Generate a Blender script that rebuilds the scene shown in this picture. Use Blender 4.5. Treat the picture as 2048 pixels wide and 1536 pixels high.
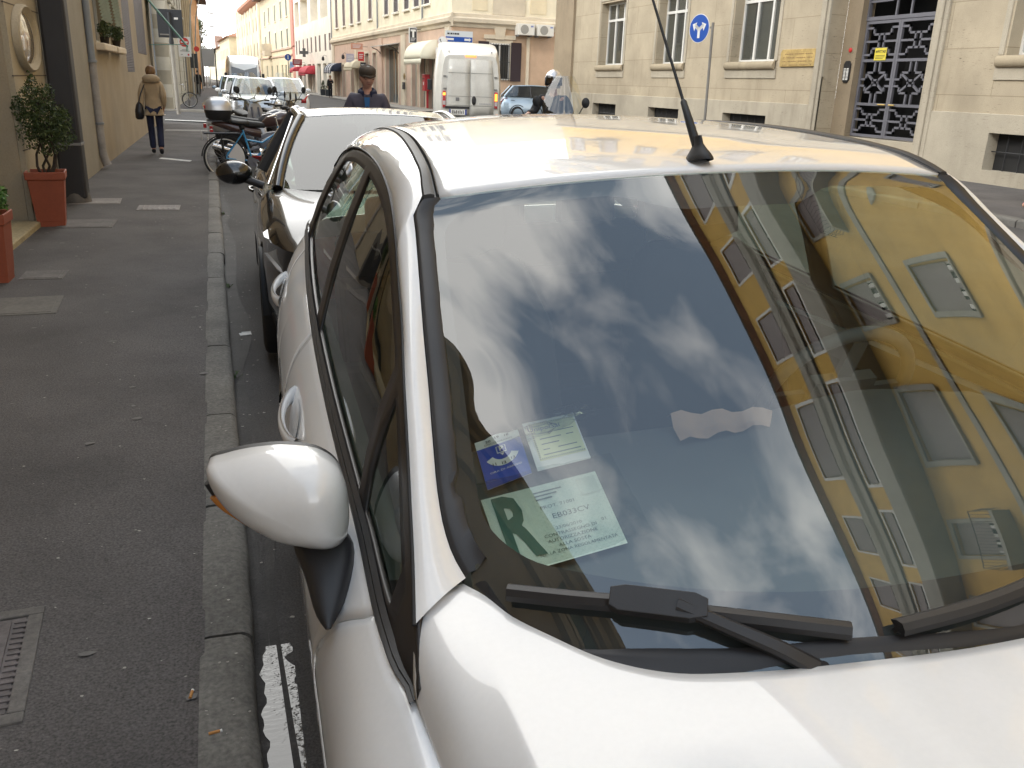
import bpy, math, random
from math import sin, cos, pi, radians, sqrt, atan2
from mathutils import Vector, Matrix
D = bpy.data
SC = bpy.context.scene
for _o in list(D.objects):
    D.objects.remove(_o)

# ------------------------------------------------------------------ camera
cam = D.cameras.new("camera")
cam.sensor_width = 36.0
cam.lens = 1739.95 / 2048 * 36.0
cam.clip_start = 0.05
cam.clip_end = 2000
CAM = D.objects.new("camera", cam)
SC.collection.objects.link(CAM)
SC.camera = CAM
CAM.matrix_world = Matrix(((0.9535907, 0.06647103, -0.29367733, 0.0),
                           (-0.29916097, 0.3198284, -0.8990064, 0.0),
                           (0.03416847, 0.94514094, 0.32487092, 1.569),
                           (0, 0, 0, 1)))

# ------------------------------------------------------------------ sky, sun, exposure
SUN_EL = radians(34)
SUN_AZ = radians(240)          # compass bearing of the sun seen from the street: behind on the kerb side
world = D.worlds.new("World")
SC.world = world
world.use_nodes = True
wn, wl = world.node_tree.nodes, world.node_tree.links
wn.clear()
w_out = wn.new("ShaderNodeOutputWorld")
w_bg = wn.new("ShaderNodeBackground")
w_sky = wn.new("ShaderNodeTexSky")
w_sky.sky_type = 'NISHITA'
w_sky.sun_disc = False
w_sky.sun_elevation = SUN_EL
w_sky.sun_rotation = SUN_AZ
w_sky.altitude = 20
w_sky.air_density = 1.0
w_sky.dust_density = 1.6
w_sky.ozone_density = 1.0
w_bg.inputs['Strength'].default_value = 0.15
# broken cloud cover over the blue: noise looked up where each direction meets a cloud deck
tc = wn.new("ShaderNodeTexCoord")
sep = wn.new("ShaderNodeSeparateXYZ")
wl.new(tc.outputs['Generated'], sep.inputs[0])
def wmath(op, a, b=None, clamp=False):
    n = wn.new("ShaderNodeMath"); n.operation = op; n.use_clamp = clamp
    for i, v in enumerate((a, b)):
        if v is None: continue
        if isinstance(v, (int, float)): n.inputs[i].default_value = v
        else: wl.new(v, n.inputs[i])
    return n.outputs[0]
zc = wmath('ADD', wmath('MAXIMUM', sep.outputs['Z'], 0.0), 0.12)
cx = wmath('DIVIDE', sep.outputs['X'], zc)
cy = wmath('DIVIDE', sep.outputs['Y'], zc)
cmb = wn.new("ShaderNodeCombineXYZ")
wl.new(cx, cmb.inputs[0]); wl.new(cy, cmb.inputs[1])
cn = wn.new("ShaderNodeTexNoise")
cn.inputs['Scale'].default_value = 4.2
cn.inputs['Detail'].default_value = 6
cn.inputs['Roughness'].default_value = 0.52
cn.inputs['Distortion'].default_value = 0.35
wl.new(cmb.outputs[0], cn.inputs['Vector'])
cr = wn.new("ShaderNodeValToRGB")
cr.color_ramp.elements[0].position = 0.47
cr.color_ramp.elements[1].position = 0.74
wl.new(cn.outputs['Fac'], cr.inputs[0])
hz = wmath('SUBTRACT', 1.0, wmath('MULTIPLY', sep.outputs['Z'], 2.2), True)     # the cover closes up towards the horizon
bank = wmath('MULTIPLY', wmath('SUBTRACT', wmath('ADD', wmath('SUBTRACT', cy, wmath('MULTIPLY', cx, 0.35)), wmath('MULTIPLY', wmath('SUBTRACT', cn.outputs['Fac'], 0.5), 0.55)), 0.215), 8.0, True)   # a cloud bank towards the far end of the street
cf = wmath('MAXIMUM', wmath('MAXIMUM', wmath('MULTIPLY', cr.outputs['Color'], 0.7), wmath('MULTIPLY', bank, 0.9)), hz)
def wrgb(f, a, c):
    m_ = wn.new("ShaderNodeMix"); m_.data_type = 'RGBA'
    for i, v in ((0, f), (6, a), (7, c)):
        if isinstance(v, (int, float)): m_.inputs[i].default_value = v
        elif isinstance(v, tuple): m_.inputs[i].default_value = v
        else: wl.new(v, m_.inputs[i])
    return m_.outputs[2]
veil = wrgb(0.55, w_sky.outputs[0], (8.2, 10.6, 13.6, 1))          # thin high haze over the blue
wcol = wrgb(cf, veil, (27.0, 26.6, 25.6, 1))
wl.new(wcol, w_bg.inputs['Color'])
wl.new(w_bg.outputs[0], w_out.inputs[0])

sl = D.lights.new("sun", 'SUN')
sl.energy = 1.4
sl.angle = radians(10)
sl.color = (1.0, 0.92, 0.80)
SUN = D.objects.new("sun", sl)
SC.collection.objects.link(SUN)
_d = Vector((sin(SUN_AZ) * cos(SUN_EL), cos(SUN_AZ) * cos(SUN_EL), sin(SUN_EL)))   # towards the sun
SUN.rotation_euler = _d.to_track_quat('Z', 'Y').to_euler()
SUN.location = (-20, -20, 40)

SC.view_settings.view_transform = 'Standard'
SC.view_settings.look = 'None'
SC.view_settings.exposure = 0.0
SC.view_settings.gamma = 1.0
SC.cycles.max_bounces = 8
SC.cycles.transparent_max_bounces = 24
SC.cycles.sample_clamp_indirect = 6.0
SC.cycles.use_denoising = True
# ------------------------------------------------------------------ helpers
rnd = random.Random(7)
def lerp(a, b, t): return a + (b - a) * t
def vlerp(a, b, t): return tuple(a[i] + (b[i] - a[i]) * t for i in range(len(a)))

def put(o, parent=None):
    SC.collection.objects.link(o)
    if parent is not None: o.parent = parent
    return o

def tag(o, label=None, cat=None, group=None, kind=None):
    if label: o['label'] = label
    if cat: o['category'] = cat
    if group: o['group'] = group
    if kind: o['kind'] = kind
    return o

def thing(name, label, cat, loc=(0, 0, 0), rot=(0, 0, 0), group=None):
    o = D.objects.new(name, None)
    o.empty_display_size = 0.2
    put(o)
    o.location = loc
    o.rotation_euler = rot if isinstance(rot, (tuple, list)) else (0, 0, rot)
    return tag(o, label, cat, group)

def dup(src, parent=None, **kw):
    """a copy of a thing with copies of its parts and sub-parts (mesh data shared)"""
    c = src.copy()
    SC.collection.objects.link(c)
    if parent is not None: c.parent = parent
    for ch in list(src.children):
        dup(ch, c)
    if 'loc' in kw: c.location = kw['loc']
    if 'rot' in kw: c.rotation_euler = (0, 0, kw['rot'])
    if 'label' in kw: c['label'] = kw['label']
    if 'group' in kw: c['group'] = kw['group']
    return c

class MB:
    """collects geometry and links it as one mesh object"""
    def __init__(s):
        s.v = []; s.f = []; s.m = []
    def add(s, vs, fs, mi=0):
        b = len(s.v)
        s.v += [tuple(p) for p in vs]
        s.f += [tuple(i + b for i in f) for f in fs]
        s.m += [mi] * len(fs)
        return s
    def quad(s, a, b, c, d, mi=0): return s.add([a, b, c, d], [(0, 1, 2, 3)], mi)
    def poly(s, pts, mi=0): return s.add(pts, [tuple(range(len(pts)))], mi)
    def box(s, c, size, mi=0, M=None, taper=None):
        x, y, z = (k / 2 for k in size)
        tx, ty = taper or (1, 1)
        vs = [(-x, -y, -z), (x, -y, -z), (x, y, -z), (-x, y, -z), (-x * tx, -y * ty, z), (x * tx, -y * ty, z), (x * tx, y * ty, z), (-x * tx, y * ty, z)]
        if M is not None: vs = [M @ Vector(p) for p in vs]
        vs = [(p[0] + c[0], p[1] + c[1], p[2] + c[2]) for p in vs]
        return s.add(vs, [(3, 2, 1, 0), (4, 5, 6, 7), (0, 1, 5, 4), (1, 2, 6, 5), (2, 3, 7, 6), (3, 0, 4, 7)], mi)
    def b2(s, lo, hi, mi=0):
        return s.box([(lo[i] + hi[i]) / 2 for i in range(3)], [abs(hi[i] - lo[i]) for i in range(3)], mi)
    def grid(s, P, mi=0, flip=False, closed=False):
        n, m = len(P), len(P[0])
        vs = [p for r in P for p in r]
        fs = []
        for i in range(n - 1):
            for j in range(m if closed else m - 1):
                k = (j + 1) % m
                q = (i * m + j, i * m + k, (i + 1) * m + k, (i + 1) * m + j)
                fs.append(q[::-1] if flip else q)
        return s.add(vs, fs, mi)
    def tube(s, path, r, n=8, mi=0, caps=True, closed=False, flat=None):
        """tube along points; r a number or list; flat = (up vector, factor) squashes the section"""
        path = [Vector(p) for p in path]
        N = len(path)
        rings = []
        up = Vector((0, 0, 1))
        prev = None
        for i, p in enumerate(path):
            if closed: t = path[(i + 1) % N] - path[i - 1]
            else: t = path[min(i + 1, N - 1)] - path[max(i - 1, 0)]
            t.normalize()
            if prev is None:
                a = t.cross(up if abs(t.z) < 0.95 else Vector((1, 0, 0)))
            else:
                a = prev - t * prev.dot(t)
            a.normalize(); prev = a
            b = t.cross(a)
            rr = r[i] if isinstance(r, (list, tuple)) else r
            rings.append([p + a * (rr * cos(2 * pi * k / n)) + b * (rr * sin(2 * pi * k / n)) for k in range(n)])
        if closed: rings.append(rings[0])
        s.grid(rings, mi, closed=True, flip=True)
        if caps and not closed:
            s.poly(rings[0], mi); s.poly(rings[-1][::-1], mi)
        return s
    def lathe(s, prof, n=24, M=None, mi=0, a0=0, a1=2 * pi):
        """prof = [(radius, z)]; turned about z, then moved by M"""
        full = abs(a1 - a0 - 2 * pi) < 1e-6
        P = []
        for r, z in prof:
            row = []
            for k in range(n if full else n + 1):
                a = a0 + (a1 - a0) * k / n
                v = Vector((r * cos(a), r * sin(a), z))
                row.append(M @ v if M is not None else v)
            P.append(row)
        return s.grid(P, mi, closed=full)
    def prism(s, pts, h, M=None, mi=0):
        """outline in xy pushed up by h in z, then moved by M"""
        n = len(pts)
        lo = [Vector((p[0], p[1], 0)) for p in pts]; hi = [Vector((p[0], p[1], h)) for p in pts]
        if M is not None:
            lo = [M @ p for p in lo]; hi = [M @ p for p in hi]
        s.add(lo + hi, [tuple(range(n))[::-1], tuple(range(n, 2 * n))] + [(i, (i + 1) % n, n + (i + 1) % n, n + i) for i in range(n)], mi)
        return s
    def ball(s, c, r, n=16, m=10, mi=0, M=None):
        rx, ry, rz = r if isinstance(r, (tuple, list)) else (r, r, r)
        P = []
        for i in range(m + 1):
            t = pi * i / m
            row = []
            for k in range(n):
                v = Vector((rx * sin(t) * cos(2 * pi * k / n), ry * sin(t) * sin(2 * pi * k / n), rz * cos(t)))
                if M is not None: v = M @ v
                row.append(v + Vector(c))
            P.append(row)
        return s.grid(P, mi, closed=True, flip=False)
    def text(s, body, size, M, mi=0, extrude=0.0, align='CENTER', bold=0.0, squeeze=1.0):
        cu = D.curves.new("lettering", 'FONT')
        cu.body = body; cu.size = size; cu.align_x = align; cu.align_y = 'CENTER'
        cu.extrude = extrude; cu.offset = bold; cu.resolution_u = 2
        to = D.objects.new("lettering", cu)
        SC.collection.objects.link(to)
        dg = bpy.context.evaluated_depsgraph_get()
        me = D.meshes.new_from_object(to.evaluated_get(dg))
        sc = Matrix.Diagonal((squeeze, 1, 1, 1))
        s.add([M @ (sc @ v.co) for v in me.vertices], [tuple(p.vertices) for p in me.polygons], mi)
        D.objects.remove(to); D.curves.remove(cu); D.meshes.remove(me)
        return s
    def build(s, name, mats, parent=None, smooth=None, weld=False, bevel=None, sub=0, solid=None):
        me = D.meshes.new(name)
        me.from_pydata([tuple(p) for p in s.v], [], s.f)
        if not isinstance(mats, (list, tuple)): mats = [mats]
        for m in mats: me.materials.append(m)
        if len(mats) > 1: me.polygons.foreach_set('material_index', s.m)
        me.validate(); me.update()
        if smooth is not None:
            me.polygons.foreach_set('use_smooth', [True] * len(me.polygons))
            if smooth < 180: me.set_sharp_from_angle(angle=radians(smooth))
        o = put(D.objects.new(name, me), parent)
        if weld:
            md = o.modifiers.new('weld', 'WELD'); md.merge_threshold = 0.0004
        if solid:
            md = o.modifiers.new('solid', 'SOLIDIFY'); md.thickness = solid; md.offset = -1
        if bevel:
            md = o.modifiers.new('bevel', 'BEVEL'); md.width = bevel; md.segments = 2; md.limit_method = 'ANGLE'; md.angle_limit = radians(40)
        if sub:
            md = o.modifiers.new('sub', 'SUBSURF'); md.levels = sub; md.render_levels = sub
        return o

def spl(pts, n, ts=None):
    """smooth curve through points (non-uniform Catmull-Rom), n samples by chord length"""
    P = [Vector(p) for p in pts]
    N = len(P)
    d = [0.0]
    for i in range(1, N): d.append(d[-1] + max((P[i] - P[i - 1]).length, 1e-6))
    T = []
    for i in range(N):
        if i == 0: T.append((P[1] - P[0]) / (d[1] - d[0]))
        elif i == N - 1: T.append((P[-1] - P[-2]) / (d[-1] - d[-2]))
        else:
            h0, h1 = d[i] - d[i - 1], d[i + 1] - d[i]
            s0, s1 = (P[i] - P[i - 1]) / h0, (P[i + 1] - P[i]) / h1
            T.append((s0 * h1 + s1 * h0) / (h0 + h1))
    out = []
    if ts is None: ts = [k / (n - 1) for k in range(n)]
    for t in ts:
        x = t * d[-1]
        i = 0
        while i < N - 2 and x > d[i + 1]: i += 1
        h = d[i + 1] - d[i]; u = (x - d[i]) / h
        u2, u3 = u * u, u * u * u
        out.append(P[i] * (2 * u3 - 3 * u2 + 1) + T[i] * (h * (u3 - 2 * u2 + u)) + P[i + 1] * (-2 * u3 + 3 * u2) + T[i + 1] * (h * (u3 - u2)))
    return out

def interp(x, xs, ys):
    """smooth scalar interpolation (Catmull-Rom tangents)"""
    if x <= xs[0]: return ys[0]
    if x >= xs[-1]: return ys[-1]
    i = 0
    while x > xs[i + 1]: i += 1
    def tg(k):
        if k == 0: return (ys[1] - ys[0]) / (xs[1] - xs[0])
        if k == len(xs) - 1: return (ys[-1] - ys[-2]) / (xs[-1] - xs[-2])
        h0, h1 = xs[k] - xs[k - 1], xs[k + 1] - xs[k]
        return ((ys[k] - ys[k - 1]) / h0 * h1 + (ys[k + 1] - ys[k]) / h1 * h0) / (h0 + h1)
    h = xs[i + 1] - xs[i]; u = (x - xs[i]) / h
    u2, u3 = u * u, u * u * u
    return ys[i] * (2 * u3 - 3 * u2 + 1) + tg(i) * h * (u3 - 2 * u2 + u) + ys[i + 1] * (-2 * u3 + 3 * u2) + tg(i + 1) * h * (u3 - u2)

def byy(pts, y):
    """point of a curve (listed by rising y) at y"""
    ys = [p[1] for p in pts]
    return Vector((interp(y, ys, [p[0] for p in pts]), y, interp(y, ys, [p[2] for p in pts])))

def coons(c0, c1, d0, d1):
    """c0,c1: bottom/top rows (n), d0,d1: left/right columns (m)"""
    n, m = len(c0), len(d0)
    P = []
    for j in range(m):
        v = j / (m - 1); row = []
        for i in range(n):
            u = i / (n - 1)
            a = c0[i] * (1 - v) + c1[i] * v
            b = d0[j] * (1 - u) + d1[j] * u
            c = c0[0] * (1 - u) * (1 - v) + c0[-1] * u * (1 - v) + c1[0] * (1 - u) * v + c1[-1] * u * v
            row.append(a + b - c)
        P.append(row)
    return P

def frame(o, xa, ya):
    """matrix with origin o, x axis along xa, y axis near ya"""
    X = Vector(xa).normalized(); Z = X.cross(Vector(ya)).normalized(); Y = Z.cross(X)
    return Matrix(((X.x, Y.x, Z.x, o[0]), (X.y, Y.y, Z.y, o[1]), (X.z, Y.z, Z.z, o[2]), (0, 0, 0, 1)))

# ------------------------------------------------------------------ materials
def nt(name):
    m = D.materials.new(name); m.use_nodes = True
    n, l = m.node_tree.nodes, m.node_tree.links
    return m, n, l, n['Principled BSDF']

_mats = {}
def mat(name, col, rough=0.6, metal=0.0, coat=0.0, coat_r=0.03, spec=0.5, var=0.0, vscale=3.0, var2=0.0, v2scale=40.0, bump=0.0, bscale=80.0,
        emit=None, trans=0.0, sheen=0.0, tint=None, stretch=None, rvar=0.0):
    """principled material with procedural colour variation (var: broad, var2: fine) and bump"""
    if name in _mats: return _mats[name]
    m, n, l, b = nt(name)
    b.inputs['Roughness'].default_value = rough
    b.inputs['Metallic'].default_value = metal
    b.inputs['Coat Weight'].default_value = coat
    b.inputs['Coat Roughness'].default_value = coat_r
    b.inputs['Specular IOR Level'].default_value = spec
    b.inputs['Base Color'].default_value = (*col, 1)
    tcn = n.new('ShaderNodeTexCoord')
    src = tcn.outputs['Object']
    if stretch:
        mp = n.new('ShaderNodeMapping'); mp.inputs['Scale'].default_value = stretch
        l.new(src, mp.inputs[0]); src = mp.outputs[0]
    def noise(scale, det=5, ro=0.6):
        t = n.new('ShaderNodeTexNoise'); t.inputs['Scale'].default_value = scale; t.inputs['Detail'].default_value = det; t.inputs['Roughness'].default_value = ro
        l.new(src, t.inputs['Vector']); return t
    prev = None
    for v, sc in ((var, vscale), (var2, v2scale)):
        if v <= 0: continue
        t = noise(sc)
        r = n.new('ShaderNodeMapRange')
        r.inputs['From Min'].default_value = 0.3; r.inputs['From Max'].default_value = 0.7
        r.inputs['To Min'].default_value = 1 - v; r.inputs['To Max'].default_value = 1 + v
        l.new(t.outputs['Fac'], r.inputs['Value'])
        mx = n.new('ShaderNodeMix'); mx.data_type = 'RGBA'; mx.blend_type = 'MULTIPLY'; mx.inputs['Factor'].default_value = 1
        if prev is None: mx.inputs[6].default_value = (*col, 1)
        else: l.new(prev, mx.inputs[6])
        l.new(r.outputs[0], mx.inputs[7])
        prev = mx.outputs[2]
        if rvar and sc == vscale:
            rr = n.new('ShaderNodeMapRange'); rr.inputs['From Min'].default_value = 0.3; rr.inputs['From Max'].default_value = 0.7
            rr.inputs['To Min'].default_value = max(rough - rvar, 0.02); rr.inputs['To Max'].default_value = min(rough + rvar, 1)
            l.new(t.outputs['Fac'], rr.inputs['Value']); l.new(rr.outputs[0], b.inputs['Roughness'])
    if prev is not None: l.new(prev, b.inputs['Base Color'])
    if bump:
        t = noise(bscale, 4)
        bp = n.new('ShaderNodeBump'); bp.inputs['Strength'].default_value = bump; bp.inputs['Distance'].default_value = 0.01
        l.new(t.outputs['Fac'], bp.inputs['Height']); l.new(bp.outputs[0], b.inputs['Normal'])
    if emit:
        b.inputs['Emission Color'].default_value = (*emit[0], 1); b.inputs['Emission Strength'].default_value = emit[1]
    if sheen: b.inputs['Sheen Weight'].default_value = sheen
    _mats[name] = m
    return m

def glass(name, tint=(0.8, 0.9, 0.85), f0=0.08, rough=0.0):
    """thin pane: mirror reflection by Schlick's law, the rest goes straight through"""
    if name in _mats: return _mats[name]
    m, n, l, b = nt(name)
    n.remove(b)
    out = n['Material Output']
    tr = n.new('ShaderNodeBsdfTransparent'); tr.inputs[0].default_value = (*tint, 1)
    gl = n.new('ShaderNodeBsdfGlossy'); gl.inputs['Roughness'].default_value = rough
    gl.inputs['Color'].default_value = (1, 1, 1, 1)
    ge = n.new('ShaderNodeNewGeometry')
    dt = n.new('ShaderNodeVectorMath'); dt.operation = 'DOT_PRODUCT'
    l.new(ge.outputs['Normal'], dt.inputs[0]); l.new(ge.outputs['Incoming'], dt.inputs[1])
    def mth(op, a, bb=None):
        k = n.new('ShaderNodeMath'); k.operation = op
        for i, v in enumerate((a, bb)):
            if v is None: continue
            if isinstance(v, (int, float)): k.inputs[i].default_value = v
            else: l.new(v, k.inputs[i])
        return k.outputs[0]
    c = mth('ABSOLUTE', dt.outputs['Value'])
    f = mth('ADD', mth('MULTIPLY', mth('POWER', mth('SUBTRACT', 1.0, c), 5.0), 1 - f0), f0)
    mx = n.new('ShaderNodeMixShader')
    l.new(f, mx.inputs[0]); l.new(tr.outputs[0], mx.inputs[1]); l.new(gl.outputs[0], mx.inputs[2])
    l.new(mx.outputs[0], out.inputs[0])
    _mats[name] = m
    return m
# ------------------------------------------------------------------ materials of the white hatchback
M_WHITE = mat('white_pearl_paint', (0.78, 0.775, 0.765), 0.32, coat=1.0, coat_r=0.015, var=0.02, vscale=2.0, var2=0.015, v2scale=120)
M_TRIM = mat('black_trim_plastic', (0.022, 0.021, 0.022), 0.48, var=0.2, vscale=9, bump=0.05, bscale=500)
M_RUBBER = mat('black_rubber', (0.014, 0.014, 0.015), 0.6)
M_FRAME = mat('satin_black_frame', (0.028, 0.024, 0.023), 0.38, var=0.15, vscale=5)
M_DASH = mat('dashboard_plastic', (0.060, 0.066, 0.068), 0.75, var=0.15, vscale=4)
M_SEAT = mat('seat_cloth', (0.022, 0.023, 0.028), 0.9, var=0.2, vscale=20)
M_LINER = mat('headliner_cloth', (0.30, 0.29, 0.27), 0.9)
M_FRIT = mat('frit_black', (0.030, 0.028, 0.032), 0.8)
M_TYRE = mat('tyre_rubber', (0.018, 0.018, 0.019), 0.85, var=0.3, vscale=12)
M_ALLOY = mat('wheel_alloy', (0.42, 0.42, 0.43), 0.35, metal=0.8)
M_CHROME = mat('chrome', (0.75, 0.75, 0.76), 0.08, metal=1.0)
G_WIND = glass('windscreen_glass', (0.86, 0.94, 0.90), 0.115)
G_SIDE = glass('side_window_glass', (0.55, 0.66, 0.58), 0.10)
M_HEADL = mat('headlight_lens', (0.6, 0.62, 0.64), 0.08, coat=1.0)
M_AMBER = mat('amber_lens', (0.55, 0.20, 0.03), 0.2, coat=1.0)
M_REDL = mat('red_lens', (0.45, 0.02, 0.02), 0.15, coat=1.0)
M_MIRR = mat('mirror_silver', (0.8, 0.8, 0.8), 0.02, metal=1.0)

def R3(s, y, z): return Vector((-s, y, z))
def mirr(P): return [[Vector((-p.x, p.y, p.z)) for p in r] for r in P]
def orient(mb, ref):
    for i, f in enumerate(mb.f):
        pts = [Vector(mb.v[k]) for k in f]
        nrm = (pts[1] - pts[0]).cross(pts[2] - pts[0])
        if nrm.length < 1e-12: nrm = (pts[2] - pts[0]).cross(pts[-1] - pts[0])
        c = sum(pts, Vector()) / len(pts)
        if nrm.dot(c - ref(c)) < 0: mb.f[i] = f[::-1]
    return mb
AXIS = lambda c: Vector((0, c.y, 0.6))
LOW = lambda c: Vector((0, c.y, 0.2))

HB = thing('parked_hatchback', 'white hatchback with permits on its dashboard, parked nose on at the kerb', 'car',
           (0.9268, 0, 0), (0, -0.043739, -0.03))

# ---- bonnet: columns from the scuttle forward, outer seam to centre line
BREAR = [(.741, .852), (.737, .874), (.729, .900), (.716, .922), (.697, .943), (.676, .950), (.654, .952), (.637, .930), (.608, .875), (.573, .831), (.521, .774), (.460, .734), (.372, .707), (.240, .684), (.098, .668), (0, .665)]
FS = ([-.16, -.13, .10, .45, .80, .852, .96], [.575, .585, .66, .712, .7325, .741, .749])
FZ = ([-.16, -.13, .10, .45, .80, .852, .96], [.655, .665, .735, .80, .868, .890, .915])
CS = ([-.32, -.20, .10, .45, .655, .745, .875, .96], [.48, .505, .578, .622, .643, .647, .650, .653])
CZ = ([-.32, -.20, .10, .45, .655, .745, .875, .96], [.66, .705, .818, .888, .924, .938, .958, .972])
Z0 = ([-.32, -.20, .10, .45, .60, .66, .75, .83, .90, .96], [.738, .790, .881, .934, .949, .955, .964, .976, .990, 1.002])
YF = ([0, .19, .35, .46, .525, .585, .60], [-.315, -.30, -.265, -.225, -.19, -.13, -.12])
def hood_z(s_, y):
    sc, zc_, sf, zf, z0 = interp(y, *CS), interp(y, *CZ), interp(y, *FS), interp(y, *FZ), interp(y, *Z0)
    if s_ <= sc: zz = z0 - (z0 - zc_) * (s_ / sc) ** 2.2
    else:
        w = min((s_ - sc) / (sf - sc), 1.15)
        k = min(max((y - .66) / .2, 0), 1)
        lo = .62 * w + .38 * w * w; hi = w ** 5
        zz = zc_ - (zc_ - zf) * lerp(lo, hi, k)
    return zz
cols = []
br = spl([Vector((a_, b_, 0)) for a_, b_ in BREAR[:7]], 26)[:-1] + spl([Vector((a_, b_, 0)) for a_, b_ in BREAR[6:]], 60)
for p in br:
    fr = p.x / .741; sf_end = .585 * fr; ye = interp(sf_end, *YF)
    c = []
    for j in range(40):
        y = lerp(p.y, ye, (j / 39) ** 1.15)
        k0 = interp(min(p.y, .96), *FS) if p.x > .65 else .741
        s_ = p.x * interp(y, *FS) / interp(min(p.y, .852), *FS) if p.x < .70 else p.x + (interp(y, *FS) - .741) * (1 if y < .852 else 0)
        c.append((min(s_, interp(y, *FS)) if y < .852 else s_, y, hood_z(s_, y)))
    c[0] = (p.x, p.y, c[0][2])
    cols.append([R3(*q_) for q_ in c])
cols = cols + [[Vector((-q_.x, q_.y, q_.z)) for q_ in c] for c in cols[-2::-1]]
rows = [[c[j] for c in cols] for j in range(40)]
mb = MB(); mb.grid(rows); orient(mb, LOW)
mb.build('bonnet', M_WHITE, HB, smooth=180, solid=0.014)
HOODR = rows[0]
LEADP = [c[-1] for c in cols]

# ---- pillars and cant rails (A pillar running back into the roof edge)
PW = [(.650, .955, .977), (.660, .981, .995), (.665, 1.012, 1.017), (.664, 1.058, 1.045), (.655, 1.137, 1.098), (.644, 1.217, 1.147),
      (.633, 1.308, 1.208), (.610, 1.477, 1.317), (.604, 1.522, 1.346), (.597, 1.560, 1.374), (.581, 1.576, 1.391), (.577, 1.60, 1.402), (.568, 1.654, 1.421), (.555, 1.798, 1.443),
      (.540, 1.985, 1.457), (.521, 2.244, 1.465), (.507, 2.56, 1.461), (.49, 2.85, 1.445), (.478, 3.10, 1.424), (.47, 3.44, 1.372)]
DT = [(.742, .838, .905), (.728, .902, .955), (.715, .977, .999), (.703, 1.059, 1.049), (.691, 1.141, 1.101), (.679, 1.227, 1.155), (.659, 1.354, 1.220),
      (.645, 1.469, 1.275), (.632, 1.572, 1.333), (.615, 1.739, 1.377), (.603, 1.929, 1.403), (.592, 2.183, 1.415), (.586, 2.399, 1.415), (.578, 2.75, 1.400),
      (.575, 3.0, 1.375), (.580, 3.227, 1.338), (.592, 3.40, 1.285)]
BT = [(.742, .838, .884), (.741, .863, .884), (.753, .91, .888), (.758, .964, .890), (.761, 1.216, .907), (.766, 1.474, .924), (.770, 1.752, .941), (.767, 2.289, .975),
      (.757, 2.642, .998), (.734, 3.074, 1.033), (.705, 3.40, 1.055), (.66, 3.55, 1.06)]
PWv = [Vector(p) for p in PW]; DTv = [Vector(p) for p in DT]; BTv = [Vector(p) for p in BT]
def sy(v): return R3(v.x, v.y, v.z)
N = 70
pil = []; prevn = None
tsx = [(k / (N - 1)) ** 1.35 for k in range(N)]
for t in tsx:
    a = byy(DTv[1:], .902 + t * (3.40 - .902)); b = byy(PWv, .955 + t * (3.44 - .955))
    row = []
    ch = b - a
    tg = (byy(DTv[1:], min(a.y + .05, 3.40)) - byy(DTv[1:], max(a.y - .05, .902))).normalized()
    nr = ch.cross(tg).normalized()
    if nr.dot(Vector((.5, -.3, .8))) < 0: nr = -nr
    prevn = nr
    for k in range(11):
        w = k / 10
        row.append(sy(a + ch * w + nr * (0.17 * ch.length * 4 * w * (1 - w) * (0.55 + 0.25 * (1 - w)))))
    pil.append(row)
for nm, g in (('roof_pillar', pil), ('roof_pillar', mirr(pil))):
    mb = MB(); mb.grid(g, flip=(g is not pil)); mb.build(nm, M_WHITE, HB, smooth=180)

# ---- roof skin
DI = [(.548, 1.574, 1.397), (.535, 1.697, 1.430), (.514, 1.914, 1.452), (.492, 2.18, 1.464), (.478, 2.6, 1.462), (.466, 3.0, 1.438), (.455, 3.45, 1.370)]
RC = [(0, 1.546, 1.427), (0, 1.63, 1.445), (0, 1.8, 1.464), (0, 2.2, 1.485), (0, 2.6, 1.488), (0, 3.0, 1.474), (0, 3.3, 1.447), (0, 3.56, 1.400)]
L0 = [sy(p) for p in spl([Vector(p) for p in DI], 60)]
C0 = [sy(p) for p in spl([Vector(p) for p in RC], 60)]
roof = []
for i in range(60):
    e, c = L0[i], C0[i]; row = []
    for k in range(41):
        x = -1 + k / 20
        w = abs(x) ** 2.15
        row.append(Vector((-abs(e.x) * (-x) * 1.0 if x < 0 else abs(e.x) * x, lerp(c.y, e.y, w), lerp(c.z, e.z, w))))
    for k in range(41):
        x = -1 + k / 20; row[k].x = abs(e.x) * x
    roof.append(row)
mb = MB(); mb.grid(roof); orient(mb, LOW)
ROOF = mb.build('roof', M_WHITE, HB, smooth=180, solid=0.012)
# roof ditch mouldings
for sgn in (1, -1):
    mb = MB(); g = []
    for k in range(50):
        y = 1.578 + (3.42 - 1.578) * k / 49
        a = byy(PWv, y + .004 if y < 1.6 else y); b = byy([Vector(p) for p in DI], y)
        ch = b - a
        row = []
        for w, dz in ((0, -.012), (.03, -.001), (.12, .0035), (.5, .004), (.72, .0015), (.76, -.008), (.86, -.008), (.92, .002), (.99, .001), (1.02, -.014)):
            p = a + ch * w; row.append(Vector((-p.x * sgn, p.y, p.z + dz)))
        g.append(row)
    mb.grid(g); orient(mb, LOW); mb.poly(g[0])
    mb.build('roof_moulding', M_TRIM, HB, smooth=40)

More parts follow.
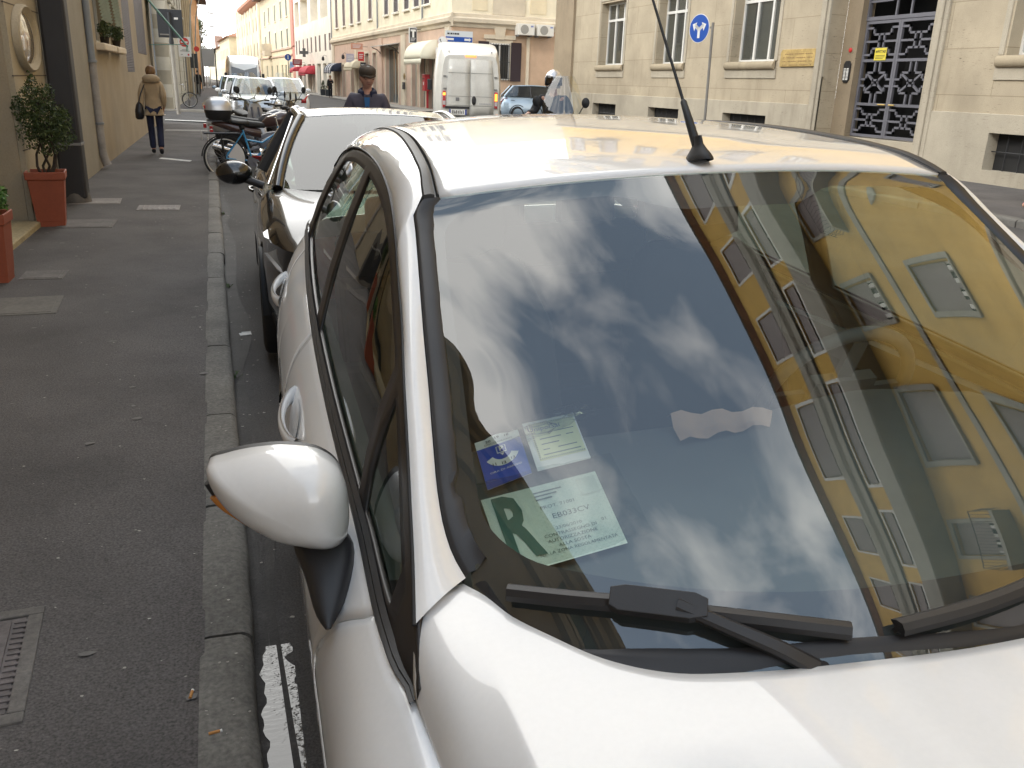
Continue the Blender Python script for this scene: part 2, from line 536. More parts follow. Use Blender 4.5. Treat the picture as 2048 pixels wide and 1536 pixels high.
# ---- windscreen glass
WS = [Vector((p.x - (.024 if p.y < 1.5 else .024 + (p.y - 1.5) * .12), p.y + .004, p.z + .002)) for p in PWv if 1.03 < p.y < 1.565]
WS = [Vector((.646, .88, .928)), Vector((.643, .95, .974))] + WS + [Vector((.548, 1.574, 1.393))]
WC = [Vector((0, .60, .896)), Vector((0, .68, .955)), Vector((0, 1.0, 1.140)), Vector((0, 1.3, 1.301)), Vector((0, 1.546, 1.423))]
we_, wc_ = spl(WS, 49), spl(WC, 49)
WG = []
for j in range(49):
    e, c = we_[j], wc_[j]; pw = lerp(2.9, 2.1, (j / 48) ** .7)
    WG.append([Vector((-e.x * (1 - i / 30), lerp(c.y, e.y, abs(1 - i / 30) ** pw), lerp(c.z, e.z, abs(1 - i / 30) ** pw))) for i in range(61)])
mb = MB(); mb.grid(WG); orient(mb, LOW)
mb.build('windscreen', G_WIND, HB, smooth=180)
GB = [(.634, .940, .976), (.614, .890, .970), (.591, .854, .965), (.569, .828, .962), (.529, .799, .958), (.475, .773, .955), (.373, .733, .955), (.237, .704, .956), (.10, .683, .957), (0, .676, .957)]
def full(c, n):
    h = [R3(*p) for p in c]
    return spl(h + [Vector((-p.x, p.y, p.z)) for p in h[-2::-1]], n)
gb = full(GB, 61)
def wsp(u, v, off=0.0):
    """point of the windscreen at u across (0 kerb side..1), v up, off along its normal"""
    x = min(max(u, 0), 1) * 60; y = min(max(v, 0), 1) * 48
    i = min(int(x), 59); j = min(int(y), 47); a = x - i; b = y - j
    p = (WG[j][i] * (1 - a) + WG[j][i + 1] * a) * (1 - b) + (WG[j + 1][i] * (1 - a) + WG[j + 1][i + 1] * a) * b
    n = (WG[j][i + 1] - WG[j][i]).cross(WG[j + 1][i] - WG[j][i]).normalized()
    if n.z < 0: n = -n
    return p + n * off
def ws_at(s, y, off=0.0):
    """windscreen point above (s, y)"""
    best = None
    for j in range(0, 49):
        for i in range(0, 61):
            p = WG[j][i]; d = (p.x + s) ** 2 + (p.y - y) ** 2
            if best is None or d < best[0]: best = (d, i, j)
    i, j = best[1] / 60, best[2] / 48
    for st in (.008, .003, .001):
        for _ in range(12):
            c = [((wsp(i + a * st, j + b * st).x + s) ** 2 + (wsp(i + a * st, j + b * st).y - y) ** 2, i + a * st, j + b * st) for a in (-1, 0, 1) for b in (-1, 0, 1)]
            c.sort(); 
            if c[0][1] == i and c[0][2] == j: break
            i, j = c[0][1], c[0][2]
    return wsp(i, j, off)
# printed black border under the glass
def rrect(x0, x1, y0, y1, r, n):
    pts = []
    for cx_, cy_, a0 in ((x1 - r[0], y0 + r[1], -90), (x1 - r[0], y1 - r[1], 0), (x0 + r[0], y1 - r[1], 90), (x0 + r[0], y0 + r[1], 180)):
        for k in range(n):
            a = radians(a0 + 90 * k / (n - 1)); pts.append((cx_ + r[0] * cos(a), cy_ + r[1] * sin(a)))
    out = []
    for i, p in enumerate(pts):
        q_ = pts[(i + 1) % len(pts)]
        d = sqrt((q_[0] - p[0]) ** 2 + (q_[1] - p[1]) ** 2); m = max(1, int(d / .03))
        for k in range(m): out.append(vlerp(p, q_, k / m))
    return out
inner = rrect(.022, .978, .168, .952, (.05, .075), 10)
mb = MB(); g = []
for (u, v) in inner:
    if abs(u - .5) < .20 and v > .85: v -= .055 * min(1, (1 - abs(u - .5) / .20) * 2.2)        # deeper patch behind the mirror foot
    du, dv = u - .5, v - .5
    k = min(.5 / max(abs(du), 1e-6), .5 / max(abs(dv), 1e-6))
    g.append([wsp(.5 + du * lerp(1, k, t), .5 + dv * lerp(1, k, t), -.004) for t in (0, .25, .5, .75, 1)])
g.append(g[0])
mb.grid(g); orient(mb, LOW)
mb.build('windscreen_border', M_FRIT, HB, smooth=180)
# rubber between pillar and glass
for sgn in (1, -1):
    mb = MB(); g = []
    for k in range(50):
        t = k / 49
        y = .957 + (1.572 - .957) * t
        a = byy(PWv, y); w = .026
        b = Vector((a.x - w - max(0, y - 1.5) * .1, a.y + .004, a.z))
        gl = ws_at(b.x - .006, b.y + .003, .002)
        row = [Vector((-a.x - .002, a.y, a.z - .012)), Vector((-a.x + .002, a.y, a.z + .001)), Vector((-a.x + .008, a.y, a.z + .0055)), Vector((-a.x + .018, a.y + .002, a.z + .006)), Vector((gl.x, gl.y, gl.z + .001)), Vector((gl.x + .004, gl.y, gl.z - .004))]
        g.append([Vector((p.x * sgn, p.y, p.z)) for p in row])
    mb.grid(g); orient(mb, LOW)
    mb.build('windscreen_moulding', M_TRIM, HB, smooth=60)
# scuttle panel between bonnet and glass
mb = MB(); g = []
hr = [p for p in HOODR if abs(p.x) < .656 and p.y < .9525]
hr = spl(hr, 81); gb2 = spl(gb, 81)
for a, b in zip(hr, gb2):
    w = ws_at(-b.x, b.y, .0)
    b = Vector((b.x, b.y, max(w.z, a.z - .02)))
    d_ = (b - a); d_.z = 0; d_.normalize()
    g.append([a - d_ * .02 + Vector((0, 0, -.024)), a + Vector((0, 0, -.013)), a.lerp(b, .35) + Vector((0, 0, -.010)), a.lerp(b, .75) + Vector((0, 0, .001)), b + Vector((0, 0, .005)), b + d_ * .008 + Vector((0, 0, .007)), b + d_ * .012 + Vector((0, 0, -.004))])
mb.grid(g); orient(mb, LOW)
mb.build('scuttle_panel', M_TRIM, HB, smooth=50)

# ---- body sides
TOPC = [(.585, -.13, .665), (.66, .10, .735), (.712, .45, .800), (.7325, .80, .866)] + [tuple(p) for p in BT[1:]]
TOPV = [Vector(p) for p in TOPC]
WY = ([-.16, .0, .3, .6, 1.0, 1.5, 2.5, 2.95, 3.3, 3.5], [.66, .755, .832, .850, .855, .862, .868, .862, .822, .765])
AX_F, AX_R, ZAX, RAR = .45, 2.939, .29, .335
SEC = ([0, .05, .12, .2, .34, .5, .7, .88, 1.0], [1.0, .62, .30, .10, 0.0, -.0, -.25, -.45, -.75])
def side_s(y, z):
    T = byy(TOPV, y); W = interp(y, *WY); W = max(W, T.x + .012)
    k = min(max((T.z - z) / (T.z - .20), 0), 1)
    o = interp(k, *SEC)
    return W - (W - T.x) * o if o > 0 else W + o * .09
def zbot(y):
    zb = .22
    for ax in (AX_F, AX_R):
        if abs(y - ax) < RAR: zb = max(zb, ZAX + sqrt(RAR ** 2 - (y - ax) ** 2))
    return zb
def shut_front(z): return interp(z, [.22, .5, .6, .7, .75, .8, .85, .9, 1.1], [1.25, 1.235, 1.215, 1.188, 1.165, 1.134, 1.101, 1.05, 1.045])
def shut_mid(z): return interp(z, [.22, .6, 1.1], [2.16, 2.20, 2.262])
def shut_rear(z):
    return interp(z, [.22, .42, .52, .62, .70, .82, 1.1], [2.56, 2.57, 2.63, 2.78, 2.93, 3.06, 3.17])
def side_panel(name, y0, y1, ny, nz=26, y0c=False, y1c=False):
    out = []
    for sgn in (1, -1):
        g = []
        for j in range(nz):
            b = j / (nz - 1)
            zg = lerp(.93, .22, b)
            row = []
            for i in range(ny):
                a = i / (ny - 1)
                ya = (y0(zg) + .0025) if callable(y0) else y0
                yb = (y1(zg) - .0025) if callable(y1) else y1
                y = lerp(ya, yb, a)
                T = byy(TOPV, y)
                z = lerp(T.z, zbot(y), b ** 1.15)
                row.append(Vector((-side_s(y, z) * sgn, y, z)))
            g.append(row)
        mb = MB(); mb.grid(g); orient(mb, AXIS)
        out.append(mb.build(name, M_WHITE, HB, smooth=180, solid=0.012))
    return out
side_panel('front_wing', -.155, shut_front, 70)
FD = side_panel('front_door', shut_front, shut_mid, 40)
RD = side_panel('rear_door', shut_mid, shut_rear, 36)
side_panel('rear_wing', shut_rear, 3.50, 44)
# unseen dark boxes behind the panels, added to block light at engine bay and floor
mb = MB()
mb.b2((-.70, .9, .18), (.70, 3.4, .45)); mb.b2((-.60, -.1, .2), (.60, .90, .62)); mb.b2((-.62, 3.0, .3), (.62, 3.5, .9))
for s_ in (1, -1):
    for (y0, y1, z1) in ((1.0, 2.9, .82), (.0, .12, .6), (.82, 1.0, .75)):
        mb.b2((s_ * .70, y0, .2), (s_ * .765, y1, z1) if y0 > .5 else (s_ * .72, y1, z1))
    for ax in (AX_F, AX_R):
        P = []
        for k in range(19):
            a = pi * k / 18
            P.append([Vector((s_ * x, ax + (RAR + .012) * cos(a), ZAX + (RAR + .012) * sin(a))) for x in (.58, .82)])
        mb.grid(P)
mb.build('inner_light_block', M_RUBBER, HB)
# rear quarter, tailgate, bumpers
for sgn in (1, -1):
    dr = [sy(p) for p in spl([DTv[-1], Vector((.64, 3.41, 1.19)), Vector((.69, 3.41, 1.09)), Vector((.703, 3.41, 1.055))], 12)]
    rc = [sy(Vector(p)) for p in ((.47, 3.45, 1.370), (.52, 3.56, 1.25), (.585, 3.60, 1.12), (.66, 3.56, 1.06))]
    rc = spl(rc, 12)
    g = [[a.lerp(b, k / 8) + Vector((-.02 * 4 * k / 8 * (1 - k / 8), .0, 0)) for k in range(9)] for a, b in zip(dr, rc)]
    g = [[Vector((p.x * sgn, p.y, p.z)) for p in r] for r in g]
    mb = MB(); mb.grid(g); orient(mb, lambda c: Vector((0, 3.0, .9))); mb.build('rear_pillar', M_WHITE, HB, smooth=180, solid=.01)
g = []
for z, yc in ((1.06, 3.70), (.95, 3.72), (.80, 3.735), (.68, 3.76), (.60, 3.79), (.45, 3.79), (.30, 3.76), (.22, 3.72)):
    s0 = side_s(3.5, min(z, 1.05)) if z < 1.05 else .68
    h = [Vector((-s0, 3.5, z)), Vector((-s0 * .93, 3.5 + (yc - 3.5) * .55, z)), Vector((-s0 * .7, 3.5 + (yc - 3.5) * .86, z)), Vector((-s0 * .35, yc - .01, z)), Vector((0, yc, z))]
    g.append(spl(h + [Vector((-p.x, p.y, p.z)) for p in h[-2::-1]], 41))
mb = MB(); mb.grid(g); orient(mb, lambda c: Vector((0, 3.0, .6))); mb.build('tailgate', M_WHITE, HB, smooth=180, solid=.01)
rl = [sy(Vector(p)) for p in ((.47, 3.46, 1.366), (.53, 3.57, 1.24), (.60, 3.62, 1.12), (.66, 3.58, 1.065))]
rl = spl(rl, 20); rr_ = [Vector((-p.x, p.y, p.z)) for p in rl]
tp = spl([rl[0], Vector((-.25, 3.535, 1.39)), Vector((0, 3.56, 1.396)), Vector((.25, 3.535, 1.39)), rr_[0]], 31)
bt = spl([rl[-1], Vector((-.35, 3.67, 1.065)), Vector((0, 3.70, 1.065)), Vector((.35, 3.67, 1.065)), rr_[-1]], 31)
mb = MB(); mb.grid(coons(bt, tp, rl[::-1], rr_[::-1])); orient(mb, lambda c: Vector((0, 3.0, 1))); mb.build('rear_window', G_SIDE, HB, smooth=180)
for sgn in (1, -1):
    mb = MB(); mb.grid([[Vector((sgn * (x * .001), 3.5 + yy, z)) for x, yy in ((700, .075), (660, .12), (600, .155))] for z in (.98, .9, .8, .72)]); mb.build('tail_light', M_REDL, HB, smooth=180, solid=.02)
FB = []
lead = spl(LEADP[::4] + [LEADP[-1]], 61)
for k, (z, gy) in enumerate(((None, 0), (.64, -.035), (.55, -.06), (.44, -.075), (.34, -.065), (.24, -.02), (.2, .03))):
    row = []
    for i, p in enumerate(lead):
        e = abs(p.x) / .585
        if z is None: row.append(p + Vector((0, -.002, -.008)))
        else:
            x = p.x * (1 + .16 * min(1, k / 2) * e ** 3); row.append(Vector((x, p.y + gy * (1 - .3 * e) - .0 + (.02 * e ** 4), min(z, p.z - .02 * k))))
    FB.append(row)
mb = MB(); mb.grid(FB); orient(mb, lambda c: Vector((0, .5, .5))); mb.build('front_bumper', M_WHITE, HB, smooth=180, solid=.01)
for sgn in (1, -1):
    pts = [FB[1][i] * (1 - t) + FB[2][i] * t for t in (0,) for i in range(61)]
    g = []
    for a, b in ((0, .2), (0, 1), (1, .2), (1, .9)):
        pass
    idx = range(1, 17) if sgn > 0 else range(44, 60)
    g = [[lerp(FB[0][i], FB[1][i], t) + Vector((-.006 * sgn, -.008, .004)) for i in idx] for t in (.1, .5, 1.0)] + [[lerp(FB[1][i], FB[2][i], .5) + Vector((-.006 * sgn, -.008, 0)) for i in idx]]
    mb = MB(); mb.grid(g); orient(mb, lambda c: Vector((0, .5, .5))); mb.build('headlight', M_HEADL, HB, smooth=180, solid=.012)
mb = MB(); g = [[lerp(FB[3][i], FB[4][i], t) + Vector((0, -.006, 0)) for i in range(14, 47)] for t in (-.3, .3, .8)]
mb.grid(g); orient(mb, lambda c: Vector((0, .5, .5))); mb.build('grille', M_TRIM, HB, smooth=180, solid=.01)

# ---- side windows: frame sheet with the panes let into it
def dlo(y, t, sgn, inset=0.0):
    a = byy(BTv, y); b = byy(DTv, y)
    L = max((b - a).length, 1e-5)
    p = a + (b - a) * t
    n = Vector((.9, 0, .4)).normalized()
    p = p + n * (.014 * 4 * t * (1 - t) * min(1, L / .3) - .004 - inset)
    return Vector((-p.x * sgn, p.y, p.z))
PANES = [(1.00, 1.255), (1.315, 2.165), (2.275, 3.14)]
def tb(y): return .034 / max((byy(DTv, y) - byy(BTv, y)).length, .036)
def ttp(y):
    L = max((byy(DTv, y) - byy(BTv, y)).length, .036)
    t = 1 - .042 / L
    if y > 2.95: t = min(t, 1 - .042 / L - ((y - 2.95) / .19) ** 2.2 * .62)
    return max(t, tb(y) + .004)
ysl = sorted(set([.842, .86, .88, .9, .93, .96] + [p for ab in PANES for p in ab] + [lerp(a, b, k / 22) for a, b in PANES for k in range(23)] + [1.28, 2.19, 2.22, 2.25, 3.2, 3.3, 3.395]))
for sgn in (1, -1):
    mb = MB()
    for ya, yb in zip(ysl, ysl[1:]):
        ym = (ya + yb) / 2
        inp = any(a < ym < b for a, b in PANES)
        for (f0, f1) in (((lambda y: 0), tb), (tb, ttp), (ttp, (lambda y: 1))):
            if inp and f0 is tb: continue
            for k in range(3):
                q0, q1 = k / 3, (k + 1) / 3
                mb.quad(dlo(ya, lerp(f0(ya), f1(ya), q0), sgn), dlo(yb, lerp(f0(yb), f1(yb), q0), sgn), dlo(yb, lerp(f0(yb), f1(yb), q1), sgn), dlo(ya, lerp(f0(ya), f1(ya), q1), sgn))
    orient(mb, AXIS)
    mb.build('window_frame', M_FRAME, HB, smooth=180, solid=.008, weld=True)
    for pi_, (a, b) in enumerate(PANES):
        g = []
        for k in range(31):
            y = lerp(a - .012, b + .012, k / 30); t0, t1 = tb(y) - .01, ttp(y) + .012
            g.append([dlo(y, lerp(t0, t1, j / 14), sgn, .005) for j in range(15)])
        mb = MB(); mb.grid(g); orient(mb, AXIS)
        mb.build(('quarter_window', 'front_window', 'rear_side_window')[pi_], G_SIDE, HB, smooth=180)
    # waist moulding and wiper strip along the window foot
    mb = MB(); g = []
    for k in range(90):
        y = lerp(.845, 3.40, k / 89)
        a = byy(BTv, y)
        ww = min(1, max(.12, (y - .84) / .25))
        row = [(0.004, -.006), (.007, .002), (.0065, .012 * ww), (.002, .016 * ww), (-.001, .017 * ww), (.001, .020 * ww), (.0005, .030 * ww), (-.008, .036 * ww)]
        g.append([Vector((-(a.x + dx) * sgn, y, a.z + dz)) for dx, dz in row])
    mb.grid(g); orient(mb, AXIS)
    mb.build('waist_moulding', M_TRIM, HB, smooth=35)
    # bright-edged seal along the top of the doors
    mb = MB()
    mb.tube([Vector((-(p.x + .001) * sgn, p.y, p.z - .001)) for p in spl(DTv[1:], 60)], .0032, 6)
    mb.build('door_seal', M_RUBBER, HB, smooth=180)

# ---- door handles
def handle(y0, y1, z0, z1, sgn, parent):
    mb = MB(); path = []; rad = []
    for k in range(17):
        t = k / 16
        y = lerp(y0, y1, t); z = lerp(z0, z1, t)
        s_ = side_s(y, z)
        bul = sin(pi * t) ** .55 * .034
        path.append(Vector((-(s_ + bul - .004) * sgn, y, z)))
        rad.append(.0135 + .004 * (abs(t - .5) * 2) ** 2)
    g = []
    for p, r in zip(path, rad):
        g.append([p + Vector((-r * .62 * cos(2 * pi * k / 12) * sgn, 0, r * 1.15 * sin(2 * pi * k / 12))) for k in range(12)])
    mb.grid(g, closed=True); orient(mb, lambda c: Vector((c.x * .0 + -sgn * .70, c.y, c.z)))
    h_ = mb.build('door_handle', M_WHITE, parent, smooth=180)
    # dished cup behind the grip
    mb = MB(); g = []
    yc, zc_ = lerp(y0, y1, .45), lerp(z0, z1, .45)
    for i in range(9):
        rr = i / 8; row = []
        for k in range(24):
            a = 2 * pi * k / 24
            y = yc + .088 * rr * cos(a); z = zc_ + .036 * rr * sin(a) + .09 * .12 * rr * cos(a)
            row.append(Vector((-(side_s(y, z) + .0035 - .0) * sgn, y, z)) + Vector((sgn * .0022 * (1 - rr ** 2), 0, 0)))
        g.append(row)
    mb.grid(g, closed=True); orient(mb, AXIS); mb.build('handle_cup', M_WHITE, h_, smooth=180)
for i, sgn in enumerate((1, -1)):
    handle(1.80, 2.05, .835, .872, sgn, FD[i])
    handle(2.93, 3.16, .888, .925, sgn, RD[i])

# ---- door mirrors
MO = [(.988, 1.021), (.986, 1.033), (.957, 1.047), (.903, 1.061), (.85, 1.064), (.812, 1.056), (.79, 1.037), (.780, 1.010), (.777, .974), (.778, .937), (.783, .911), (.793, .897),
      (.825, .893), (.857, .899), (.910, .917), (.924, .928), (.952, .950), (.972, .973), (.984, .999)]
def closed_spl(pts, n):
    P = [Vector(p) for p in pts]; m = len(P)
    e = spl(P[-3:] + P + P[:4], 800)
    # keep the lap from P[0] to P[0]
    i0 = min(range(0, 400), key=lambda i: (e[i] - P[0]).length); i1 = min(range(400, 800), key=lambda i: (e[i] - P[0]).length)
    seg = e[i0:i1]
    return [seg[int(len(seg) * k / n)] for k in range(n)]
for sgn in (1, -1):
    ol = closed_spl([(a, 0, b) for a, b in MO], 64)
    cx_, cz_ = .872, .975
    mc = thing('side_mirror', None, None); mc.parent = HB
    mb = MB(); g = []
    for i in range(15):
        a = (i / 14) * pi / 2
        r = sin(a) ** .80; dep = cos(a) ** 1.2
        row = []
        for p in ol:
            x = cx_ + (p.x - cx_) * r; z = cz_ + (p.z - cz_) * r
            y = 1.262 - .092 * dep + (p.x - .87) * .42 * .55 * r + (x - .87) * .10 - (z - .975) * .18
            row.append(Vector((-x * sgn, y, z)))
        g.append(row)
    last = g[-1]
    g.append([Vector((-(cx_ + (-p.x * sgn - cx_) * 1.0) * sgn, p.y + .045, cz_ + (p.z - cz_) * .985 - .006)) for p in last])
    mb.grid(g, closed=True); orient(mb, lambda c: Vector((-cx_ * sgn, 1.30, cz_)))
    mb.build('mirror_cover', M_WHITE, mc, smooth=180)
    rim = g[-1]
    mb = MB(); g2 = [rim]
    for f, dy in ((.995, .014), (.96, .022), (.93, .014)):
        g2.append([Vector((-(cx_ + (-p.x * sgn - cx_) * f) * sgn, p.y + dy, cz_ + (p.z - cz_) * f)) for p in rim])
    mb.grid(g2, closed=True); orient(mb, lambda c: Vector((-cx_ * sgn, 1.30, cz_)))
    mb.build('mirror_housing', M_TRIM, mc, smooth=180)
    mb = MB(); mb.poly(g2[-1]); mb.build('mirror_glass', M_MIRR, mc)
    # lower lip: black shell line and lamp under the outer end
    mb = MB()
    lip = [p for p in ol if p.z < 1.01 and (p.x > .96 or p.z < .935) and p.x > .80]
    lip.sort(key=lambda p: -p.x)
    def onlip(p, d=0): return Vector((-(p.x + (.004 if p.x > .9 else 0)) * sgn, 1.268 + (p.x - .87) * .33 - (p.z - .975) * .18 + .014, p.z - .004 - d))
    mb.tube([onlip(p) for p in lip], [.0075] * len(lip), 8)
    mb.build('mirror_lip', M_TRIM, mc, smooth=180)
    lamp = [p for p in lip if .905 < p.x < .978]
    if len(lamp) > 3:
        mb = MB(); mb.tube([onlip(p, .004) + Vector((0, -.006, 0)) for p in lamp], .0095, 8); mb.build('indicator_lamp', M_AMBER, mc, smooth=180)
    mb = MB(); g = []
    for c, rs, ry in (((.830, 1.088, .842), .004, .010), ((.828, 1.108, .852), .018, .022), ((.822, 1.14, .866), .029, .034), ((.816, 1.19, .883), .040, .042), ((.820, 1.24, .893), .050, .046), ((.826, 1.272, .899), .043, .040), ((.832, 1.285, .912), .040, .036)):
        row = []
        for k in range(20):
            a = 2 * pi * k / 20
            ca, sa = cos(a), sin(a)
            row.append(Vector((-(c[0] + rs * math.copysign(abs(ca) ** .75, ca)) * sgn, c[1] + ry * .55 * sa, c[2] - ry * .62 * sa * .8)))
        g.append(row)
    mb.grid(spl_rows(g, 24) if False else g, closed=True); orient(mb, lambda c: Vector((-.82 * sgn, c.y + .0, c.z - .0)) if False else Vector((-.82 * sgn, 1.18, .872)))
    mb.poly(g[0]); mb.poly(g[-1])
    mb.build('mirror_arm', M_TRIM, mc, smooth=180, sub=1)

# ---- aerial, wipers
ae = thing('roof_aerial', None, None); ae.parent = HB
mb = MB()
mb.lathe([(.036, 0), (.035, .004), (.030, .012), (.020, .024), (.013, .034), (.011, .044), (.0095, .05)], 20, Matrix.Translation((-.012, 1.60, 1.438)) @ Matrix.Rotation(radians(-12), 4, 'X') @ Matrix.Diagonal((.62, 1.35, 1, 1)) )
mb.build('aerial_base', M_RUBBER, ae, smooth=180)
b0 = Vector((-.012, 1.612, 1.468)); dv = Vector((.012, .66, .75)).normalized()
mb = MB(); mb.tube([b0, b0 + dv * .06, b0 + dv * .11, b0 + dv * .115], [.0095, .0085, .0065, .003], 10); mb.tube([b0 + dv * .10, b0 + dv * .56], [.0034, .0026], 8)
mb.build('aerial_mast', M_RUBBER, ae, smooth=60)

def wiper(ctl, pm, at):
    w = thing('wiper', None, None); w.parent = HB
    n = 26
    cp = spl([Vector((a, b, 0)) for a, b in ctl], n)
    pts = [ws_at(p.x, p.y, 0) for p in cp]
    pts = spl(pts[::5], n)
    dirv = (pts[-1] - pts[0]).normalized()
    nrm = (ws_at(cp[12].x, cp[12].y, .1) - ws_at(cp[12].x, cp[12].y, 0)).normalized()
    across = dirv.cross(nrm).normalized()
    mb = MB(); g = []
    for k, p in enumerate(pts):
        g.append([p + across * a + nrm * b for a, b in ((-.003, .002), (-.003, .009), (-.012, .012), (-.008, .019), (0, .0235), (.008, .019), (.012, .012), (.003, .009), (.003, .002))])
    mb.grid(g, closed=True); mb.poly(g[0]); mb.poly(g[-1][::-1])
    mb.build('wiper_blade', M_TRIM, w, smooth=30)
    # the clip and the arm
    mid = pts[round(at * 25)] + nrm * .022
    dirv = (pts[min(round(at * 25) + 3, 25)] - pts[max(round(at * 25) - 3, 0)]).normalized(); across = dirv.cross(nrm).normalized()
    Mx = frame(mid, dirv, across)
    mb = MB()
    mb.prism([(-.052, -.013), (-.034, -.018), (.05, -.018), (.066, -.012), (.066, .010), (.045, .016), (-.04, .016), (-.052, .010)], .017, Mx @ Matrix.Translation((0, 0, -.008)))
    for k in range(4): mb.box(Mx @ Vector((.026 + .006 * k, 0, .0095)), (.0025, .014, .002), M=Mx.to_3x3())
    mb.build('wiper_clip', M_TRIM, w, bevel=.003)
    pv = Vector((-pm[0], pm[1], pm[2]))
    e0 = mid + dirv * .03 + nrm * .004
    mb = MB(); g = []
    pathp = spl([e0, e0.lerp(pv, .35) + nrm * .004, e0.lerp(pv, .75) + nrm * .008, pv], 20)
    for k, p in enumerate(pathp):
        wd = lerp(.008, .011, k / 19)
        d_ = (pathp[min(k + 1, 19)] - pathp[max(k - 1, 0)]).normalized(); ac = d_.cross(nrm).normalized()
        g.append([p + ac * a * wd + nrm * b for a, b in ((-1, -.004), (-1, .004), (-.6, .008), (.6, .008), (1, .004), (1, -.004))])
    mb.grid(g, closed=True); mb.poly(g[0]); mb.poly(g[-1][::-1])
    mb.lathe([(.0, .008), (.012, .007), (.015, .002), (.015, -.02)], 16, Matrix.Translation(pv))
    mb.build('wiper_arm', M_TRIM, w, smooth=35)
wiper([(.604, .907), (.531, .858), (.454, .815), (.396, .783), (.342, .758), (.232, .715)], (.285, .694, .945), .44)
wiper([(.178, .706), (.135, .704), (.057, .709), (-.018, .717), (-.20, .765), (-.42, .86)], (-.33, .698, .945), .55)

# ---- cabin
mb = MB(); g = []
for k in range(31):
    t = k / 30
    row = []
    e0 = ws_at(lerp(.62, -.62, t), lerp(.98, .98, t)) if False else None
    s_ = lerp(.66, -.66, t)
    yf = byy([Vector((0, -1, 0)), Vector((0, 0, 0))], 0).y
    frontp = gb[round(t * 60)]
    for (y, z) in ((None, None), (.86, .924), (1.0, .926), (1.2, .926), (1.42, .924), (1.50, .912), (1.53, .87), (1.50, .74), (1.44, .55)):
        if y is None: row.append(Vector((-s_ * .96, frontp.y + .01, min(frontp.z - .03, .922))))
        else:
            yy = max(y, frontp.y + .02 + (y - .86) * .2) if y < 1.2 else y
            bulge = .035 * math.exp(-((s_ + .36) / .20) ** 2) * max(0, min(1, (y - 1.15) / .2))        # hood over the dials on the driver's side
            row.append(Vector((-s_ * (.99 if y < 1.3 else 1.0), yy, z + bulge - .012 * abs(s_) ** 2)))
    g.append(row)
mb.grid(g); orient(mb, lambda c: Vector((0, 1.2, .4)))
mb.build('dashboard', M_DASH, HB, smooth=40)
def seat(x, y, parent):
    st = thing('seat', None, None); st.parent = parent
    def pad(name, rows):
        mb = MB(); g = []
        for (cy_, cz_, hw, dy, dz) in rows:
            row = []
            for k in range(24):
                a = 2 * pi * k / 24
                ca, sa = cos(a), sin(a)
                row.append(Vector((x + hw * math.copysign(abs(ca) ** .5, ca), cy_ + dy * math.copysign(abs(sa) ** .6, sa), cz_ + dz * math.copysign(abs(sa) ** .6, sa))))
            g.append(row)
        mb.grid(g, closed=True); mb.poly(g[0]); mb.poly(g[-1][::-1])
        mb.build(name, M_SEAT, st, smooth=60)
    pad('seat_cushion', [(y - .22, .50, .22, .01, .05), (y - .18, .52, .25, .01, .08), (y + .2, .47, .25, .01, .08), (y + .26, .47, .24, .01, .06)])
    pad('seat_back', [(y + .24, .46, .24, .07, .01), (y + .30, .66, .26, .08, .02), (y + .40, .95, .25, .07, .02), (y + .45, 1.10, .19, .05, .015), (y + .46, 1.13, .15, .03, .01)])
    pad('headrest', [(y + .45, 1.14, .06, .02, .005), (y + .455, 1.17, .13, .045, .01), (y + .47, 1.27, .13, .045, .01), (y + .475, 1.31, .10, .03, .01)])
seat(-.36, 1.85, HB); seat(.36, 1.85, HB)
mb = MB()
mb.b2((-.62, 2.75, .3), (.62, 3.2, .55)); mb.box((0, 3.22, .78), (1.24, .14, .55), M=Matrix.Rotation(radians(-14), 4, 'X'))
for x in (-.38, 0, .38): mb.box((x, 3.30, 1.10), (.24, .09, .15))
mb.build('rear_bench', M_SEAT, HB, bevel=.03)
mb = MB()
sw = Matrix.Translation((.37, 1.60, .90)) @ Matrix.Rotation(radians(-65), 4, 'X')
mb.tube([sw @ Vector((.185 * cos(2 * pi * k / 40), .185 * sin(2 * pi * k / 40), 0)) for k in range(40)], .016, 10, closed=True)
mb.prism([(-.08, -.06), (.08, -.06), (.09, .03), (0, .06), (-.09, .03)], .03, sw @ Matrix.Translation((0, 0, -.02)))
mb.box(sw @ Vector((0, 0, 0)), (.33, .04, .014), M=sw.to_3x3()); mb.box(sw @ Vector((0, -.09, 0)), (.04, .15, .014), M=sw.to_3x3())
mb.build('steering_wheel', M_DASH, HB, smooth=50)
mb = MB()
mb.b2((-.68, 1.0, .30), (.68, 3.4, .33))
mb.build('cabin_floor', M_DASH, HB)
mb = MB(); mb.grid([[Vector((p.x * .97, p.y + .03 if i < 2 else p.y, p.z - .035)) for p in r[::4]] for i, r in enumerate(roof[::4])])
mb.build('headliner', M_LINER, HB, smooth=180)
for s_ in (1, -1):
    mb = MB(); mb.b2((s_ * .70, 1.1, .40), (s_ * .735, 3.3, .90)); mb.build('door_card', M_DASH, HB)
mb = MB()
mb.box((0, 1.66, 1.335), (.22, .035, .065), M=Matrix.Rotation(radians(12), 4, 'X')); mb.tube([(0, 1.66, 1.36), (0, 1.60, 1.395)], .012, 8)
mb.build('rear_view_mirror', M_TRIM, HB, bevel=.012)
mb = MB(); mb.b2((-.5, 3.24, .93), (.5, 3.55, .95)); mb.build('parcel_shelf', M_DASH, HB)

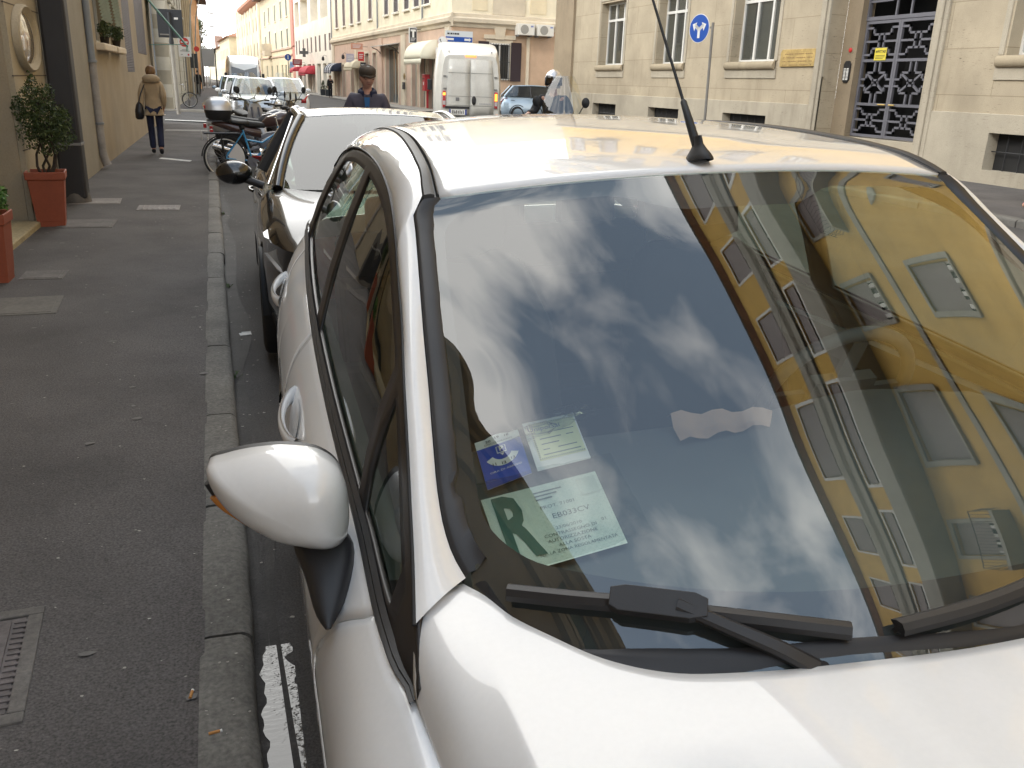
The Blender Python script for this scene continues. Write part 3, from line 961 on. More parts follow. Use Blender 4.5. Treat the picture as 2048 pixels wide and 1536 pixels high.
# ---- wheels
def wheel(x, y, z, r, w, parent, side, rim_mat=None, spokes=7):
    wl_ = thing('wheel', None, None); wl_.parent = parent; wl_.location = (x, y, z)
    Mx = Matrix.Rotation(radians(90) * side, 4, 'Y')
    mb = MB()
    mb.lathe([(r * .66, -w / 2), (r * .80, -w / 2), (r * .93, -w * .46), (r, -w * .36), (r, w * .36), (r * .93, w * .46), (r * .80, w / 2), (r * .66, w / 2)], 40, Mx)
    mb.build('tyre', M_TYRE, wl_, smooth=60)
    mb = MB()
    mb.lathe([(r * .67, w * .46), (r * .64, w * .42), (r * .62, 0), (r * .62, -w * .4)], 40, Mx)
    mb.lathe([(0, w * .33), (r * .16, w * .33), (r * .18, w * .25), (r * .18, 0)], 24, Mx)
    for k in range(spokes):
        a = 2 * pi * k / spokes
        mb.prism([(-r * .05, r * .14), (r * .05, r * .14), (r * .10, r * .64), (-r * .10, r * .64)], w * .08, Mx @ Matrix.Rotation(a, 4, 'Z') @ Matrix.Translation((0, 0, w * .24)))
    mb.build('rim', rim_mat or M_ALLOY, wl_, smooth=40)
    mb = MB(); mb.lathe([(0, w * .05), (r * .62, w * .05)], 24, Mx); mb.build('brake_disc', M_RUBBER, wl_)
    return wl_
for s_ in (1, -1):
    for ax in (AX_F, AX_R): wheel(-.745 * s_, ax, ZAX, .29, .185, HB, -s_)
# ------------------------------------------------------------------ ground, road, pavements
M_ASPH = mat('pavement_asphalt', (0.082, 0.074, 0.070), 0.92, var=0.28, vscale=1.3, var2=0.55, v2scale=130, bump=0.5, bscale=160)
M_ROAD = mat('road_asphalt', (0.060, 0.056, 0.054), 0.88, var=0.3, vscale=0.8, var2=0.5, v2scale=140, bump=0.5, bscale=170)
M_KERB = mat('kerb_stone', (0.125, 0.118, 0.105), 0.85, var=0.25, vscale=3.5, var2=0.35, v2scale=70, bump=0.35, bscale=110)
M_GRAVE = mat('earth', (0.12, 0.11, 0.10), 0.95, var=0.2)
M_GUTTER = mat('gutter_dirt', (0.035, 0.032, 0.030), 0.75, var=0.4, vscale=5, var2=0.4, v2scale=90, bump=0.4, bscale=140)
M_STONE = mat('pale_paving_stone', (0.30, 0.28, 0.24), 0.85, var=0.15, var2=0.2, v2scale=60)
M_MARK = mat('worn_white_paint', (0.55, 0.54, 0.50), 0.8, var=0.25, vscale=8, var2=0.4, v2scale=60)

SWZ = .075
def road_z(x):
    if x < -.08: return -.046
    if x < 1.9: return (x - .927) * .0438
    return interp(x, [1.9, 3.5, 6, 8, 10, 12], [.0426, .078, .085, .05, .005, .0])
def kx(y): return -.02 - .012 * (min(max(y, -5), 18) - 2)       # street edge of the near kerb
def kr(y): return 9.9 if y < 44 else 9.6 - .05 * (y - 47)       # far kerb

mb = MB(); mb.quad((-900, -900, -.35), (900, -900, -.35), (900, 900, -.35), (-900, 900, -.35)); tag(mb.build('ground', M_GRAVE), kind='structure')
xs = [-.34, -.1, .4, .927, 1.5, 1.9, 2.6, 3.5, 4.5, 6, 8, 9, 10, 12]
mb = MB(); g = []
for y in [-40, -5, 0, 5, 10, 20, 31, 42, 60, 100, 200, 420]:
    g.append([Vector((x, y, road_z(x))) for x in xs])
mb.grid(g); tag(mb.build('road', M_ROAD, smooth=180), kind='structure')
mb = MB(); mb.grid([[Vector((x, y, z)) for x, z in ((-60, .06), (-3, .03), (-.34, -.044))] for y in (30.0, 36, 42.4)]); tag(mb.build('side_road', M_ROAD, smooth=180), kind='structure')
mb = MB(); mb.grid([[Vector((x, y, .012)) for x in (9.8, 60)] for y in (36.4, 47.4)]); tag(mb.build('side_road', M_ROAD), kind='structure')
# gutter channel along the kerb, wet and dark
mb = MB(); g = []
for k in range(60):
    y = -6 + 36 * k / 59
    w = .10 + .035 * sin(y * 2.3) + .02 * sin(y * 7.1)
    g.append([Vector((kx(y) - .02, y, -.0415)), Vector((kx(y) + w * .6, y, -.0405 + .0)), Vector((kx(y) + w, y, max(road_z(kx(y) + w), -.046) + .003))])
mb.grid(g); tag(mb.build('gutter', M_GUTTER, smooth=180), kind='structure')
# kerb stones
def kerb_run(y0, y1, kxf, side, name, ztop, zbase, w, first=None):
    mb = MB(); y = y0; r = random.Random(3)
    while y < y1:
        L = r.uniform(.75, 1.15); ye = min(y + L, y1)
        dz = r.uniform(-.006, .004); dx = r.uniform(-.008, .008)
        gap = r.uniform(.004, .012)
        n = 6; P = []
        for k in range(n + 1):
            yy = lerp(y + gap, ye - gap, k / n); X = kxf(yy) + dx
            e = .012 * (1 if k in (0, n) else 0)
            wob = r.uniform(-.004, .004)
            P.append([Vector((X + side * (w + .01), yy, zbase)), Vector((X + side * (w + .004), yy, ztop + dz - e - .004)), Vector((X + side * (w - .02), yy, ztop + dz - e)), Vector((X + side * .03, yy, ztop + dz - e + wob * .3)), Vector((X + side * .008 + wob, yy, ztop + dz - .012 - e)), Vector((X + wob, yy, ztop + dz - .035)), Vector((X + wob * .5, yy, zbase - .03))])
        mb.grid(P, flip=(side > 0)); mb.poly(P[0][::1 if side > 0 else 1]); mb.poly(P[-1][::-1])
        y = ye
    return tag(mb.build(name, M_KERB, smooth=50), kind='structure')
kerb_run(-5.3, 30.5, kx, -1, 'kerb', SWZ + .006, -.05, .135)
kerb_run(42, 200, lambda y: -.3, -1, 'kerb', SWZ, -.05, .2)
kerb_run(-20, 36.6, lambda y: 9.9, 1, 'kerb', .12, -.03, .25)
kerb_run(47.2, 180, kr, 1, 'kerb', .12, -.03, .25)
def sheet(name, x0, x1, y0, y1, z0, z1, m, n=1):
    mb = MB(); g = []
    for k in range(n + 1):
        y = lerp(y0, y1, k / n)
        a = x0(y) if callable(x0) else x0; b = x1(y) if callable(x1) else x1
        g.append([Vector((a, y, z0)), Vector((b, y, z1))])
    mb.grid(g); return tag(mb.build(name, m), kind='structure')
sheet('pavement', -2.6, lambda y: kx(y) - .13, -30, 30.4, SWZ + .002, SWZ, M_ASPH, 30)
mb = MB(); mb.grid([[Vector((x, y, z)) for z in (-.1, SWZ)] for x, y in ((-2.6, 30.4), (-.33, 30.4))]); tag(mb.build('pavement', M_KERB), kind='structure')
sheet('pavement', -4.5, -.45, 42, 200, SWZ, SWZ, M_ASPH)
mb = MB(); mb.box((-2.4, 42.0, .02), (4.3, .22, .13)); tag(mb.build('kerb', M_STONE, bevel=.02), kind='structure')
sheet('pavement', 10.1, 14.5, -20, 36.9, .118, .122, M_ASPH)
sheet('pavement', lambda y: kr(y) + .2, 30, 47.3, 200, .118, .122, M_STONE, 10)

# iron and stone covers let into the pavement
M_IRON = mat('cast_iron', (0.10, 0.085, 0.082), 0.7, var=0.25, vscale=6, var2=0.3, v2scale=50, bump=0.2)
M_GREYC = mat('cement_cover', (0.115, 0.105, 0.095), 0.85, var=0.2, vscale=5, var2=0.25, v2scale=60, bump=0.3)
mc = thing('drain_cover', 'large ribbed iron drain cover in a cement rim on the near pavement', 'drain cover', (-.88, 2.215, SWZ), radians(4))
mb = MB()
for a, b, c, d_ in ((-.30, .22, .30, .26), (-.30, -.26, .30, -.22), (-.30, -.22, -.26, .22), (.26, -.22, .30, .22)): mb.b2((a, b, -.02), (c, d_, .007))
mb.build('rim', M_GREYC, mc, bevel=.004)
mb = MB(); mb.b2((-.255, -.215, -.02), (.255, .215, .003))
for k in range(5):
    x = -.21 + .105 * k
    mb.b2((x - .012, -.20, 0), (x + .012, .20, .009))
    for j in range(16): mb.b2((x + .018, -.195 + j * .0255, 0), (x + .086, -.183 + j * .0255, .0065))
mb.build('plate', M_IRON, mc, bevel=.0015)
def cover(name, label, c, sx, sy, rz, m, bars=0):
    o = thing(name, label, 'cover', (c[0], c[1], SWZ), rz)
    mb = MB(); mb.b2((-sx / 2, -sy / 2, -.02), (sx / 2, sy / 2, .006)); mb.build('rim', m, o, bevel=.003)
    mb = MB(); mb.b2((-sx / 2 + .03, -sy / 2 + .03, -.02), (sx / 2 - .03, sy / 2 - .03, .009))
    for k in range(bars):
        x = lerp(-sx / 2 + .06, sx / 2 - .06, k / max(bars - 1, 1)); mb.b2((x - .012, -sy / 2 + .05, 0), (x + .012, sy / 2 - .05, .013))
    mb.build('plate', m, o, bevel=.003); return o
cover('pavement_cover', 'grey slotted cover in the pavement beyond the potted tree', (-.81, 11.0), .46, .42, .0, mat('pale_iron', (0.17, 0.15, 0.135), .7, var=.2, var2=.2), 7)
cover('pavement_cover', 'plain cement cover beside the foot of the potted tree', (-1.42, 9.85), .52, .55, .0, M_GREYC)
cover('pavement_cover', 'broken pale cover around the foot of the dark post', (-1.55, 11.6), .55, .5, .05, mat('pale_cement', (0.19, 0.17, 0.15), .8, var=.2, var2=.2))
cover('pavement_cover', 'dusty rectangular cover by the wall nearer than the potted tree', (-1.45, 6.3), .62, .5, .06, mat('dusty_cover', (0.115, 0.105, 0.09), .85, var=.15, var2=.2))
cover('pavement_cover', 'low worn plate beside the pot at the shop step', (-1.40, 7.3), .30, .32, .0, M_GREYC)
mb = MB()
for k in range(12):
    a, b = k / 12, (k + 1) / 12
    w0 = .07
    mb.quad((-1.21 + .55 * a, 17.52 - .55 * a, SWZ + .004), (-1.21 + .55 * b, 17.52 - .55 * b, SWZ + .004), (-1.18 + .55 * b, 17.75 - .55 * b, SWZ + .004), (-1.18 + .55 * a, 17.75 - .55 * a, SWZ + .004))
tag(mb.build('pavement_marking', M_MARK), kind='structure')
sheet('pavement_marking', -1.6, -.5, 26.2, 26.9, SWZ + .004, SWZ + .004, mat('pale_patch', (0.2, .19, .175), .8, var=.2))
sheet('side_road_marking', -2.0, -.5, 33.2, 33.8, .028, .0, M_MARK)

# standing water in the gutter
m, n, l, b = nt('gutter_water')
b.inputs['Base Color'].default_value = (0.006, 0.006, 0.006, 1); b.inputs['Roughness'].default_value = 0.04; b.inputs['Specular IOR Level'].default_value = .9
tx = n.new('ShaderNodeTexCoord'); mp = n.new('ShaderNodeMapping'); mp.inputs['Scale'].default_value = (26, 60, 1); l.new(tx.outputs['Object'], mp.inputs[0])
nz = n.new('ShaderNodeTexNoise'); nz.inputs['Scale'].default_value = 1.2; nz.inputs['Detail'].default_value = 3; l.new(mp.outputs[0], nz.inputs['Vector'])
sp = n.new('ShaderNodeSeparateXYZ'); l.new(tx.outputs['Object'], sp.inputs[0])
rg = n.new('ShaderNodeMapRange'); rg.inputs['From Min'].default_value = 1.75; rg.inputs['From Max'].default_value = 2.3; rg.inputs['To Min'].default_value = .02; rg.inputs['To Max'].default_value = .9; l.new(sp.outputs['Y'], rg.inputs['Value'])
bp = n.new('ShaderNodeBump'); bp.inputs['Distance'].default_value = .006; l.new(rg.outputs[0], bp.inputs['Strength']); l.new(nz.outputs['Fac'], bp.inputs['Height']); l.new(bp.outputs[0], b.inputs['Normal'])
M_WATER = m
mb = MB(); g = []
for k in range(80):
    y = .6 + (2.30 - .6) * k / 79
    t = k / 79
    wl_ = .012 + .006 * sin(y * 31) + .005 * sin(y * 77 + 1); wr = .165 + .012 * sin(y * 17) + .008 * sin(y * 53) + .004 * sin(y * 140)
    if t > .80:
        q_ = (t - .80) / .2; wr -= q_ * .085 + .01 * sin(y * 60); wl_ += q_ * .012
    g.append([Vector((kx(y) + wl_ + (wr - wl_) * j / 4, y, -.0375)) for j in range(5)])
mb.grid(g); tag(mb.build('puddle', M_WATER, smooth=180), kind='structure')

# litter, leaves and cigarette ends
M_PAPER = mat('paper_white', (0.75, 0.74, 0.70), .9, var=.1)
M_BUTT = mat('cigarette_filter', (0.48, 0.22, 0.06), .8, var=.2, vscale=60)
def butt(x, y, z, a, label):
    o = thing('cigarette_end', label, 'cigarette end', (x, y, z), a, 'cigarette ends on the kerb')
    mb = MB(); mb.tube([(-.014, 0, .004), (.012, 0, .004)], .004, 10); mb.build('filter', M_BUTT, o, smooth=40)
    mb = MB(); mb.tube([(.012, 0, .004), (.017, 0, .004)], .004, 10); mb.build('paper_end', M_PAPER, o, smooth=40)
butt(-.122, 1.815, SWZ + .004, radians(8), 'cigarette end lying across the gap between two kerb stones')
butt(-.180, 1.975, SWZ + .002, radians(80), 'cigarette end standing in the dirt beside the kerb stone edge')
mb = MB(); mb.box((0, 0, .006), (.075, .03, .004), M=Matrix.Rotation(.3, 3, 'X')); mb.box((.01, .014, .012), (.06, .012, .003), M=Matrix.Rotation(.8, 3, 'X'))
o = mb.build('paper_scrap', M_PAPER); o.location = (.03, 5.75, -.038); o.rotation_euler = (0, 0, .25); tag(o, 'white scrap of paper in the gutter beside the dark car', 'litter')
r_ = random.Random(11); mb = MB()
def fleck(x, y, z, s_):
    a = r_.uniform(0, 6.28); k = r_.uniform(.35, .9); pts = []
    for j in range(5):
        t = a + j * 1.257 + r_.uniform(-.3, .3); q_ = s_ * r_.uniform(.7, 1.1); pts.append((x + q_ * cos(t), y + q_ * k * sin(t), z + r_.uniform(0, .002)))
    mb.poly(pts)
for _ in range(260):
    y = 1.5 + 12 * r_.random() ** 1.6; x = lerp(-1.9, kx(y) - .14, r_.random() ** .6)
    fleck(x, y, SWZ + .004, r_.uniform(.002, .0065) * (1 if r_.random() < .9 else 2))
for _ in range(90):
    y = 1.7 + 10 * r_.random() ** 1.5; fleck(kx(y) - r_.uniform(.02, .13), y, SWZ + .009, r_.uniform(.002, .006))
for _ in range(110):
    y = 2.4 + 12 * r_.random() ** 1.2; fleck(kx(y) + r_.uniform(.01, .2), y, -.036, r_.uniform(.004, .010))
tag(mb.build('litter_specks', mat('pale_grit', (0.36, 0.34, 0.30), .9, var=.3, vscale=4)), kind='stuff')
mb = MB()
for _ in range(60):
    y = 1.5 + 10 * r_.random() ** 1.5; x = lerp(-1.9, kx(y) - .13, r_.random() ** .7); fleck(x, y, SWZ + .0035, r_.uniform(.012, .028))
tag(mb.build('gum_spots', mat('gum_grey', (0.15, 0.14, 0.13), .9, var=.3, vscale=4)), kind='stuff')
mb = MB()
for c in ((kx(7.2) + .02, 7.2), (kx(11) + .02, 11.2), (kx(5) + .015, 4.9)):
    for k in range(14):
        a = r_.uniform(0, 6.28); L = r_.uniform(.015, .04); b0 = Vector((c[0] + r_.uniform(-.02, .02), c[1] + r_.uniform(-.05, .05), -.04)); d_ = Vector((cos(a), sin(a), 1.1)).normalized()
        s_ = Vector((-sin(a), cos(a), 0)) * .007
        mb.quad(b0 - s_ * .3, b0 + s_ * .3, b0 + d_ * L + s_, b0 + d_ * L - s_)
tag(mb.build('kerb_weeds', mat('weed_green', (0.09, 0.13, 0.05), .8, var=.3)), kind='stuff')
# ------------------------------------------------------------------ building kit
def stripes(name, col, dark, scale, rough=.6, axis='Z', bump=.6):
    """louvre slats: a fine wave across the surface"""
    if name in _mats: return _mats[name]
    m, n, l, b = nt(name)
    tx = n.new('ShaderNodeTexCoord'); wv = n.new('ShaderNodeTexWave'); wv.bands_direction = axis; wv.inputs['Scale'].default_value = scale; wv.inputs['Distortion'].default_value = .15
    l.new(tx.outputs['Object'], wv.inputs[0])
    mx = n.new('ShaderNodeMix'); mx.data_type = 'RGBA'; mx.inputs[6].default_value = (*dark, 1); mx.inputs[7].default_value = (*col, 1)
    l.new(wv.outputs['Fac'], mx.inputs['Factor']); l.new(mx.outputs[2], b.inputs['Base Color'])
    bp = n.new('ShaderNodeBump'); bp.inputs['Strength'].default_value = bump; bp.inputs['Distance'].default_value = .02
    l.new(wv.outputs['Fac'], bp.inputs['Height']); l.new(bp.outputs[0], b.inputs['Normal'])
    b.inputs['Roughness'].default_value = rough
    _mats[name] = m; return m
def plaster(name, col, stain=.5, stain_col=(0.10, 0.08, 0.06), courses=None, pits=0.0, rough=.9, grain=.08):
    """weathered wall: broad blotches, vertical run-off streaks, fine grain, optional stone courses and travertine pits"""
    if name in _mats: return _mats[name]
    m, n, l, b = nt(name)
    tx = n.new('ShaderNodeTexCoord')
    def mapn(sc):
        mp = n.new('ShaderNodeMapping'); mp.inputs['Scale'].default_value = sc; l.new(tx.outputs['Object'], mp.inputs[0]); return mp.outputs[0]
    def noise(vec, s, d=6, r=.6):
        t = n.new('ShaderNodeTexNoise'); t.inputs['Scale'].default_value = s; t.inputs['Detail'].default_value = d; t.inputs['Roughness'].default_value = r; l.new(vec, t.inputs['Vector']); return t.outputs['Fac']
    def rng(v, a, c, lo, hi):
        r = n.new('ShaderNodeMapRange'); r.inputs['From Min'].default_value = a; r.inputs['From Max'].default_value = c; r.inputs['To Min'].default_value = lo; r.inputs['To Max'].default_value = hi; l.new(v, r.inputs['Value']); return r.outputs[0]
    def mix(f, a, c, typ='MIX'):
        mx = n.new('ShaderNodeMix'); mx.data_type = 'RGBA'; mx.blend_type = typ
        for i, v in ((0, f), (6, a), (7, c)):
            if isinstance(v, (int, float)): mx.inputs[i].default_value = v
            elif isinstance(v, tuple): mx.inputs[i].default_value = (*v, 1)
            else: l.new(v, mx.inputs[i])
        return mx.outputs[2]
    def mul(a, c):
        k = n.new('ShaderNodeMath'); k.operation = 'MULTIPLY'; l.new(a, k.inputs[0])
        if isinstance(c, (int, float)): k.inputs[1].default_value = c
        else: l.new(c, k.inputs[1])
        return k.outputs[0]
    c0 = mix(1.0, col, rng(noise(mapn((.7, .7, .7)), 1.2), .3, .7, .86, 1.12), 'MULTIPLY')
    c0 = mix(1.0, c0, rng(noise(mapn((1, 1, 1)), 60), .3, .7, 1 - grain, 1 + grain), 'MULTIPLY')
    st = rng(noise(mapn((2.2, 2.2, .28)), 1.6, 8, .62), .48, .78, 0, 1)
    bl = rng(noise(mapn((1, 1, .7)), .75, 6, .6), .45, .72, 0, 1)
    f = mul(mul(st, bl), stain)
    c0 = mix(f, c0, stain_col)
    c0 = mix(mul(rng(noise(mapn((.5, .5, .5)), .9, 7), .52, .8, 0, 1), stain * .7), c0, tuple(k * .45 for k in col))
    if courses:
        w, hh = courses
        mp = n.new('ShaderNodeMapping'); mp.inputs['Rotation'].default_value = (radians(90), 0, 0); l.new(tx.outputs['Object'], mp.inputs[0])
        br = n.new('ShaderNodeTexBrick'); br.inputs['Scale'].default_value = 1; br.inputs['Brick Width'].default_value = w; br.inputs['Row Height'].default_value = hh
        br.inputs['Mortar Size'].default_value = .008; br.inputs['Mortar Smooth'].default_value = .4; br.inputs['Color1'].default_value = (1, 1, 1, 1); br.inputs['Color2'].default_value = (.9, .9, .9, 1); br.inputs['Mortar'].default_value = (.62, .60, .56, 1)
        l.new(mp.outputs[0], br.inputs['Vector'])
        c0 = mix(1.0, c0, br.outputs['Color'], 'MULTIPLY')
    hgt = noise(mapn((1, 1, 1)), 45)
    if pits:
        pn = rng(noise(mapn((5, 5, 34)), 1.5, 5, .6), .60, .68, 0, 1)
        pm = rng(noise(mapn((1, 1, 1)), 1.1, 4), .42, .6, 0, 1)
        pf = mul(mul(pn, pm), pits)
        c0 = mix(pf, c0, tuple(k * .22 for k in col))
    bp = n.new('ShaderNodeBump'); bp.inputs['Strength'].default_value = .25; bp.inputs['Distance'].default_value = .02
    l.new(hgt, bp.inputs['Height']); l.new(bp.outputs[0], b.inputs['Normal'])
    l.new(c0, b.inputs['Base Color']); b.inputs['Roughness'].default_value = rough; b.inputs['Specular IOR Level'].default_value = .2
    _mats[name] = m; return m

M_WINF = mat('white_window_frame', (0.66, 0.65, 0.61), .5, var=.06)
M_DARKIN = mat('dark_room', (0.02, 0.02, 0.02), .9)
M_GREYIRON = mat('grey_iron', (0.13, 0.13, 0.15), .45, var=.1)
M_BLKIRON = mat('black_iron', (0.02, 0.02, 0.022), .5)
M_TILE = mat('roof_tiles', (0.34, 0.17, 0.10), .85, var=.25, vscale=2, var2=.3, v2scale=14)
M_SHUT_BR = stripes('brown_shutter', (0.13, 0.065, 0.045), (0.05, 0.025, 0.02), 9)
M_SHUT_GR = stripes('green_shutter', (0.10, 0.16, 0.11), (0.035, 0.06, 0.045), 9)
M_SHUT_DK = stripes('dark_shutter', (0.055, 0.03, 0.035), (0.02, 0.012, 0.014), 9)
M_ROLLER = stripes('roller_blind', (0.30, 0.26, 0.25), (0.2, 0.17, 0.165), 7, bump=.3)
M_PIPE = mat('grey_downpipe', (0.22, 0.24, 0.26), .5, var=.15, vscale=2)
G_PANE = glass('window_pane', (0.25, 0.27, 0.26), .10)
M_PANE = mat('dark_pane', (0.025, 0.028, 0.03), .06, spec=.8, coat=.3)

def right(P): return (P[0], P[1], 0), -pi / 2 * 1.0        # local x towards the viewer (-Y), local y into the block (+X)
def wall(mb, x0, x1, z0, z1, ops=(), y=0.0, d=.25, mi=0):
    """wall in the local xz plane with rectangular openings (x0,x1,z0,z1[,d]) and their reveals"""
    X = sorted(set([x0, x1] + [o[i] for o in ops for i in (0, 1)])); Z = sorted(set([z0, z1] + [o[i] for o in ops for i in (2, 3)]))
    X = [v for v in X if x0 <= v <= x1]; Z = [v for v in Z if z0 <= v <= z1]
    for a, b in zip(X, X[1:]):
        for c, e in zip(Z, Z[1:]):
            mx, mz = (a + b) / 2, (c + e) / 2
            if any(o[0] < mx < o[1] and o[2] < mz < o[3] for o in ops): continue
            mb.quad((a, y, c), (b, y, c), (b, y, e), (a, y, e), mi)
    for o in ops:
        a, b, c, e = o[:4]; dd = o[4] if len(o) > 4 else d
        if b <= x0 or a >= x1: continue
        mb.quad((a, y, c), (a, y, e), (a, y + dd, e), (a, y + dd, c), mi); mb.quad((b, y, e), (b, y, c), (b, y + dd, c), (b, y + dd, e), mi)
        mb.quad((a, y, e), (b, y, e), (b, y + dd, e), (a, y + dd, e), mi); mb.quad((b, y, c), (a, y, c), (a, y + dd, c), (b, y + dd, c), mi)
def block(parent, name, m, L, H, depth, ops, d=.25, extra=None):
    mb = MB(); wall(mb, 0, L, 0, H, ops, 0, d)
    mb.quad((0, depth, 0), (0, 0, 0), (0, 0, H), (0, depth, H)); mb.quad((L, 0, 0), (L, depth, 0), (L, depth, H), (L, 0, H))
    mb.quad((L, depth, 0), (0, depth, 0), (0, depth, H), (L, depth, H)); mb.quad((0, 0, H), (L, 0, H), (L, depth, H), (0, depth, H))
    if extra: extra(mb)
    return mb.build(name, m, parent)
def window(parent, x0, x1, z0, z1, y=.2, style='casement', fm=None, pm=None, shut=None, sill=None, surround=None, name='window', bars=2):
    """a window: frame mesh with pane, shutters and sill as sub-parts"""
    fm = fm or M_WINF; t = .06
    mb = MB()
    mb.b2((x0, y, z0), (x0 + t, y + .06, z1)); mb.b2((x1 - t, y, z0), (x1, y + .06, z1)); mb.b2((x0 + t, y, z0), (x1 - t, y + .06, z0 + t)); mb.b2((x0 + t, y, z1 - t), (x1 - t, y + .06, z1))
    for k in range(1, bars):
        x = lerp(x0, x1, k / bars); mb.b2((x - .04, y - .004, z0 + t), (x + .04, y + .056, z1 - t))
    w = mb.build(name, fm, parent)
    if pm is not False:
        mb = MB(); mb.quad((x0 + .02, y + .04, z0 + .02), (x1 - .02, y + .04, z0 + .02), (x1 - .02, y + .04, z1 - .02), (x0 + .02, y + .04, z1 - .02)); mb.build('pane', pm or M_PANE, w)
    if style == 'open':          # leaves folded back against the wall
        hw = (x1 - x0) / 2
        for a in (x0 - hw, x1):
            mb = MB(); mb.b2((a + .02, -.05, z0), (a + hw - .02, -.008, z1)); mb.build('shutter', shut, w)
    elif style == 'ajar':        # leaves standing out from the wall
        hw = (x1 - x0) / 2
        for a, s_ in ((x0, -1), (x1, 1)):
            mb = MB(); Mx = Matrix.Rotation(radians(72) * s_, 3, 'Z')
            mb.box(Vector((a, 0, (z0 + z1) / 2)) + Mx @ Vector((0, -hw * .5, 0)) * 1.0, (.045, hw, z1 - z0), M=Matrix.Rotation(radians(18) * -s_, 3, 'Z')); mb.build('shutter', shut, w)
    elif style == 'closed':
        xm = (x0 + x1) / 2
        for a, b in ((x0 + .01, xm - .008), (xm + .008, x1 - .01)):
            mb = MB(); mb.b2((a, y - .09, z0 + .01), (b, y - .05, z1 - .01)); mb.build('shutter', shut, w)
    if sill:
        mb = MB(); mb.b2((x0 - .12, -.14, z0 - .12), (x1 + .12, y, z0 - .004)); mb.build('sill', sill, w, bevel=.02)
    if surround:
        mb = MB(); q_ = .16
        mb.b2((x0 - q_, -.04, z0), (x0 - .003, .02, z1 + q_)); mb.b2((x1 + .003, -.04, z0), (x1 + q_, .02, z1 + q_)); mb.b2((x0 - .003, -.04, z1 + .003), (x1 + .003, .02, z1 + q_)); mb.build('surround', surround, w)
    return w
def slab(parent, name, m, lo, hi, bevel=None):
    mb = MB(); mb.b2(lo, hi); return mb.build(name, m, parent, bevel=bevel)
def cornice(parent, name, m, x0, x1, prof):
    """profile [(y outwards negative, z)] run along x"""
    mb = MB(); P = [[Vector((x, p[0], p[1])) for p in prof] for x in (x0, x1)]
    mb.grid(P, flip=True); mb.poly(P[0]); mb.poly(P[1][::-1]); return mb.build(name, m, parent)
# ------------------------------------------------------------------ kerb-side buildings
M_LW = plaster('left_plaster', (0.36, 0.30, 0.215), .45, (0.16, 0.12, 0.08))
M_LWG = plaster('left_cement', (0.30, 0.275, 0.225), .4, (0.14, 0.12, 0.09))
M_LSTONE = plaster('left_pier_stone', (0.40, 0.345, 0.255), .35, (0.2, 0.16, 0.11))
M_STEP = mat('yellowed_stone_step', (0.36, 0.30, 0.18), .8, var=.2, vscale=4, var2=.2)
M_LIGHTST = plaster('pale_cut_stone', (0.50, 0.46, 0.37), .25, (0.28, 0.24, 0.18), courses=(1.4, .55))
L1 = thing('townhouse', 'weathered beige house lining the near pavement, green shutters and a stepped doorway', 'building', (-1.95, -25, 0), pi / 2)
o1 = [(31.4, 34.80, SWZ, 3.0, .40), (41.78, 43.35, 2.0, 3.7, .2), (43.85, 45.1, 2.0, 3.7, .2), (46.6, 48.3, 1.55, 4.4, .12), (49.7, 52.4, 2.0, 4.4, .16), (53.6, 54.6, SWZ, 3.2, .3)]
LWIN = []
for k in range(15):
    x = 3.0 + k * 3.55
    LWIN.append((x, x + 1.15, 5.05, 5.8, .2))
LH = 6.35
block(L1, 'wall', M_LW, 55.2, LH, 11, o1 + LWIN)
slab(L1, 'cement_pier', M_LWG, (36.52, -.012, 0), (40.4, .05, 4.7)); slab(L1, 'stone_pier', M_LSTONE, (34.82, -.05, SWZ), (36.5, .05, 4.6))
mb = MB()
for z in (1.49, 2.14, .80): mb.b2((34.80, -.052, z - .006), (36.52, -.04, z + .006))
mb.build('pier_joint', mat('joint_dark', (.10, .08, .06), .9), L1)
slab(L1, 'door_step', M_STEP, (31.45, -.13, SWZ - .02), (34.72, .38, SWZ + .055), .012)
mb = MB(); mb.quad((31.4, .40, SWZ), (34.8, .40, SWZ), (34.8, .40, 3.0), (31.4, .40, 3.0)); dr = mb.build('shop_door', mat('shop_door_ochre', (0.22, 0.17, 0.09), .6, var=.3, vscale=2), L1)
mb = MB(); mb.b2((34.55, .28, SWZ), (34.78, .39, 3.0)); mb.b2((33.0, .34, SWZ), (33.08, .39, 3.0)); mb.build('door_frame', M_DARKIN, dr)
for (a, b, c, e) in ((41.78, 43.35, 2.0, 3.7), (43.85, 45.1, 2.0, 3.7)):
    w = window(L1, a, b, c, e, .12, fm=M_WINF, sill=mat('pale_sill', (.62, .52, .38), .7, var=.1), bars=2)
    mb = MB()
    for k in range(26):                                            # louvred blind let down over the upper part, pushed out at the foot
        z = 2.38 + k * .052; yo = -.02 - .10 * (1 - k / 26)
        mb.box(((a + b) / 2, yo, z), (b - a - .06, .006, .050), M=Matrix.Rotation(radians(38), 3, 'X'))
    mb.build('shutter', mat('green_louvre', (.38, .45, .36), .6, var=.2), w)
for (a, b, c, e) in ((46.6, 48.3, 1.55, 4.4), (49.7, 52.4, 2.0, 4.4)):
    w = window(L1, a, b, c, e, .09, 'closed', fm=mat('brown_frame', (.10, .06, .045), .7), shut=M_SHUT_DK, bars=1)
mb = MB(); mb.quad((53.6, .28, SWZ), (54.6, .28, SWZ), (54.6, .28, 3.2), (53.6, .28, 3.2)); mb.build('shop_door', M_DARKIN, L1)
for (a, b, c, e, d_) in LWIN: window(L1, a, b, c, e, .14, 'closed', shut=M_SHUT_GR, bars=1, fm=M_SHUT_GR, sill=M_LSTONE, pm=False)
cornice(L1, 'eaves', M_LSTONE, -.3, 55.5, [(0, LH - .45), (-.10, LH - .40), (-.14, LH - .2), (-.26, LH - .1), (-.28, LH + .1), (0, LH + .12)])
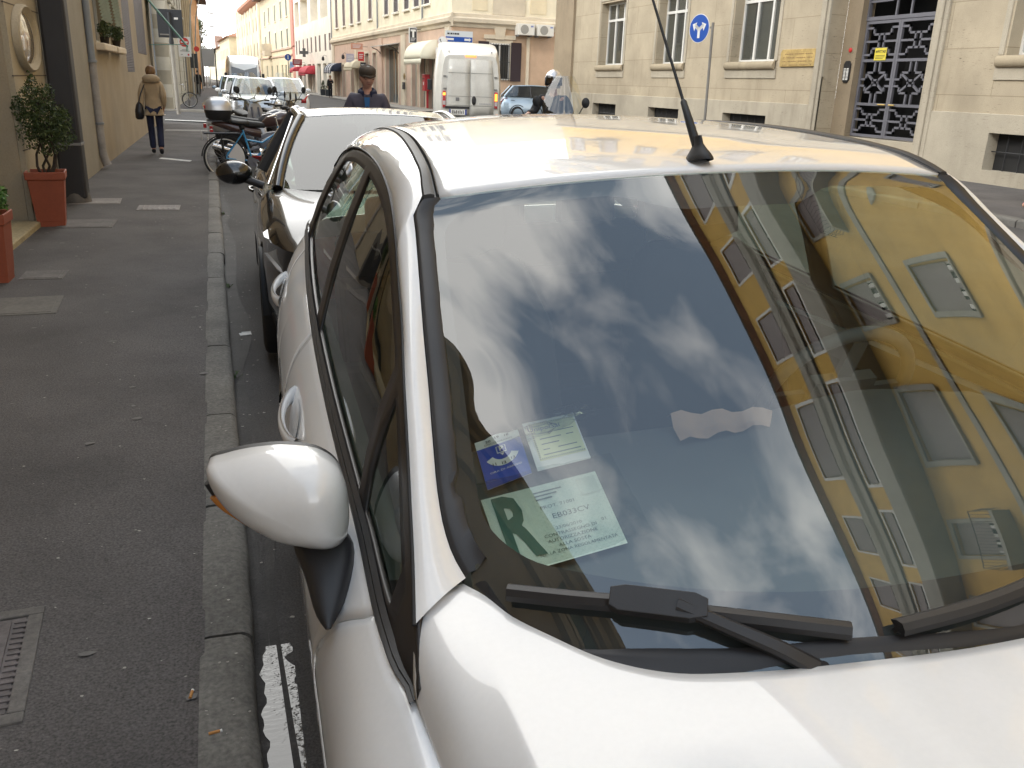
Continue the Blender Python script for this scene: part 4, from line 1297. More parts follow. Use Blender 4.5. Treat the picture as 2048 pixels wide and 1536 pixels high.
cornice(L1, 'string_course', M_LSTONE, -.1, 55.3, [(0, 4.7), (-.10, 4.75), (-.12, 4.95), (0, 5.02)])

L2 = thing('stone_house', 'pale cut-stone house beyond the side street, grey downpipe on its corner', 'building', (-2.1, 42.05, 0), pi / 2)
W2 = [(x, x + 1.2, z, z + 2.1, .2) for z in (4.6, 8.0) for x in (2, 5.2, 8.4, 11.6, 14.8)] + [(x, x + 1.3, .08, 2.9, .25) for x in (2, 8.4, 14.0)]
block(L2, 'wall', M_LIGHTST, 18, 11.5, 10, W2)
for (a, b, c, e, d_) in W2: window(L2, a, b, c, e, .12, 'closed' if c > 1 else 'casement', shut=M_SHUT_BR, bars=1, sill=M_LIGHTST if c > 1 else None, pm=False if c > 1 else None)
cornice(L2, 'eaves', M_LIGHTST, -.3, 18.3, [(0, 10.9), (-.3, 11.1), (-.5, 11.4), (-.5, 11.6), (0, 11.62)])
L3 = thing('ornate_house', 'tan house with carved pilasters behind the no-entry sign', 'building', (-2.15, 60.2, 0), pi / 2)
M_TAN = plaster('tan_ornate', (0.46, 0.37, 0.24), .35, (0.2, 0.15, 0.1))
W3 = [(x, x + 1.3, z, z + 2.2, .2) for z in (4.4, 8.0) for x in (2, 5.8, 9.6, 13.4)] + [(x, x + 1.4, .1, 3.0, .3) for x in (2, 5.8, 9.6, 13.4)]
block(L3, 'wall', M_TAN, 17.5, 11.8, 10, W3)
for (a, b, c, e, d_) in W3: window(L3, a, b, c, e, .12, 'closed' if c > 1 else 'casement', shut=M_SHUT_BR, bars=1, surround=M_LIGHTST, pm=False if c > 1 else None)
for x in (0.3, 4.3, 8.1, 11.9, 16.0): slab(L3, 'pilaster', M_TAN, (x, -.12, 0), (x + .7, .02, 11.2))
cornice(L3, 'eaves', M_TAN, -.3, 17.8, [(0, 11.1), (-.4, 11.3), (-.7, 11.6), (-.7, 11.8), (0, 11.82)])
L4 = thing('peach_house', 'tall peach-plastered house with a dark projecting eave on the near side of the street', 'building', (-2.2, 78, 0), pi / 2)
M_PEACH = plaster('peach_plaster', (0.66, 0.36, 0.17), .2, (0.4, 0.2, 0.1))
W4 = [(x, x + 1.2, z, z + 1.9, .2) for z in (3.9, 6.4) for x in (2, 6, 10, 14, 18, 22, 26, 30)] + [(x, x + 1.4, .1, 2.7, .3) for x in (2, 8, 14, 20, 26)]
block(L4, 'wall', M_PEACH, 33.5, 9.3, 10, W4)
for (a, b, c, e, d_) in W4: window(L4, a, b, c, e, .12, 'closed', shut=M_SHUT_GR, bars=1, pm=False)
mb = MB(); mb.b2((-.4, -1.0, 8.9), (34.2, 4, 9.2)); mb.build('roof', mat('dark_eave', (.09, .06, .05), .9), L4)
L5 = thing('low_house', 'low sand-coloured house far down the near side behind the tree', 'building', (-3.6, 125, 0), pi / 2)
block(L5, 'wall', M_TAN, 60, 7.0, 10, [(x, x + 1.3, 4, 5.8, .2) for x in range(2, 58, 5)])
for x in range(2, 58, 5): window(L5, x, x + 1.3, 4, 5.8, .12, 'closed', shut=M_SHUT_BR, bars=1, pm=False)
mb = MB(); mb.b2((-.4, -.5, 7.0), (60.4, 9, 7.25)); mb.build('roof', M_TILE, L5)

# ---- things on and along the near wall
t = thing('wall_medallion', 'oval stone-rimmed wall medallion with a shiny glazed centre beside the shop doorway', 'medallion', (-1.897, 10.52, 1.845))
Mx = Matrix.Rotation(radians(90), 4, 'Y') @ Matrix.Diagonal((.30, .50, 1, 1))
mb = MB(); mb.lathe([(1.08, 0), (1.07, .05), (1.0, .07), (.86, .045), (.80, .035)], 48, Mx); mb.build('rim', M_LSTONE, t, smooth=60)
mb = MB(); mb.lathe([(.80, .034), (.6, .05), (.3, .062), (0, .066)], 48, Mx); mb.build('glazed_centre', mat('glazed_cream', (.42, .33, .2), .06, coat=1, var=.1), t, smooth=180)
t = thing('square_post', 'tall dark square iron post standing against the near wall', 'post', (-1.75, 11.55, SWZ), radians(0))
mb = MB(); mb.b2((-.135, -.135, .05), (.135, .135, 5.2)); mb.build('shaft', mat('dark_post_iron', (.022, .021, .023), .6, var=.2, vscale=2), t, bevel=.03)
mb = MB(); mb.lathe([(.17, -.02), (.165, .03), (.15, .09), (.135, .12)], 20); mb.build('base', mat('rusty_base', (.10, .09, .08), .9, var=.4, vscale=8), t, smooth=50)
mb = MB(); mb.b2((-.14, -.14, .66), (.14, .14, .69)); mb.build('band', mat('band_grey', (.2, .2, .2), .7), t)
t = thing('downpipe', 'bent grey downpipe running down the near wall to the pavement', 'downpipe', (-1.90, 15.56, SWZ))
mb = MB(); mb.tube([(0, 0, 1.6), (0, 0, 5.9)], .052, 12); mb.build('upper_pipe', M_PIPE, t, smooth=60)
mb = MB(); mb.tube([(.05, 0, .06), (.02, 0, .16), (0, 0, .3), (0, 0, 1.64)], [.07, .062, .06, .06], 12); mb.build('cast_foot', mat('grey_cast_pipe', (.30, .28, .26), .8, var=.3, vscale=4), t, smooth=60)
mb = MB()
for z in (.7, 1.62, 3.5): mb.lathe([(.058, z - .02), (.072, z - .015), (.072, z + .015), (.058, z + .02)], 14)
mb.build('bracket', M_PIPE, t, smooth=40)
t = thing('downpipe', 'thick blue-grey downpipe on the corner of the pale stone house', 'downpipe', (-2.75, 41.9, .1))
mb = MB(); mb.tube([(0, 0, 0), (0, 0, 3.0), (0, 0, 11)], .11, 12); mb.build('pipe', M_PIPE, t, smooth=60)
t = thing('awning', 'half-open green awning on folding arms at the far end of the near house', 'awning', (-1.95, 29.1, 0))
mb = MB(); mb.quad((0, -.6, 3.6), (0, .9, 3.6), (1.0, .9, 2.35), (1.0, -.6, 2.35)); mb.quad((1.0, -.6, 2.35), (1.0, .9, 2.35), (1.0, .9, 2.18), (1.0, -.6, 2.18)); mb.build('canopy', mat('awning_green', (.13, .26, .22), .8, var=.1), t, solid=.01)
mb = MB(); mb.tube([(0, -.6, 3.6), (1.0, -.6, 2.35), (1.06, -.6, 2.30)], .028, 8); mb.tube([(0, .9, 3.6), (1.0, .9, 2.35)], .02, 8); mb.tube([(0, -.6, 2.3), (1.0, -.6, 2.35)], .012, 6); mb.build('arm', mat('awning_arm', (.15, .30, .26), .5), t)

# ---- plants
def leaf_mat(name, a, b_):
    if name in _mats: return _mats[name]
    m, n, l, b = nt(name)
    oi = n.new('ShaderNodeNewGeometry'); r = n.new('ShaderNodeValToRGB')
    r.color_ramp.elements[0].color = (*a, 1); r.color_ramp.elements[1].color = (*b_, 1)
    l.new(oi.outputs['Random Per Island'], r.inputs[0]); l.new(r.outputs[0], b.inputs['Base Color'])
    b.inputs['Roughness'].default_value = .5; b.inputs['Specular IOR Level'].default_value = .35
    _mats[name] = m; return m
M_LEAF = leaf_mat('shrub_leaf', (.018, .035, .012), (.085, .115, .035))
M_LEAF2 = leaf_mat('bright_leaf', (.04, .10, .02), (.13, .24, .06))
M_LEAF3 = leaf_mat('tree_leaf', (.03, .05, .018), (.12, .15, .06))
M_BARK = mat('bark', (.045, .034, .026), .9, var=.3, vscale=20)
M_TERRA = mat('terracotta_plastic', (.28, .065, .028), .6, var=.12, vscale=3, var2=.06)
M_SOIL = mat('soil', (.03, .022, .016), .95)
def leaves(n, fn, size, r):
    mb = MB()
    for _ in range(n):
        c = Vector(fn(r)); d_ = Vector((r.gauss(0, 1), r.gauss(0, 1), r.gauss(.25, .8))).normalized()
        s_ = d_.orthogonal().normalized(); s_ = Matrix.Rotation(r.uniform(0, 6.28), 3, d_) @ s_
        u_ = d_.cross(s_); L = size * r.uniform(.6, 1.25)
        mb.add([c - s_ * L, c - s_ * L * .2 + u_ * L * .42, c + s_ * L, c - s_ * L * .2 - u_ * L * .42 + d_ * L * .15], [(0, 1, 2), (0, 2, 3)])
    return mb
def square_pot(parent, h_, top, bot):
    mb = MB(); t = top / 2; b = bot / 2
    def ring(r, z): return [Vector((x * r, y * r, z)) for x, y in ((-1, -1), (1, -1), (1, 1), (-1, 1))]
    mb.grid([ring(b * .98, 0), ring(b, .05), ring(b * 1.02, .055), ring(t * .90, h_ - .075), ring(t * .98, h_ - .075), ring(t, h_ - .01), ring(t, h_), ring(t * .90, h_), ring(t * .86, h_ - .06)], closed=True)
    mb.build('pot', M_TERRA, parent, bevel=.006)
    mb = MB(); mb.poly(ring(t * .87, h_ - .055)); mb.build('soil', M_SOIL, parent)
t = thing('potted_tree', 'bushy small tree in a tall square terracotta pot beside the doorway step', 'potted plant', (-1.735, 9.80, SWZ), radians(6))
square_pot(t, .535, .36, .25)
r_ = random.Random(5)
mb = MB()
for k in range(4):
    a = k * 1.6; p0 = Vector((.03 * cos(a), .03 * sin(a), .47)); pts = [p0]
    for j in range(1, 6): pts.append(p0 + Vector((.055 * sin(j * .9 + a) + .012 * j, .05 * cos(j * .8 + a), .11 * j)))
    mb.tube(pts, [.014, .013, .011, .009, .007, .004] if k else [.022, .02, .016, .012, .009, .006], 6)
for k in range(26):
    a = r_.uniform(0, 6.28); z = r_.uniform(.68, 1.2); L = r_.uniform(.1, .22); mb.tube([(.02, 0, z), (.03 + L * cos(a) * .6, L * sin(a) * .6, z + .06), (.03 + L * cos(a), L * sin(a), z + .08)], [.006, .004, .002], 5)
mb.build('trunk', M_BARK, t, smooth=60)
CL = [((.07, 0, 1.00), (.22, .20, .22), 1500), ((-.02, .03, 1.16), (.17, .16, .17), 700), ((.15, -.02, .88), (.16, .16, .16), 700), ((-.06, -.03, .92), (.15, .15, .18), 600), ((-.03, 0, 1.33), (.06, .06, .14), 150), ((.09, .02, 1.25), (.09, .09, .12), 200), ((-.15, 0, 1.12), (.08, .09, .13), 180), ((.20, 0, 1.05), (.10, .10, .10), 240), ((.04, 0, .74), (.13, .12, .07), 120)]
def incl(r):
    tot = sum(c[2] for c in CL); x = r.uniform(0, tot)
    for c, s_, n in CL:
        x -= n
        if x <= 0: break
    v = Vector((r.gauss(0, 1), r.gauss(0, 1), r.gauss(0, 1))).normalized() * (r.random() ** .42)
    return (c[0] + v.x * s_[0] * 1.05, c[1] + v.y * s_[1], c[2] + v.z * s_[2])
leaves(4300, incl, .019, r_).build('crown', M_LEAF, t)
t = thing('potted_shrub', 'low bright green shrub in a terracotta pot, cut by the left edge of the photo', 'potted plant', (-1.70, 7.16, SWZ))
square_pot(t, .50, .30, .22)
def bush(r):
    v = Vector((r.gauss(0, 1), r.gauss(0, 1), r.gauss(0, 1))).normalized() * r.random() ** .4
    return (v.x * .17, v.y * .17, .60 + v.z * .13)
leaves(900, bush, .024, r_).build('crown', M_LEAF2, t)
mb = MB()
for k in range(7): a = k * .9; mb.tube([(0, 0, .42), (.06 * cos(a), .06 * sin(a), .55), (.11 * cos(a), .11 * sin(a), .66)], [.008, .006, .003], 5)
mb.build('trunk', M_BARK, t)
for (y, lab) in ((17.7, 'dark foliage plant on the first green-shuttered window sill'), (19.55, 'dark foliage plant on the second green-shuttered window sill')):
    t = thing('window_plant', lab, 'plant', (-1.92, y, 2.0), 0, 'plants on the window sills of the near house')
    mb = MB(); mb.lathe([(.06, 0), (.08, .12), (.075, .12)], 14); mb.build('pot', M_SOIL, t, smooth=60)
    def wp(r):
        v = Vector((r.gauss(0, 1), r.gauss(0, 1), r.gauss(0, 1))).normalized() * r.random() ** .4
        return (.02 + v.x * .12, v.y * .32, .25 + v.z * .15)
    leaves(380, wp, .035, r_).build('foliage', M_LEAF, t)
t = thing('street_tree', 'dark evergreen rising behind the peach house far along the near side', 'tree', (-2.4, 122, 0))
mb = MB(); mb.tube([(0, 0, 0), (.1, 0, 2.5), (0, .1, 5.2)], [.22, .17, .06], 8)
for k in range(8): a = k * .8; mb.tube([(0, 0, 2.4 + k * .35), (.8 * cos(a), .9 * sin(a), 3.4 + k * .4)], [.07, .02], 5)
mb.build('trunk', M_BARK, t)
TC = [((r_.gauss(0, .55), r_.gauss(0, .9), r_.uniform(3.4, 7.6)), r_.uniform(.35, .75)) for _ in range(22)]
def tcr(r):
    c, s_ = TC[r.randrange(22)]; v = Vector((r.gauss(0, 1), r.gauss(0, 1), r.gauss(0, 1))).normalized() * r.random() ** .45 * s_
    return (c[0] * (1.25 - c[2] * .09) + v.x, c[1] + v.y, c[2] + v.z)
leaves(3600, tcr, .13, r_).build('crown', M_LEAF3, t)
# ------------------------------------------------------------------ far-side palazzo: travertine ground floor, ochre storeys above
M_TRAV = plaster('travertine', (0.43, 0.365, 0.265), .75, (0.15, 0.115, 0.075), courses=(2.6, .84), pits=.8)
M_TRAVL = plaster('travertine_plinth', (0.41, 0.365, 0.285), .8, (0.14, 0.115, 0.085), pits=.45)
M_TRAVD = plaster('travertine_soiled', (0.30, 0.24, 0.165), .7, (0.08, 0.06, 0.045), pits=.5)
M_SILLST = plaster('sill_stone', (0.36, 0.30, 0.21), .8, (0.08, 0.065, 0.05))
M_OCHRE = plaster('ochre_plaster', (0.62, 0.40, 0.115), .18, (0.36, 0.20, 0.06))
M_GREYST = plaster('grey_dressed_stone', (0.36, 0.34, 0.29), .3, (0.16, 0.14, 0.11))
TX, TY0 = 13.5, 36.9
KT = .818
def yt(y): return TY0 - y * KT          # facade coordinate from the survey table
def zt(z): return 1.569 + (z - 1.569) * KT
PAL = thing('palazzo', 'travertine palazzo with ochre upper storeys, stained stone and an iron-gated portal', 'building', (TX, TY0, 0), -pi / 2)
TW = [(yt(39.42), yt(36.81)), (yt(33.63), yt(31.28)), (yt(27.93), yt(25.3)), (yt(16.3), yt(14.0)), (yt(10.6), yt(8.3)), (yt(4), yt(1.7)), (yt(-3), yt(-5.3)), (yt(-10), yt(-12.3))]
ZS, ZW = zt(2.56), zt(5.15)
CE = [(yt(39.74), yt(37.1)), (yt(33.84), yt(31.21)), (yt(27.97), yt(25.31)), (yt(16.3), yt(13.9)), (yt(10.6), yt(8.3))]
POR = (yt(22.7), yt(18.6))
LT, HG, HT = 66.0, 6.4, 26.2
ops = [(a, b, ZS, ZW, .36) for a, b in TW] + [(POR[0], POR[1], .10, 4.6, .42)]
mb = MB()
wall(mb, 0, LT, 1.36, HG, ops)
for c0 in (1.36,):
    pass
mb.quad((0, 9, 0), (0, 0, 0), (0, 0, HG), (0, 9, HG))
mb.build('wall', M_TRAV, PAL)
cel = [(a, b, zt(.10), zt(.915), .28) for a, b in CE]
mb = MB(); wall(mb, 0, LT, .05, 1.36, cel + [(POR[0], POR[1], .0, 2.0, .033)], -.035, .3)
mb.quad((0, -.035, 1.36), (POR[0], -.035, 1.36), (POR[0], .01, 1.375), (0, .01, 1.375)); mb.quad((POR[1], -.035, 1.36), (LT, -.035, 1.36), (LT, .01, 1.375), (POR[1], .01, 1.375))
mb.build('plinth', M_TRAVL, PAL)
slab(PAL, 'corner_pier', M_TRAVD, (-.02, -.10, .05), (yt(42.65), .03, HG))
for a, b, c, e, d_ in cel:
    mb = MB(); mb.quad((a, .22, c), (b, .22, c), (b, .22, e), (a, .22, e)); cw = mb.build('cellar_window', M_DARKIN, PAL)
    mb = MB(); n_ = 6
    for k in range(1, n_): x = lerp(a, b, k / n_); mb.tube([(x, .12, c), (x, .12, e)], .011, 6)
    mb.tube([(a, .12, (c + e) / 2), (b, .12, (c + e) / 2)], .011, 6)
    mb.tube([((a + b) / 2 + .16 * cos(t_), .12, (c + e) / 2 + .14 * sin(t_)) for t_ in [pi + pi * k / 10 for k in range(11)]], .011, 6)
    mb.build('grille', M_BLKIRON, cw)
for a, b in TW:
    w = window(PAL, a, b, ZS, ZW, .28, bars=3, pm=mat('sash_glass', (.05, .055, .05), .04, spec=.9, coat=.6))
    mb = MB(); mb.b2((a + .06, .275, ZW - .62), (b - .06, .335, ZW - .54)); mb.build('transom', M_WINF, w)
    mb = MB(); P = []
    for x in (a - .13, b + .13):
        P.append([Vector((x, -.035 - .085 * sin(t_), ZS - .105 + .105 * cos(t_))) for t_ in [pi * k / 12 for k in range(13)]])
    mb.grid(P, flip=True); mb.poly(P[0]); mb.poly(P[1][::-1]); mb.quad((a - .13, -.035, ZS), (b + .13, -.035, ZS), (b + .13, .28, ZS + .004), (a - .13, .28, ZS + .004)); mb.build('sill', M_SILLST, w, smooth=50)
    mb = MB(); mb.b2((a - .17, -.03, ZS - .42), (b + .17, .02, ZS - .19)); mb.build('apron', M_TRAVL, w)
    mb = MB()
    for x0, x1 in ((a - .17, a - .05), (b + .05, b + .17)): mb.b2((x0, -.028, ZS + .003), (x1, .02, ZW + .2))
    mb.b2((a - .05, -.028, ZW + .06), (b + .05, .02, ZW + .2)); mb.build('surround', M_TRAVL, w, bevel=.012)
# portal: architrave, stepped jambs, steps
for (x0, x1) in ((POR[0] - .34, POR[0]), (POR[1], POR[1] + .34)):
    mb = MB(); mb.b2((x0, -.06, .10), (x1, .02, 4.9))
    mb.b2((x0 + .10, -.10, .10), (x1 - .10, -.06, 4.9)); mb.build('architrave', M_TRAVL, PAL, bevel=.03)
slab(PAL, 'architrave', M_TRAVL, (POR[0], -.10, 4.6), (POR[1], .02, 4.95), .03)
GY0, GY1 = yt(22.05), yt(19.25)
for (x0, x1) in ((POR[0] + .002, GY0), (GY1, POR[1] - .002)): slab(PAL, 'jamb', M_TRAVD, (x0, .42, .10), (x1, .75, 4.6))
GZ = zt(.50)
mb = MB(); mb.b2((POR[0] + .01, .40, .1), (POR[1] - .01, .9, GZ)); mb.b2((POR[0] + .01, .10, .1), (POR[1] - .01, .40, lerp(.12, GZ, .66))); mb.b2((POR[0] + .01, -.20, .1), (POR[1] - .01, .10, lerp(.12, GZ, .33))); mb.build('step', M_TRAVL, PAL, bevel=.01)
mb = MB(); mb.grid([[Vector((x, y, z)) for x, y in ((POR[0] + .1, .76), (POR[0] + .1, 2.2), (POR[1] - .1, 2.2), (POR[1] - .1, .76))] for z in (.1, 4.7)]); mb.quad((POR[0], .76, 4.65), (POR[1], .76, 4.65), (POR[1], 2.2, 4.65), (POR[0], 2.2, 4.65)); mb.build('dark_hallway', M_DARKIN, PAL)
gate = thing('iron_gate', None, None); gate.parent = PAL
gm = (GY0 + GY1) / 2; Z1, Z2, Z3, Z4 = zt(1.40), zt(2.55), zt(3.57), 4.58
def seg(mb, x0, z0, x1, z1, w=.045, y=.60):
    d_ = Vector((x1 - x0, 0, z1 - z0)); L = d_.length
    mb.box(((x0 + x1) / 2, y, (z0 + z1) / 2), (L + w, .04, w), M=Matrix.Rotation(-atan2(d_.z, d_.x), 3, 'Y'))
def panel(mb, a, b, c, e, kind):
    def P(pts):
        for (u0, v0), (u1, v1) in zip(pts, pts[1:]): seg(mb, lerp(a, b, u0), lerp(c, e, v0), lerp(a, b, u1), lerp(c, e, v1))
    if kind == 0:
        P([(0, .88), (.22, .88), (.22, .70), (.78, .70), (.78, .88), (1, .88)]); P([(0, .12), (.22, .12), (.22, .30), (.78, .30), (.78, .12), (1, .12)])
        P([(0, .5), (.42, .5), (.42, .70)]); P([(1, .5), (.58, .5), (.58, .70)]); P([(.42, .5), (.42, .3)]); P([(.58, .5), (.58, .3)])
    else:
        for sx in (0, 1):
            for sz in (0, 1):
                f = lambda pts: P([(u if not sx else 1 - u, v if not sz else 1 - v) for u, v in pts])
                f([(.42, 0), (.42, .26), (.18, .26), (.18, .42), (0, .42)]); f([(.22, .30), (.42, .45), (.42, .5), (.5, .5)] if False else [(.22, .30), (.43, .46)])
        P([(.42, .44), (.58, .44), (.58, .56), (.42, .56), (.42, .44)])
for s_, (a, b) in enumerate(((GY0 + .05, gm - .035), (gm + .035, GY1 - .05))):
    mb = MB()
    for x in (a, b): mb.b2((x - .03, .57, GZ + .02), (x + .03, .63, Z3))
    for z in (GZ + .05, Z1, Z2, Z3 - .03): mb.b2((a + .03, .572, z - .03), (b - .03, .628, z + .03))
    panel(mb, a + .03, b - .03, GZ + .08, Z1 - .03, 0); panel(mb, a + .03, b - .03, Z1 + .03, Z2 - .03, 1); panel(mb, a + .03, b - .03, Z2 + .03, Z3 - .06, 0)
    mb.build('gate_leaf', M_GREYIRON, gate)
mb = MB(); mb.b2((GY0, .56, Z3 + .01), (GY1, .64, Z3 + .09)); mb.b2((GY0, .56, Z4 - .05), (GY1, .64, Z4 + .01))
for x in (GY0 + .02, GY1 - .02): mb.b2((x - .03, .56, Z3 + .09), (x + .03, .64, Z4 - .05))
for (u0, v0, u1, v1) in ((0, .25, .35, .25), (.35, .25, .35, .55), (0, .55, .35, .55), (.65, .25, 1, .25), (.65, .25, .65, .55), (.65, .55, 1, .55), (.40, 0, .40, .35), (.60, 0, .60, .35), (.40, .35, .60, .35), (0, .8, 1, .8), (.3, .55, .3, .8), (.7, .55, .7, .8)):
    seg(mb, lerp(GY0, GY1, u0), lerp(Z3 + .09, Z4, v0), lerp(GY0, GY1, u1), lerp(Z3 + .09, Z4, v1))
mb.build('gate_transom', M_GREYIRON, gate)
mb = MB(); mb.tube([(gm - .30, .54, Z1), (gm - .05, .54, Z1)], .016, 8); mb.tube([(gm + .06, .54, Z1), (gm + .24, .54, Z1)], .016, 8); mb.build('gate_handle', mat('brass', (.55, .40, .14), .35, metal=.9), gate)
# ochre storeys
UPF = [(9.75, 12.45), (15.3, 17.75)]
UX = [1.0 + k * 3.65 for k in range(17)]
MZ = 18.2
upo = [(x, x + 1.45, z0, z1, .22) for z0, z1 in UPF for x in UX]
mb = MB(); wall(mb, 0, LT, HG, MZ, upo, .05); mb.quad((0, 9, HG), (0, .05, HG), (0, .05, MZ), (0, 9, MZ)); mb.build('upper_wall', M_OCHRE, PAL)
cornice(PAL, 'string_course', M_TRAVL, -.15, LT, [(.05, HG - .1), (-.10, HG), (-.22, HG + .12), (-.24, HG + .32), (.06, HG + .40)])
cornice(PAL, 'storey_band', M_GREYST, -.05, LT, [(.05, 13.9), (-.04, 13.92), (-.04, 14.25), (.05, 14.27)])
for i, (a, b, c, e, d_) in enumerate(upo):
    w = window(PAL, a, b, c, e, .20, bars=2, surround=M_GREYST, sill=M_GREYST)
    mb = MB()
    drop = (.30, .12, .42, .16, .22)[i % 5]
    mb.b2((a + .03, .13, c + (e - c) * drop), (b - .03, .16, e - .01))
    for k in range(3): mb.b2((a + .16 + k * .46, .135, c + .04), (a + .30 + k * .46, .155, c + (e - c) * drop))
    mb.build('roller_blind', M_ROLLER, w)
    mb = MB()
    for k in range(4): mb.b2((a + .14 + k * .36, .12, c + .05), (a + .26 + k * .36, .13, c + (e - c) * drop - .03))
    mb.build('blind_slat', M_WINF, w)
cornice(PAL, 'overhang_slab', M_GREYST, -1.0, LT, [(.05, MZ - .02), (-1.0, MZ), (-1.08, MZ + .05), (-1.12, MZ + .5), (-1.12, MZ + 1.1), (-.9, MZ + 1.16)])
OY = -.95                                         # the two storeys above stand out over the slab
low = [(x - .55, x + 2.0, MZ + 1.45, MZ + 2.45, .2) for x in UX]; ato = [(x - .2, x + 1.65, 22.7, 25.0, .2) for x in UX]
mb = MB(); wall(mb, -.6, LT, MZ + 1.1, 26.1, low + ato, OY, .2); mb.quad((-.6, 9, MZ + 1.1), (-.6, OY, MZ + 1.1), (-.6, OY, 26.1), (-.6, 9, 26.1)); mb.build('attic_wall', M_OCHRE, PAL)
for a, b, c, e, d_ in low + ato:
    w = window(PAL, a, b, c, e, OY + .15, bars=2)
    mb = MB(); q_ = .11; y0_, y1_ = OY - .03, OY + .02
    mb.b2((a - q_, y0_, c), (a - .003, y1_, e + q_)); mb.b2((b + .003, y0_, c), (b + q_, y1_, e + q_)); mb.b2((a - .003, y0_, e + .003), (b + .003, y1_, e + q_)); mb.b2((a - q_, y0_, c - q_), (b + q_, y1_, c - .003)); mb.build('surround', M_WINF, w)
    mb = MB(); mb.b2((a + .03, OY + .08, c + .3), (b - .03, OY + .11, e - .01)); mb.build('roller_blind', M_ROLLER, w)
cornice(PAL, 'cornice', M_GREYST, -.9, LT, [(OY + .02, 20.95), (OY - .10, 21.0), (OY - .14, 21.4), (OY - .30, 21.6), (OY - .34, 22.1), (OY + .02, 22.2)])
for z in (MZ + 2.6, MZ + 2.75):
    mb = MB(); mb.tube([(-.6, OY - .05, z), (LT, OY - .05, z)], .022, 6); mb.build('facade_cable', M_BLKIRON, PAL)
mb = MB(); P = [[Vector((x, p[0], p[1])) for p in ((OY, 25.95), (OY - .30, 26.05), (OY - .42, 26.08), (OY - .44, 26.2), (OY + .2, 26.24), (4.0, 27.6), (9, 26.2))] for x in (-1.0, LT)]
mb.grid(P, flip=True); mb.poly(P[0]); mb.build('roof', M_TILE, PAL)
mb = MB(); mb.tube([(-1.0, OY - .46, 26.2), (LT, OY - .46, 26.2)], .08, 8); mb.build('gutter', mat('zinc_gutter', (.16, .15, .14), .5), PAL)
def balcony(x, z):
    b_ = thing('balcony', None, None); b_.parent = PAL
    mb = MB(); mb.b2((x - .55, -.75, z - .16), (x + 1.9, .05, z - .02)); mb.build('balcony_slab', M_GREYST, b_)
    mb = MB()
    def bar(px, py, ox, oy): mb.tube([(px, py, z), (px + ox * .10, py + oy * .10, z + .25), (px + ox * .05, py + oy * .05, z + .5), (px, py, z + .8), (px, py, z + .95)], .010, 5)
    for k in range(19): bar(x - .5 + 2.35 * k / 18, -.70, 0, -1)
    for k in range(5): bar(x - .5, -.70 + .15 * k, -1, 0); bar(x + 1.85, -.70 + .15 * k, 1, 0)
    for zz in (.02, .95): mb.tube([(x - .5, .05, z + zz), (x - .5, -.70, z + zz), (x + 1.85, -.70, z + zz), (x + 1.85, .05, z + zz)], .016, 6)
    mb.build('balcony_rail', M_BLKIRON, b_)
for i in (1, 4, 7, 10, 13): balcony(UX[i], 9.55); balcony(UX[i], 15.1)
# things on the palazzo
t = thing('wall_plaque', 'ochre stone inscription plaque between the third window and the portal', 'plaque', (TX, TY0 - yt(24.0), zt(2.63)), -pi / 2)
w_ = (yt(23.12) - yt(24.86)) / 2; h2 = (zt(2.87) - zt(2.38)) / 2
mb = MB(); mb.prism([(-w_, -h2), (w_, -h2), (w_, h2), (-w_ + .06, h2), (-w_, h2 - .07)], .05, frame((0, 0, 0), (1, 0, 0), (0, 0, 1))); mb.build('slab', mat('ochre_plaque', (.40, .28, .10), .75, var=.3, vscale=5, var2=.2), t, bevel=.006)
mb = MB()
for j in range(4):
    for k in range(17):
        if (k * 7 + j * 5) % 6: mb.b2((-w_ + .12 + k * .072, -.053, h2 - .12 - j * .085), (-w_ + .17 + k * .072, -.050, h2 - .10 - j * .085))
mb.build('worn_inscription', mat('inscription_brown', (.22, .14, .06), .8), t)
t = thing('door_intercom', 'black door-entry panel with two rows of white name strips beside the gate', 'intercom', (TX + .415, TY0 - yt(22.32), zt(2.25)), -pi / 2)
mb = MB(); mb.prism([(-.12, -.17), (-.06, -.24), (.06, -.24), (.12, -.17), (.12, .17), (.06, .24), (-.06, .24), (-.12, .17)], .03, frame((0, 0, 0), (1, 0, 0), (0, 0, 1))); mb.build('panel', mat('intercom_black', (.02, .02, .022), .3), t, bevel=.004)
mb = MB()
for k in range(9):
    for x in (-.085, .015): mb.b2((x, -.036, .06 - k * .030), (x + .07, -.030, .078 - k * .030))
mb.build('name_strip', M_PAPER, t)
mb = MB(); mb.b2((-.06, -.034, .10), (.06, -.030, .20)); mb.build('speaker_grille', M_BLKIRON, t)
t = thing('alarm_button', 'small round red button on the jamb above the intercom', 'button', (TX + .415, TY0 - yt(22.30), zt(2.83)), -pi / 2)
mb = MB(); mb.lathe([(.05, 0), (.05, .02), (.03, .03), (0, .03)], 20, Matrix.Rotation(radians(90), 4, 'X')); mb.build('button', mat('signal_red', (.55, .03, .03), .4), t, smooth=50)
t = thing('letting_notice', 'yellow letting notice hung on the iron gate', 'notice', (TX + .56, TY0 - yt(21.25), zt(2.71)), -pi / 2)
mb = MB(); mb.b2((-.19, -.004, -.13), (.19, .0, .13)); mb.build('card', mat('notice_yellow', (.66, .55, .06), .7), t)
mb = MB(); F = frame((0, -.006, .05), (1, 0, 0), (0, 0, 1)); mb.text('AFFITTASI', .075, F, bold=.002)
for k in range(3): mb.b2((-.15, -.006, -.035 - k * .03), (.15 - .05 * (k == 2), -.005, -.025 - k * .03))
mb.build('lettering', mat('ink_black', (.02, .02, .02), .7), t)

